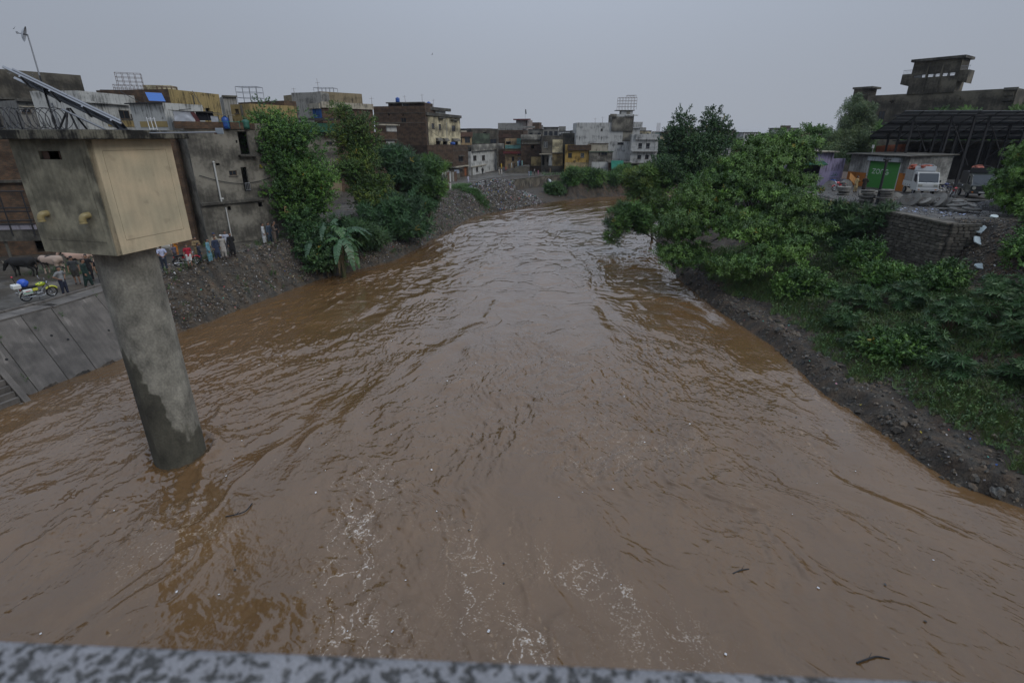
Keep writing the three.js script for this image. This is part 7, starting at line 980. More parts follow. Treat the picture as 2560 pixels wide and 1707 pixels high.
// ---------------------------------------------------------------- yard clutter on the east bank
const lidM = [0.2, 0.245, 0.28, 0.17].map((k) => plaster(k, k * 0.98, k * 0.94));
{
  const lidG = (() => { const g = lathe([[0.001, 0], [0.4, 0], [0.43, 0.02], [0.43, 0.09], [0.41, 0.11], [0.001, 0.115]], 28); g.computeVertexNormals(); return metricUV(g); })(), ring = new THREE.TorusGeometry(0.1, 0.012, 5, 14).rotateX(Math.PI / 2).translate(0, 0.115, 0);
  let n = 0;
  const lid = (label, x, y, f, e, s, group) => { const t = thing('concrete_disc', label, 'concrete cover', [x, y, -f], 0, group); t.quaternion.copy(e); t.scale.setScalar(s); part(t, 'disc', lidG, lidM[n++ % 4]); part(t, 'lifting_ring', ring, M.rust); return t; };
  const flat = [[38.7, 46.4, 0.14, 'large'], [41.6, 47.8, 0.3, 'large'], [36.4, 44.8, 0.05, 'small'], [36.6, 43.6, 0.1, 'medium'], [37.5, 43.4, 0.18, 'medium'], [40.3, 46.2, 0.1, 'small'], [39.9, 48.9, 0.22, 'medium'], [41.0, 49.2, 0.3, 'medium'], [39.3, 47.6, 0.34, 'large']];
  const where = ['in the middle of the flat lids by the gravel', 'nearest the gravel heap', 'at the end closest to the stone wall corner', 'at the front edge of the lid pile', 'at the front right of the lid pile', 'tucked under its neighbours', 'behind the flat lids', 'against the gravel slope', 'on top of the flat lids'];
  flat.forEach(([x, f, up, sz], i) => lid(`${sz} flat concrete lid ${where[i]}`, x, 7.2 + up, f, Q(rr(-0.12, 0.12), rnd() * 6, rr(-0.14, 0.14)), sz === 'large' ? 1.75 : sz === 'medium' ? 1.55 : 1.2, 'concrete lids lying on the yard'));
  for (let i = 0; i < 12; i++) lid(`leaning concrete lid, number ${['one', 'two', 'three', 'four', 'five', 'six', 'seven', 'eight', 'nine', 'ten', 'eleven', 'twelve'][i]} in the row from the white pickup`, 35.3 + i * 0.28 + rr(-0.15, 0.15), 7.2 + rr(0.3, 0.5), 49.2 - i * 0.21 + rr(-0.5, 0.5), Q(0, 0.5 + rr(-0.8, 0.8), 0).multiply(Q(0, 0, 0.95 + rr(-0.5, 0.3))), i % 3 ? 1.25 : 1.6, 'concrete lids leaning in a row');
  const stackAt = [[33.3, 50.2, 7, 'stack behind the black pole'], [34.0, 48.9, 8, 'stack right of the black pole'], [34.2, 51.4, 6, 'stack left of the black pole'], [35.4, 57.4, 5, 'low stack in front of the red motorcycle']];
  for (const [x, f, k, l] of stackAt) for (let i = 0; i < k; i++) lid(`concrete lid in the ${l}, ${['lowest', 'second', 'third', 'fourth', 'fifth', 'sixth', 'seventh', 'eighth', 'ninth'][i]} from the ground`, x + rr(-0.12, 0.12), 7.2 + i * 0.165, f + rr(-0.12, 0.12), Q(rr(-0.04, 0.04), rnd() * 6, rr(-0.04, 0.04)), rr(1.25, 1.5), 'stacked concrete lids');
  lid('pale concrete lid propped on edge in front of the lid stacks', 34.3, 7.6, 52.6, Q(0, 0.3, 0).multiply(Q(1.0, 0, 0)), 1.3); lid('dark lid leaning by the blue drums', 37.3, 7.55, 63.4, Q(0, 0.9, 0).multiply(Q(0, 0, 1.1)), 1.5); lid('pale lid leaning by the blue drums', 37.9, 7.55, 62.6, Q(0, 0.5, 0).multiply(Q(0, 0, 1.0)), 1.5); lid('round lid standing on edge behind the red motorcycle', 39.0, 7.6, 63.2, Q(0, -0.3, 0).multiply(Q(1.3, 0, 0)), 1.6);
  const tarp = new THREE.PlaneGeometry(3.2, 2.2, 24, 16).rotateX(-Math.PI / 2), tp = tarp.attributes.position; for (let i = 0; i < tp.count; i++) { const x = tp.getX(i), z = tp.getZ(i); tp.setY(i, 0.85 - 0.12 * x * x * 0.7 - 0.3 * z * z * 0.5 + 0.09 * pn(x * 1.8, z * 1.8) + 0.04 * pn(x * 5, z * 5)); } tarp.computeVertexNormals();
  const tt = solo('tarpaulin', tarp, std({ color: lin(0.045, 0.042, 0.04), roughness: 0.7, side: THREE.DoubleSide }), 'dark crumpled tarpaulin over the lids behind the leaning row', 'tarpaulin'); tt.position.set(38.2, 7.2, -50.0); tt.rotation.y = 0.2;
  const pole = thing('black_pole', 'leaning black steel pole at the yard edge', 'pole', [33.4, 7.1, -48.9]); part(pole, 'shaft', bar(V(0, -0.2, 0), V(0.08, 3.9, -0.2), 0.13, 0.1, 10), M.black); part(pole, 'cap', bx(0.55, 0.14, 0.3, 0.09, 3.95, -0.2, 0.2), M.black); part(pole, 'bracket', bx(0.2, 0.25, 0.2, 0.08, 3.78, -0.2), M.black);
  const drum = (l, x, f) => { const t = thing('blue_drum', l, 'drum', [x, 7.2, -f], 0, 'blue drums'); part(t, 'barrel', lathe([[0.001, 0], [0.28, 0], [0.3, 0.03], [0.3, 0.3], [0.315, 0.32], [0.3, 0.34], [0.3, 0.6], [0.315, 0.62], [0.3, 0.64], [0.3, 0.88], [0.28, 0.9], [0.001, 0.9]], 20), M.blueplastic); part(t, 'lid', new THREE.CylinderGeometry(0.26, 0.26, 0.03, 20).translate(0, 0.905, 0), M.black); };
  drum('blue drum left of a pair at the lilac wall', 39.2, 66.2); drum('blue drum right of a pair at the lilac wall', 40.5, 65.8);
  const board = solo('orange_board', metricUV(rbx(1.3, 0.9, 0.05, 0.01)), plaster(0.42, 0.2, 0.06), 'orange board propped behind the parked red motorcycle', 'board'); board.position.set(39.8, 8.35, -63.4); board.rotation.set(-0.5, 0.5, -0.4);
  // broken white foam boards on the rubble slope
  const foamM = std({ color: lin(0.5, 0.58, 0.6), roughness: 0.8 }), foam = (l, x, f, w, h, e) => { const s = new THREE.Shape(), n = 9; for (let i = 0; i < n; i++) { const a = i / n * 6.283, r = rr(0.72, 1.1); (i ? s.lineTo.bind(s) : s.moveTo.bind(s))(Math.cos(a) * w * r / 2, Math.sin(a) * h * r / 2); } s.closePath(); const m = solo('foam_board', ext(s, 0.07, 0.006), foamM, l, 'foam board', 'broken white foam boards'); m.position.set(x, GY_(x, -f) + 0.2, -f); m.rotation.set(...e); return m; };
  foam('biggest broken white foam board on the rubble slope', 33.7, 37.6, 1.25, 0.85, [-0.75, 0.3, 0.15]); foam('white foam slab leaning above the biggest board', 34.1, 38.2, 0.85, 0.6, [-0.45, -0.3, 0.3]); foam('wedge of white foam below the biggest board', 32.9, 35.9, 1.15, 0.55, [-0.8, 0.2, -0.2]); foam('lowest scrap of white foam on the rubble', 32.5, 34.8, 0.95, 0.6, [-0.9, 0.5, 0.4]); foam('small white foam scrap up by the yard edge', 36.4, 40.0, 0.7, 0.35, [-0.9, 0.1, 0.1]);
}
// ---------------------------------------------------------------- west bank details
{
  const W = (x, y, f) => V(x, y, -f);
  const pipe = thing('white_drain_pipe', 'white plastic drain pipe on the grey house', 'pipe', [-27.72, 3.6, -47.49], 0.895);
  part(pipe, 'upper_pipe', bar(V(1.76, 3.95, 0.14), V(1.76, 7.2, 0.14), 0.075, 0.075, 10), M.white); part(pipe, 'lower_pipe', bar(V(2.05, 0.5, 0.1), V(2.05, 3.3, 0.1), 0.06, 0.06, 10), M.white); part(pipe, 'elbow', tube([V(1.76, 3.98, 0.14), V(1.8, 3.75, 0.16), V(1.92, 3.65, 0.16)], 0.08, 8, 8), M.white); part(pipe, 'tee_fitting', [bx(0.3, 0.14, 0.16, 1.84, 4.1, 0.14), new THREE.SphereGeometry(0.1, 10, 8).translate(1.76, 7.25, 0.14)], M.white);
  const cl = new THREE.PlaneGeometry(1.5, 1.6, 16, 16), cp = cl.attributes.position; for (let i = 0; i < cp.count; i++) cp.setZ(i, 0.07 * Math.sin(cp.getX(i) * 7) + 0.05 * pn(cp.getX(i) * 3, cp.getY(i) * 3)); cl.computeVertexNormals();
  const zig = tex(256, (u, v) => { const z = Math.abs((u * 8) % 1 - 0.5) * 0.12 + v * 9; return z % 1 < 0.22 ? 0.6 : 0.88; }, { metres: 1 });
  const q = solo('hanging_cloth', cl, std({ color: lin(0.4, 0.4, 0.4), map: zig, side: THREE.DoubleSide }), 'grey zigzag cloth hung over the balcony of the narrow house', 'cloth'); q.position.set(-30.1, 6.6, -50.6); q.rotation.y = -0.3;
  // shack and clutter on the grey house roof
  const sh = thing('roof_shack', 'roof shack of silver sheets and black cloth on the grey house', 'shack', [-27.9, 13.65, -49.4], 0.35); sh.scale.setScalar(0.62);
  const silver = std({ color: lin(0.42, 0.44, 0.48), metalness: 0.3, roughness: 0.4, side: THREE.DoubleSide }); const crump = (w, h) => { const g = new THREE.PlaneGeometry(w, h, 18, 18), p = g.attributes.position; for (let i = 0; i < p.count; i++) p.setZ(i, 0.16 * fbm(p.getX(i) * 0.9, p.getY(i) * 0.9, 3)); g.computeVertexNormals(); return g; };
  part(sh, 'silver_sheet', crump(2.4, 1.9).translate(-1.0, 1.2, 0.4), silver); part(sh, 'silver_sheet', crump(1.0, 1.4).translate(2.8, 0.9, 0.2), silver); part(sh, 'red_cloth', crump(0.5, 1.8).rotateZ(0.4).translate(0.5, 1.3, 0.5), fabric(0.13, 0.045, 0.045)); part(sh, 'black_cloth', crump(2.2, 1.2).translate(1.6, 1.6, 0.1), fabric(0.012, 0.013, 0.02));
  for (const [x, h] of [[-2.2, 2.1], [0.35, 2.2], [2.0, 1.9], [3.3, 1.8], [4.6, 1.7]]) part(sh, 'pole', bar(V(x, 0, 0.3), V(x, h, 0.3), 0.04), M.black);
  part(sh, 'roof_sheet', metricUV(bx(6.2, 0.05, 1.9, 0.4, 2.15, -0.4, 0, 0, -0.05)), M.cdark); part(sh, 'pale_roof_sheet', metricUV(bx(2.6, 0.05, 1.7, 4.0, 1.8, -0.3, 0, 0, -0.04)), M.cgrey); part(sh, 'green_rail', [bar(V(3.2, 0.9, 0.8), V(6.0, 0.85, 0.8), 0.03), bar(V(4.5, 0, 0.8), V(4.4, 0.9, 0.8), 0.03), bar(V(5.9, 0, 0.8), V(5.9, 0.9, 0.8), 0.03)], std({ color: lin(0.05, 0.2, 0.16) }));
  const tank = (l, x, y, f, r, h, m = M.blueplastic) => { const t = thing('water_tank', l, 'water tank', [x, y, -f], 0, 'roof water tanks'); part(t, 'tank', lathe([[0.001, 0], [r, 0], [r, h * 0.3], [r * 1.03, h * 0.33], [r, h * 0.36], [r, h * 0.62], [r * 1.03, h * 0.65], [r, h * 0.68], [r, h * 0.88], [r * 0.6, h * 0.97], [r * 0.4, h], [0.001, h]], 18), m); part(t, 'cap', new THREE.CylinderGeometry(r * 0.36, r * 0.36, h * 0.08, 14).translate(0, h * 1.02, 0), m); };
  tank('blue barrel beside the roof shack', -25.5, 13.6, 50.2, 0.3, 1.0); tank('blue water tank on the brick roof room', -25.9, 20.05, 129.5, 0.46, 1.05); tank('blue water tank on the white roof room', -19.2, 18.9, 131.5, 0.48, 1.4); tank('small blue tank on the cream house roof', -17.3, 17.75, 140, 0.48, 0.6); tank('green tank at the end of the grey house roof', -24.4, 13.6, 51.6, 0.3, 0.8, std({ color: lin(0.02, 0.1, 0.07), roughness: 0.6 })); tank('blue drum on a roof behind the barbed wire', -46.5, 12.2, 55, 0.6, 1.1); tank('blue tarpaulin covered tank on the low brick house', -13.8, 11.1, 129.5, 0.6, 0.6);
  const tarp = thing('blue_roof_sheet', 'bright blue sheet on a slanting frame beside the white house', 'sheet', [-35.5, 15.7, -56.6], 0.9); tarp.scale.setScalar(0.5);
  part(tarp, 'sheet', metricUV(bx(2.9, 0.05, 1.9, 0, 1.25, 0, 0, 0, 0)).rotateX(0.95).translate(0, 1.0, 0.4), std({ color: lin(0.06, 0.2, 0.62), map: T.cloth, roughness: 0.5 })); part(tarp, 'frame', [bar(V(-1.4, 0, 0), V(-1.4, 2.6, 0), 0.05), bar(V(1.4, 0, 0), V(1.4, 2.6, 0), 0.05), bar(V(-1.4, 2.6, 0), V(1.4, 2.6, 0), 0.05)], M.woodm); part(tarp, 'side_board', metricUV(bx(0.05, 2.2, 1.2, -1.5, 1.3, 0.2)), M.woodm);
  const rl = thing('steel_railing', 'black steel railing with a pale board at the left edge below the brick house', 'railing', [-43, 0, -37.6], 0.1);
  for (const y of [9.35, 8.2, 7.95, 7.3, 7.05]) part(rl, 'rail', bar(V(-4, y, 0), V(8.2, y, 0), 0.05), M.black); for (let i = 0; i < 9; i++) part(rl, 'upright', bar(V(-4 + i * 1.5, 6.2, 0), V(-4 + i * 1.5, 9.35, 0), 0.045), M.black); part(rl, 'pale_board', metricUV(box2(-4, 6.65, -0.1, 8.2, 6.98, -0.04)), plaster(0.3, 0.29, 0.36)); part(rl, 'dark_board', metricUV(box2(-4, 5.8, -0.3, 8.2, 6.6, -0.12)), M.cdark); for (const x of [-3.5, 1, 5.5]) part(rl, 'support_post', bar(V(x, 3.4, -0.4), V(x, 6.0, -0.4), 0.1), M.cdark);
  // open wire and pipe frames on the roofs
  const cage = (l, x, y, f, w, h, d, nx, ny, turn = 0, m = M.rust) => { const t = thing('roof_cage', l, 'roof frame', [x, y, -f], turn, 'roof cages'); for (let i = 0; i <= nx; i++) for (const z of [0, d]) part(t, 'upright', bar(V(w * i / nx, 0, z), V(w * i / nx, h, z), 0.035, 0.035, 5), m); for (let j = 1; j <= ny; j++) { for (const z of [0, d]) part(t, 'crossbar', bar(V(0, h * j / ny, z), V(w, h * j / ny, z), 0.03, 0.03, 5), m); for (const q of [0, w]) part(t, 'crossbar', bar(V(q, h * j / ny, 0), V(q, h * j / ny, d), 0.03, 0.03, 5), m); } part(t, 'mesh_roof', [...Array(8)].map((_, i) => bar(V(w * i / 7, h + 0.01, 0), V(w * i / 7, h + 0.01, d), 0.018, 0.018, 4)), m).userData.kind = 'stuff'; };
  cage('tall red pipe frame on the roof behind the white house', -74.9, 21.9, 110, 4.0, 2.1, 2.4, 4, 3, 0.5); cage('low pipe frame at the foot of the tall red one', -76, 20.9, 110.4, 5, 1.1, 2.6, 8, 2, 0.5); cage('low wire cage on the mustard yellow house', -40.6, 17.5, 66, 1.9, 0.7, 1.5, 4, 1, 0.5); cage('square wire bird cage on the brown brick house', -38.4, 17.3, 82, 2.9, 2.1, 2.0, 3, 3, 0.0, M.steel); cage('flat wire cage on the beige fret house', -33.6, 19.95, 100, 3.3, 0.7, 2.4, 5, 1, 0.0, M.steel); cage('rusty cage on the stepped stair tower', 28.6, 19.6, 155, 4.7, 2.95, 2.6, 6, 4, 0.0); cage('small upper cage crowning the rusty cage', 30.9, 22.55, 155, 2.3, 0.6, 1.8, 3, 1, 0.0); cage('small far cage on the hazy skyline right of the big tree', 112, 13.4, 205, 2.4, 2.1, 2, 4, 3, 0, M.steel);
  const headB = thing('tower_head', 'small pale block under the rusty cage on the stair tower', 'building', [29.8, 18.3, -155]); part(headB, 'wall', metricUV(box2(0, 0, -2.4, 3.2, 1.15, 0)), M.whitew); part(headB, 'slab', metricUV(box2(-1.4, 1.15, -2.7, 3.7, 1.3, 0.3)), M.cdark); part(headB, 'dark_bay', metricUV(box2(1.5, 0.05, 0.002, 2.4, 1.1, 0.03)), M.cement);
  // aerials
  [['bamboo aerial leaning on the beige fret house', -32.64, 18.6, 97.5, 3.4, -0.06], ['short aerial on the beige fret house', -39.4, 20.1, 104, 1.0, -0.05], ['aerial at the end of the striped parapet house', -25.4, 18.1, 103.5, 1.5, 0], ['aerial by the blue tank on the roof room', -23.8, 20.1, 128, 1.4, -0.18], ['tall aerial on the roof room', -20.1, 20.1, 128, 1.7, 0], ['thin aerial right of the second blue tank', -18.3, 19.2, 133, 1.9, 0], ['aerial on the white tall house', 22.6, 16.4, 153.4, 1.2, 0], ['second aerial on the white tall house', 24.6, 16.4, 153.4, 1.6, 0], ['mast on the brown back house', 30, 9, 190, 3, 0]].forEach(([l, x, y, f, h, ln]) => { const t = thing('roof_aerial', l, 'aerial', [x, y, -f], 0, 'roof aerials'); part(t, 'mast', bar(V(0, -0.4, 0), V(h * ln, h, 0), 0.045, 0.02, 5), M.rust); part(t, 'cross_arm', bar(V(h * ln * 0.8 - 0.4, h * 0.8, 0), V(h * ln * 0.8 + 0.4, h * 0.82, 0), 0.015, 0.015, 4), M.rust); });
  const fl = thing('flag_pole', 'dark flag hanging on a pole above the red capped tower', 'flag', [4.4, 17.6, -188.5]); part(fl, 'pole', bar(V(0, -1, 0), V(0, 3.8, 0), 0.06, 0.04, 6), M.steel); part(fl, 'flag', metricUV(bx(0.35, 1.4, 0.05, 0.2, 2.9, 0, 0, 0, 0.12)), fabric(0.02, 0.03, 0.03));
  const gm = thing('green_mast', 'pale green wrapped mast rising behind the dark tree', 'mast', [45.6, 4, -175]); part(gm, 'core', metricUV(bx(1.3, 10, 1.3, 0, 5, 0)), plaster(0.14, 0.26, 0.25)); part(gm, 'rebar', [0, 1, 2, 3, 4].map((i) => bar(V(-0.5 + i * 0.25, 9.9, 0), V(-0.5 + i * 0.25, 12.8, 0), 0.04, 0.04, 4)), M.rust).userData.kind = 'stuff';
  // barrel roofed shed and railing by the roof wire
  const bs = thing('barrel_shed', 'curved sheet roof shed at the left edge behind the roof wire', 'shed', [-47.5, 12.2, -50], 0.7); part(bs, 'barrel_roof', metricUV(new THREE.CylinderGeometry(1.9, 1.9, 3.6, 20, 1, true, 0, Math.PI).rotateZ(Math.PI / 2).rotateX(-Math.PI / 2).translate(0, 1.2, 0)), std({ color: lin(0.16, 0.165, 0.18), side: THREE.DoubleSide, map: T.heavy, roughness: 0.7 })); part(bs, 'end_wall', metricUV(new THREE.CylinderGeometry(1.85, 1.85, 0.1, 20, 1, false, 0, Math.PI).rotateX(Math.PI / 2).rotateZ(Math.PI / 2).rotateY(Math.PI / 2).translate(1.75, 1.2, 0)), M.soot);
  // corrugated fence of the shanty
  const fe = thing('sheet_fence', 'patched fence of metal sheets beside the wet lane', 'fence', [-15.3, 3.6, -117.2], Math.atan2(4.2, 2.9)); const fm = [M.rust, M.cgrey, M.white, M.woodm, M.cdark];
  for (let i = 0; i < 11; i++) part(fe, 'sheet', metricUV(bx(0.5, 2.1 + rr(-0.25, 0.3), 0.03, i * 0.5, 1.0, rr(-0.03, 0.03), rr(-0.08, 0.08)), i * 3), fm[(i * 7) % 5]);
  const sn = thing('shanty', 'low shanty with a ragged dark roof beside the sheet fence', 'shanty', [-15.2, 3.6, -122], 0.9); part(sn, 'wall', metricUV(box2(0, 0, -3, 5.2, 2.7, -0.1)), M.soot); part(sn, 'roof', metricUV(bx(6, 0.12, 4, 2.6, 2.85, -1.4, 0, 0.06, -0.08)), M.cdark); part(sn, 'washing', crump(1.6, 0.9).translate(4.0, 1.9, 0.1), fabric(0.35, 0.4, 0.5)); part(sn, 'pale_sheet', metricUV(bx(1.2, 0.9, 0.03, 1.0, 2.0, 0.02)), M.cgrey);
  // raised terrace in front of the tan house
  const tw = thing('terrace_wall', 'dark retaining wall of the raised terrace below the tan house', 'wall', [-2.6, 3.4, -149]); const ts = new THREE.Shape(); ts.moveTo(0, -0.5); ts.lineTo(7.4, -0.5); ts.lineTo(7.4, 2.1); ts.lineTo(4.8, 1.86); ts.lineTo(2, 0.9); ts.lineTo(0, 0.05); ts.closePath(); part(tw, 'wall', metricUV(ext(ts, 7).translate(0, 0, -7)), M.soot);
  // river wall on the far bend, with a drain fall
  const rwm = plaster(0.15, 0.135, 0.115, T.heavy), rw = thing('far_river_wall', 'stained concrete river wall on the far bend', 'wall'); const line = [[0.5, 124], [4, 129.5], [8, 135], [13, 138]];
  for (let i = 0; i < 3; i++) for (let k = 0; k < 3; k++) { const a = line[i], b = line[i + 1], p = [0, 1].map((q) => [mix(a[0], b[0], (k + q) / 3), mix(a[1], b[1], (k + q) / 3)]), l = Math.hypot(p[1][0] - p[0][0], p[1][1] - p[0][1]); const m = part(rw, 'wall_panel', metricUV(bx(l - 0.02, 4.4, 0.5), i * 7 + k * 3, k), rwm); m.position.set((p[0][0] + p[1][0]) / 2, 1.55, -(p[0][1] + p[1][1]) / 2); m.rotation.y = Math.atan2(p[1][1] - p[0][1], p[1][0] - p[0][0]); part(m, 'coping', metricUV(bx(l, 0.14, 0.62, 0, 2.27, 0), k, i), M.cdark); }
  const fall = thing('drain_outfall', 'white drain water falling down the far bank', 'water', [9.2, 0, -135.2]); const pts = [V(0, 2.9, 0.3), V(0.25, 2.5, 2.4), V(0.55, 1.9, 6), V(0.9, 1.2, 11), V(1.35, 0.05, 17)], fg = new THREE.TubeGeometry(new THREE.CatmullRomCurve3(pts), 40, 0.3, 8), fp = fg.attributes.position; for (let i = 0; i < fp.count; i++) { const s = 0.25 * pn(fp.getX(i) * 5, fp.getZ(i) * 4 + fp.getY(i) * 3); fp.setXYZ(i, fp.getX(i) + s, fp.getY(i) + s * 0.5, fp.getZ(i) + s); } fg.computeVertexNormals(); part(fall, 'stream', fg, phys({ color: lin(0.42, 0.44, 0.45), roughness: 0.4 })); part(fall, 'pipe_mouth', new THREE.CylinderGeometry(0.4, 0.4, 0.8, 14, 1, true).rotateX(Math.PI / 2).translate(0, 2.9, 0), M.cdark);
  // heap of household clutter and green netting by the white houses
  const gn = thing('green_netting', 'green netting draped over a shelter on the far bank', 'netting', [27.6, 4.6, -143.5]); part(gn, 'net', crump(3.2, 2.4).rotateX(-0.5).translate(0, 1.4, 0), std({ color: lin(0.02, 0.16, 0.11), side: THREE.DoubleSide, roughness: 0.9 })); for (const [x, z] of [[-1.5, -0.5], [1.5, -0.5], [1.5, 0.6]]) part(gn, 'pole', bar(V(x, -1, z), V(x, 1.6, z), 0.05), M.woodm);
  const hut = thing('brick_hut', 'broken brick hut between the grey and white houses', 'hut', [25.6, 3.6, -144.5]); part(hut, 'wall', metricUV(box2(0, 0, -2, 5.6, 2.9, -0.1)), M.brick2); part(hut, 'roof', metricUV(bx(6, 0.1, 2.6, 2.8, 2.95, -1, 0, 0.05)), M.cdark); part(hut, 'dark_doorway', box2(0.5, 0, -0.098, 1.6, 1.9, -0.06), M.dark);
  // skyline of flat roofs in the haze
  const sky = [[-150, 150, 12, 20, 9], [-118, 120, 14, 19.5, 10], [-84, 96, 9, 17, 9], [-71, 114, 14, 20.9, 9], [-12, 215, 8, 15.5, 8], [8, 205, 9, 15.2, 8], [13, 188, 5, 15.6, 6], [20, 230, 8, 14.8, 8], [26, 214, 6, 14.4, 7], [52, 205, 7, 13.2, 7], [60, 215, 8, 13.6, 8], [68, 240, 9, 14.6, 8], [78, 250, 10, 14.4, 9], [88, 236, 8, 14.0, 9], [97, 232, 7, 14.3, 8], [106, 225, 9, 13.8, 8], [117, 220, 9, 14.6, 8], [128, 236, 10, 14.2, 8], [73, 190, 8, 12.0, 7], [84, 184, 8, 11.4, 7], [95, 178, 9, 11.8, 7], [62, 168, 7, 10.4, 6], [52, 176, 7, 10.6, 6], [72, 150, 8, 10, 6], [107, 172, 8, 11.6, 6], [118, 160, 9, 11.4, 7], [140, 200, 12, 16, 8], [160, 180, 12, 16, 8], [44, 260, 8, 15.0, 8], [36, 290, 9, 15.6, 8], [54, 300, 10, 15.0, 8], [100, 320, 12, 16.4, 8], [124, 330, 12, 16.2, 8], [150, 310, 13, 17, 8], [30, 330, 9, 15.6, 8], [14, 300, 9, 16.0, 8], [-2, 290, 9, 16.4, 8], [76, 330, 11, 15.8, 8]];
  const sm = [M.cgrey, M.brick2, M.whitew, M.cement, M.grey, M.creamold, M.mould], words = ['grey', 'brown brick', 'white', 'dark cement', 'pale grey', 'cream', 'streaked'];
  sky.forEach(([x, f, w, top, d], i) => { const k = (i * 5 + 2) % 7, t = thing('distant_house', `${words[k]} flat roofed house in the far skyline`, 'house', [x, 3.6, -f], rr(-0.3, 0.3), `far ${words[k]} houses on the skyline`), h = top - 3.6; const s = rectShape(-w / 2, 0, w / 2, h), wins = []; for (let r = 0; r < 2; r++) for (let c = 0; c < 3; c++) { const a = -w / 2 + w * (c + 0.5) / 3 - 0.55, b = h - 2.4 - r * 3.2; if (b > 0.4) { holeRect(s, a, b, a + 1.1, b + 1.3); wins.push([a, b]); } } part(t, 'wall', metricUV(ext(s, 0.2).translate(0, 0, d / 2 - 0.2), i), sm[k]); part(t, 'wall', metricUV(box2(-w / 2, 0, -d / 2, w / 2, h, d / 2 - 0.5), i), sm[k]); part(t, 'roof_slab', metricUV(box2(-w / 2 - 0.3, h, -d / 2 - 0.3, w / 2 + 0.3, h + 0.2, d / 2 + 0.3), i), M.cdark); wins.forEach(([a, b]) => part(t, 'window', box2(a, b, d / 2 - 0.25, a + 1.1, b + 1.3, d / 2 - 0.18), M.glass)); if (i % 2) part(t, 'roof_room', metricUV(box2(-w * 0.1, h + 0.2, -d * 0.3, w * 0.25, h + 1.4 + (i % 3) * 0.5, d * 0.1), i), sm[(k + 2) % 7]); });
  [['sagging black cable from the grey house to the mustard yellow house', [-26, 14.3, 50.5], [-35, 17.6, 63]], ['sagging black cable above the roof shack', [-28, 15.2, 49.6], [-39.5, 17.2, 58]], ['sagging black cable in front of the grey house', [-27.4, 9.8, 47.7], [-23.1, 9.4, 53.0]], ['black cable over the wet far lane', [-10.2, 9.2, 140], [3.2, 11.5, 156]], ['black cable from the dark brick block to the white lane house', [-19, 14.5, 126.2], [-9.8, 9.4, 141]]].forEach(([l, a, b]) => { const A = V(a[0], a[1], -a[2]), B = V(b[0], b[1], -b[2]), m = A.clone().lerp(B, 0.5); m.y -= 0.7; solo('power_cable', tube([A, A.clone().lerp(m, 0.5).add(V(0, -0.15, 0)), m, B.clone().lerp(m, 0.5).add(V(0, -0.15, 0)), B], 0.03, 16, 4), M.black, l, 'cable', 'power cables'); });
  // birds
  const bird = fromPts([V(0, 0, 0.14), V(0.03, 0, 0), V(0, 0.03, 0), V(0, 0, 0.14), V(0, 0.03, 0), V(-0.03, 0, 0), V(0.02, 0.01, 0.05), V(0.3, 0.1, -0.03), V(0.02, 0.01, -0.06), V(-0.02, 0.01, 0.05), V(-0.02, 0.01, -0.06), V(-0.3, 0.1, -0.03), V(0.03, 0, 0), V(0, 0, -0.16), V(-0.03, 0, 0)]);
  [['small dark bird flying high over the middle of the houses', -9.5, 22, 70], ['small dark bird flying at the left edge above the rooftops', -40, 21, 48]].forEach(([l, x, y, f]) => { const m = solo('bird', bird, std({ color: lin(0.02, 0.02, 0.022), side: THREE.DoubleSide }), l, 'bird'); m.position.set(x, y, -f); m.rotation.set(0.2, 1.2, 0.3); });
}
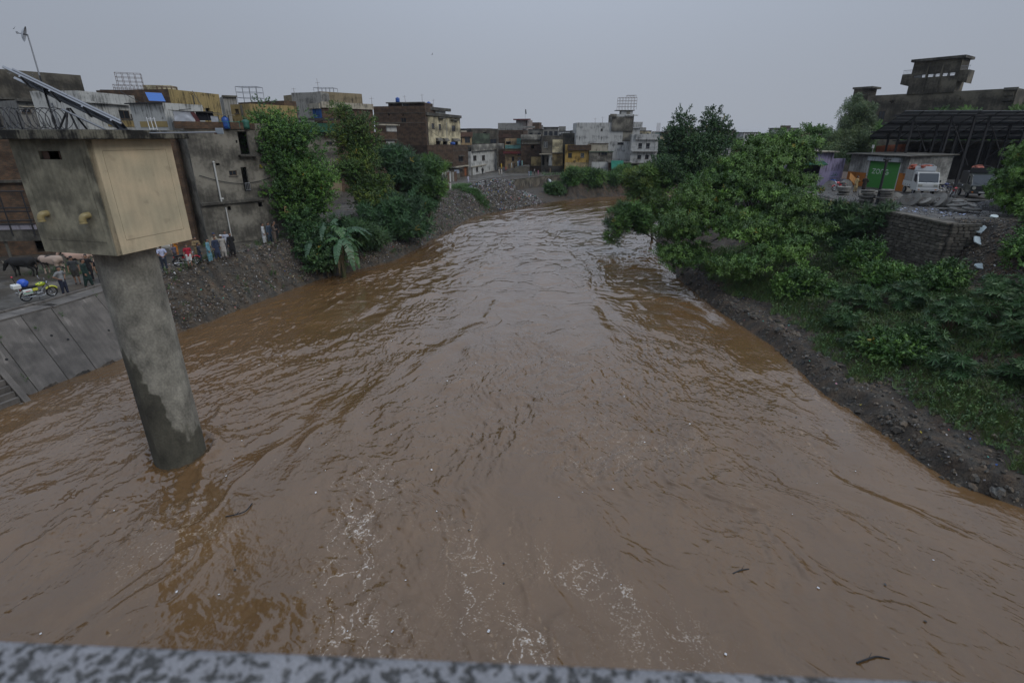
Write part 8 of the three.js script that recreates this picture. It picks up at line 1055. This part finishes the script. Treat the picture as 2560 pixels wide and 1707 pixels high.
// ---------------------------------------------------------------- refuse, rubble and driftwood
{
  const flake = fromPts([V(-0.5, 0, -0.4), V(0.05, 0.16, -0.45), V(0.5, 0.04, -0.3), V(-0.5, 0.12, 0.3), V(0, -0.02, 0.4), V(0.45, 0.18, 0.42)].reduce((a, _, i, p) => (i === 0 ? [p[0], p[3], p[1], p[1], p[3], p[4], p[1], p[4], p[2], p[2], p[4], p[5]] : a), []));
  const ms = [], cs = [], rm = [], rc = [], stone = new THREE.DodecahedronGeometry(0.5, 0);
  const bit = (x, f, s, white) => { const y = GY_(x, -f); if (y < 0.05) return; ms.push(M4(V(x, y + s * 0.12, -f), Q(rr(-0.9, 0.9), rnd() * 6.3, rr(-0.9, 0.9)), V(s, s * 0.8, s * rr(0.5, 1.2)))); const r = rnd(), k = rr(0.5, 1); cs.push(r < white ? lin(0.4 * k, 0.39 * k, 0.39 * k) : r < white + 0.25 ? lin(0.17 * k, 0.15 * k, 0.125 * k) : r < 0.9 ? lin(0.05 * k, 0.045 * k, 0.04 * k) : pick([lin(0.05, 0.13, 0.4), lin(0.4, 0.08, 0.08), lin(0.45, 0.35, 0.05), lin(0.06, 0.3, 0.25), lin(0.4, 0.2, 0.25)])); };
  const rock = (x, f, s) => { const y = GY_(x, -f); if (y < -0.1) return; rm.push(M4(V(x, y, -f), Q(rnd() * 6, rnd() * 6, rnd() * 6), V(s, s * rr(0.4, 0.8), s * rr(0.6, 1.1)))); const k = rr(0.5, 1.3); rc.push(lin(0.3 * k, 0.27 * k, 0.235 * k)); };
  for (let i = 0; i < 44000; i++) {                                            // west bank
    const f = rr(34.2, 112), x = edgeAt(LB, f) - rr(-0.2, f > 60 ? 9 : 5); const n = fbm(x * 0.4, f * 0.3 + 20, 3), heap = Math.exp(-(((x + 1.5) / 6) ** 2 + ((f - 108) / 10) ** 2));
    if (inRiver(x, f) || GY_(x, -f) > 3.55 + heap * 2.4 + (f < 50 ? 0.5 : 0)) continue; const dens = 0.22 + 0.6 * n + 0.9 * heap + (f > 84 ? 0.25 : 0) + (f < 50 ? 0.12 : 0); if (rnd() > dens) continue;
    bit(x, f, rr(0.04, 0.15) * (f > 60 ? 1.4 : 1), 0.42 + 0.1 * heap); if (rnd() < 0.75) rock(x + rr(-0.4, 0.4), f + rr(-0.4, 0.4), rr(0.08, 0.34));
  }
  for (let i = 0; i < 9000; i++) { const a = rnd() * 6.3, r = Math.sqrt(rnd()), x = -1.5 + Math.cos(a) * r * 8, f = 108 + Math.sin(a) * r * 12; if (!inRiver(x, f)) bit(x, f, rr(0.1, 0.34), 0.48); }
  for (let i = 0; i < 15000; i++) {                                            // east bank mud edge and rubble slope
    const f = rr(14, 56), d = Math.pow(rnd(), 1.8) * 9, x = edgeAt(RB, f) + d - 0.2; if (inRiver(x, f)) continue; const n = fbm(x * 0.5 + 60, f * 0.5, 3); if (rnd() > 0.55 + n) continue;
    if (rnd() < 0.42) bit(x, f, rr(0.03, 0.12), 0.2); else rock(x, f, rr(0.05, 0.26) * (rnd() < 0.06 ? 2.2 : 1));
  }
  for (let i = 0; i < 3600; i++) { const x = rr(31.8, 39), f = rr(31, 39.5); if (f > 38.2 && x < 33) continue; if (rnd() < 0.14) bit(x, f, rr(0.06, 0.18), 0.4); else rock(x, f, rr(0.08, 0.3)); }
  for (let i = 0; i < 900; i++) { const x = rr(32.2, 46), f = rr(40, 60); rm.push(M4(V(x, 7.2, -f), Q(rnd() * 6, rnd() * 6, rnd() * 6), rr(0.03, 0.1))); const k = rr(0.1, 0.3); rc.push(lin(k, k, k * 1.02)); }
  for (let i = 0; i < 160; i++) { const x = rr(32.4, 37), f = rr(41, 47); ms.push(M4(V(x, 7.22, -f), Q(rr(-0.4, 0.4), rnd() * 6, rr(-0.4, 0.4)), rr(0.08, 0.22))); cs.push(pick([lin(0.4, 0.42, 0.45), lin(0.3, 0.35, 0.5), lin(0.12, 0.1, 0.09)])); }
  const l = instances(scene, 'litter', flake, std({ color: lin(1, 1, 1), roughness: 0.6, side: THREE.DoubleSide }), ms, cs); l.userData = { kind: 'stuff', label: 'plastic scraps and refuse strewn on the banks', category: 'litter' };
  const r = instances(scene, 'rubble', stone, std({ color: lin(1, 1, 1), roughness: 0.85, map: T.mud }), rm, rc); r.userData = { kind: 'stuff', label: 'stones and broken bricks on the banks', category: 'rubble' };
  // branches and sticks floating in the flood
  const drift = (label, x, f, pts) => { const t = thing('driftwood', label, 'driftwood', [x, waveY(x, f) + 0.02, -f]); part(t, 'branch', tube(pts.map((p) => V(...p)), 0.022, 14, 5), M.black); part(t, 'twig', bar(V(...pts[1]), V(pts[1][0] + 0.12, pts[1][1] + 0.1, pts[1][2] - 0.1), 0.012, 0.006, 4), M.black); };
  drift('forked black branch floating right of the pier', -10.0, 15.6, [[-0.45, 0, 0.3], [-0.1, 0.03, 0.22], [0.15, 0.02, 0.02], [0.2, 0.02, -0.4]]); drift('long dark stick drifting in the foam near the parapet', -4.0, 9.2, [[-0.3, 0, 0.45], [0, 0.03, 0.1], [0.2, 0.04, -0.3]]); drift('crooked dark branch drifting at the lower right', 9.7, 9.8, [[-0.55, -0.03, 0.1], [-0.2, 0.02, 0.02], [0.1, 0.0, -0.06], [0.4, -0.04, -0.02]]); drift('short stick drifting at the lower right below the pole', 9.2, 7.7, [[0, -0.03, 0.28], [0.03, 0.02, 0], [0.09, -0.02, -0.2]]); drift('thin stick in the foam line at the middle right', 7.4, 12.9, [[-0.3, -0.02, 0.1], [0, 0.02, 0], [0.3, -0.03, -0.1]]);
  const fm2 = [], fc2 = []; for (let i = 0; i < 110; i++) { const f = rr(6, 34), x = rr(-16, 15); if (!inRiver(x, f)) continue; fm2.push(M4(V(x, waveY(x, f) + 0.025, -f), Q(rr(-0.3, 0.3), rnd() * 6, rr(-0.3, 0.3)), rr(0.03, 0.09))); fc2.push(rnd() < 0.6 ? lin(0.6, 0.6, 0.6) : lin(0.03, 0.03, 0.03)); }
  const fl = instances(scene, 'floating_litter', flake, std({ color: lin(1, 1, 1), roughness: 0.6, side: THREE.DoubleSide }), fm2, fc2); fl.userData = { kind: 'stuff', label: 'scraps of litter floating on the river', category: 'litter' };
}

renderer.render(scene, camera);
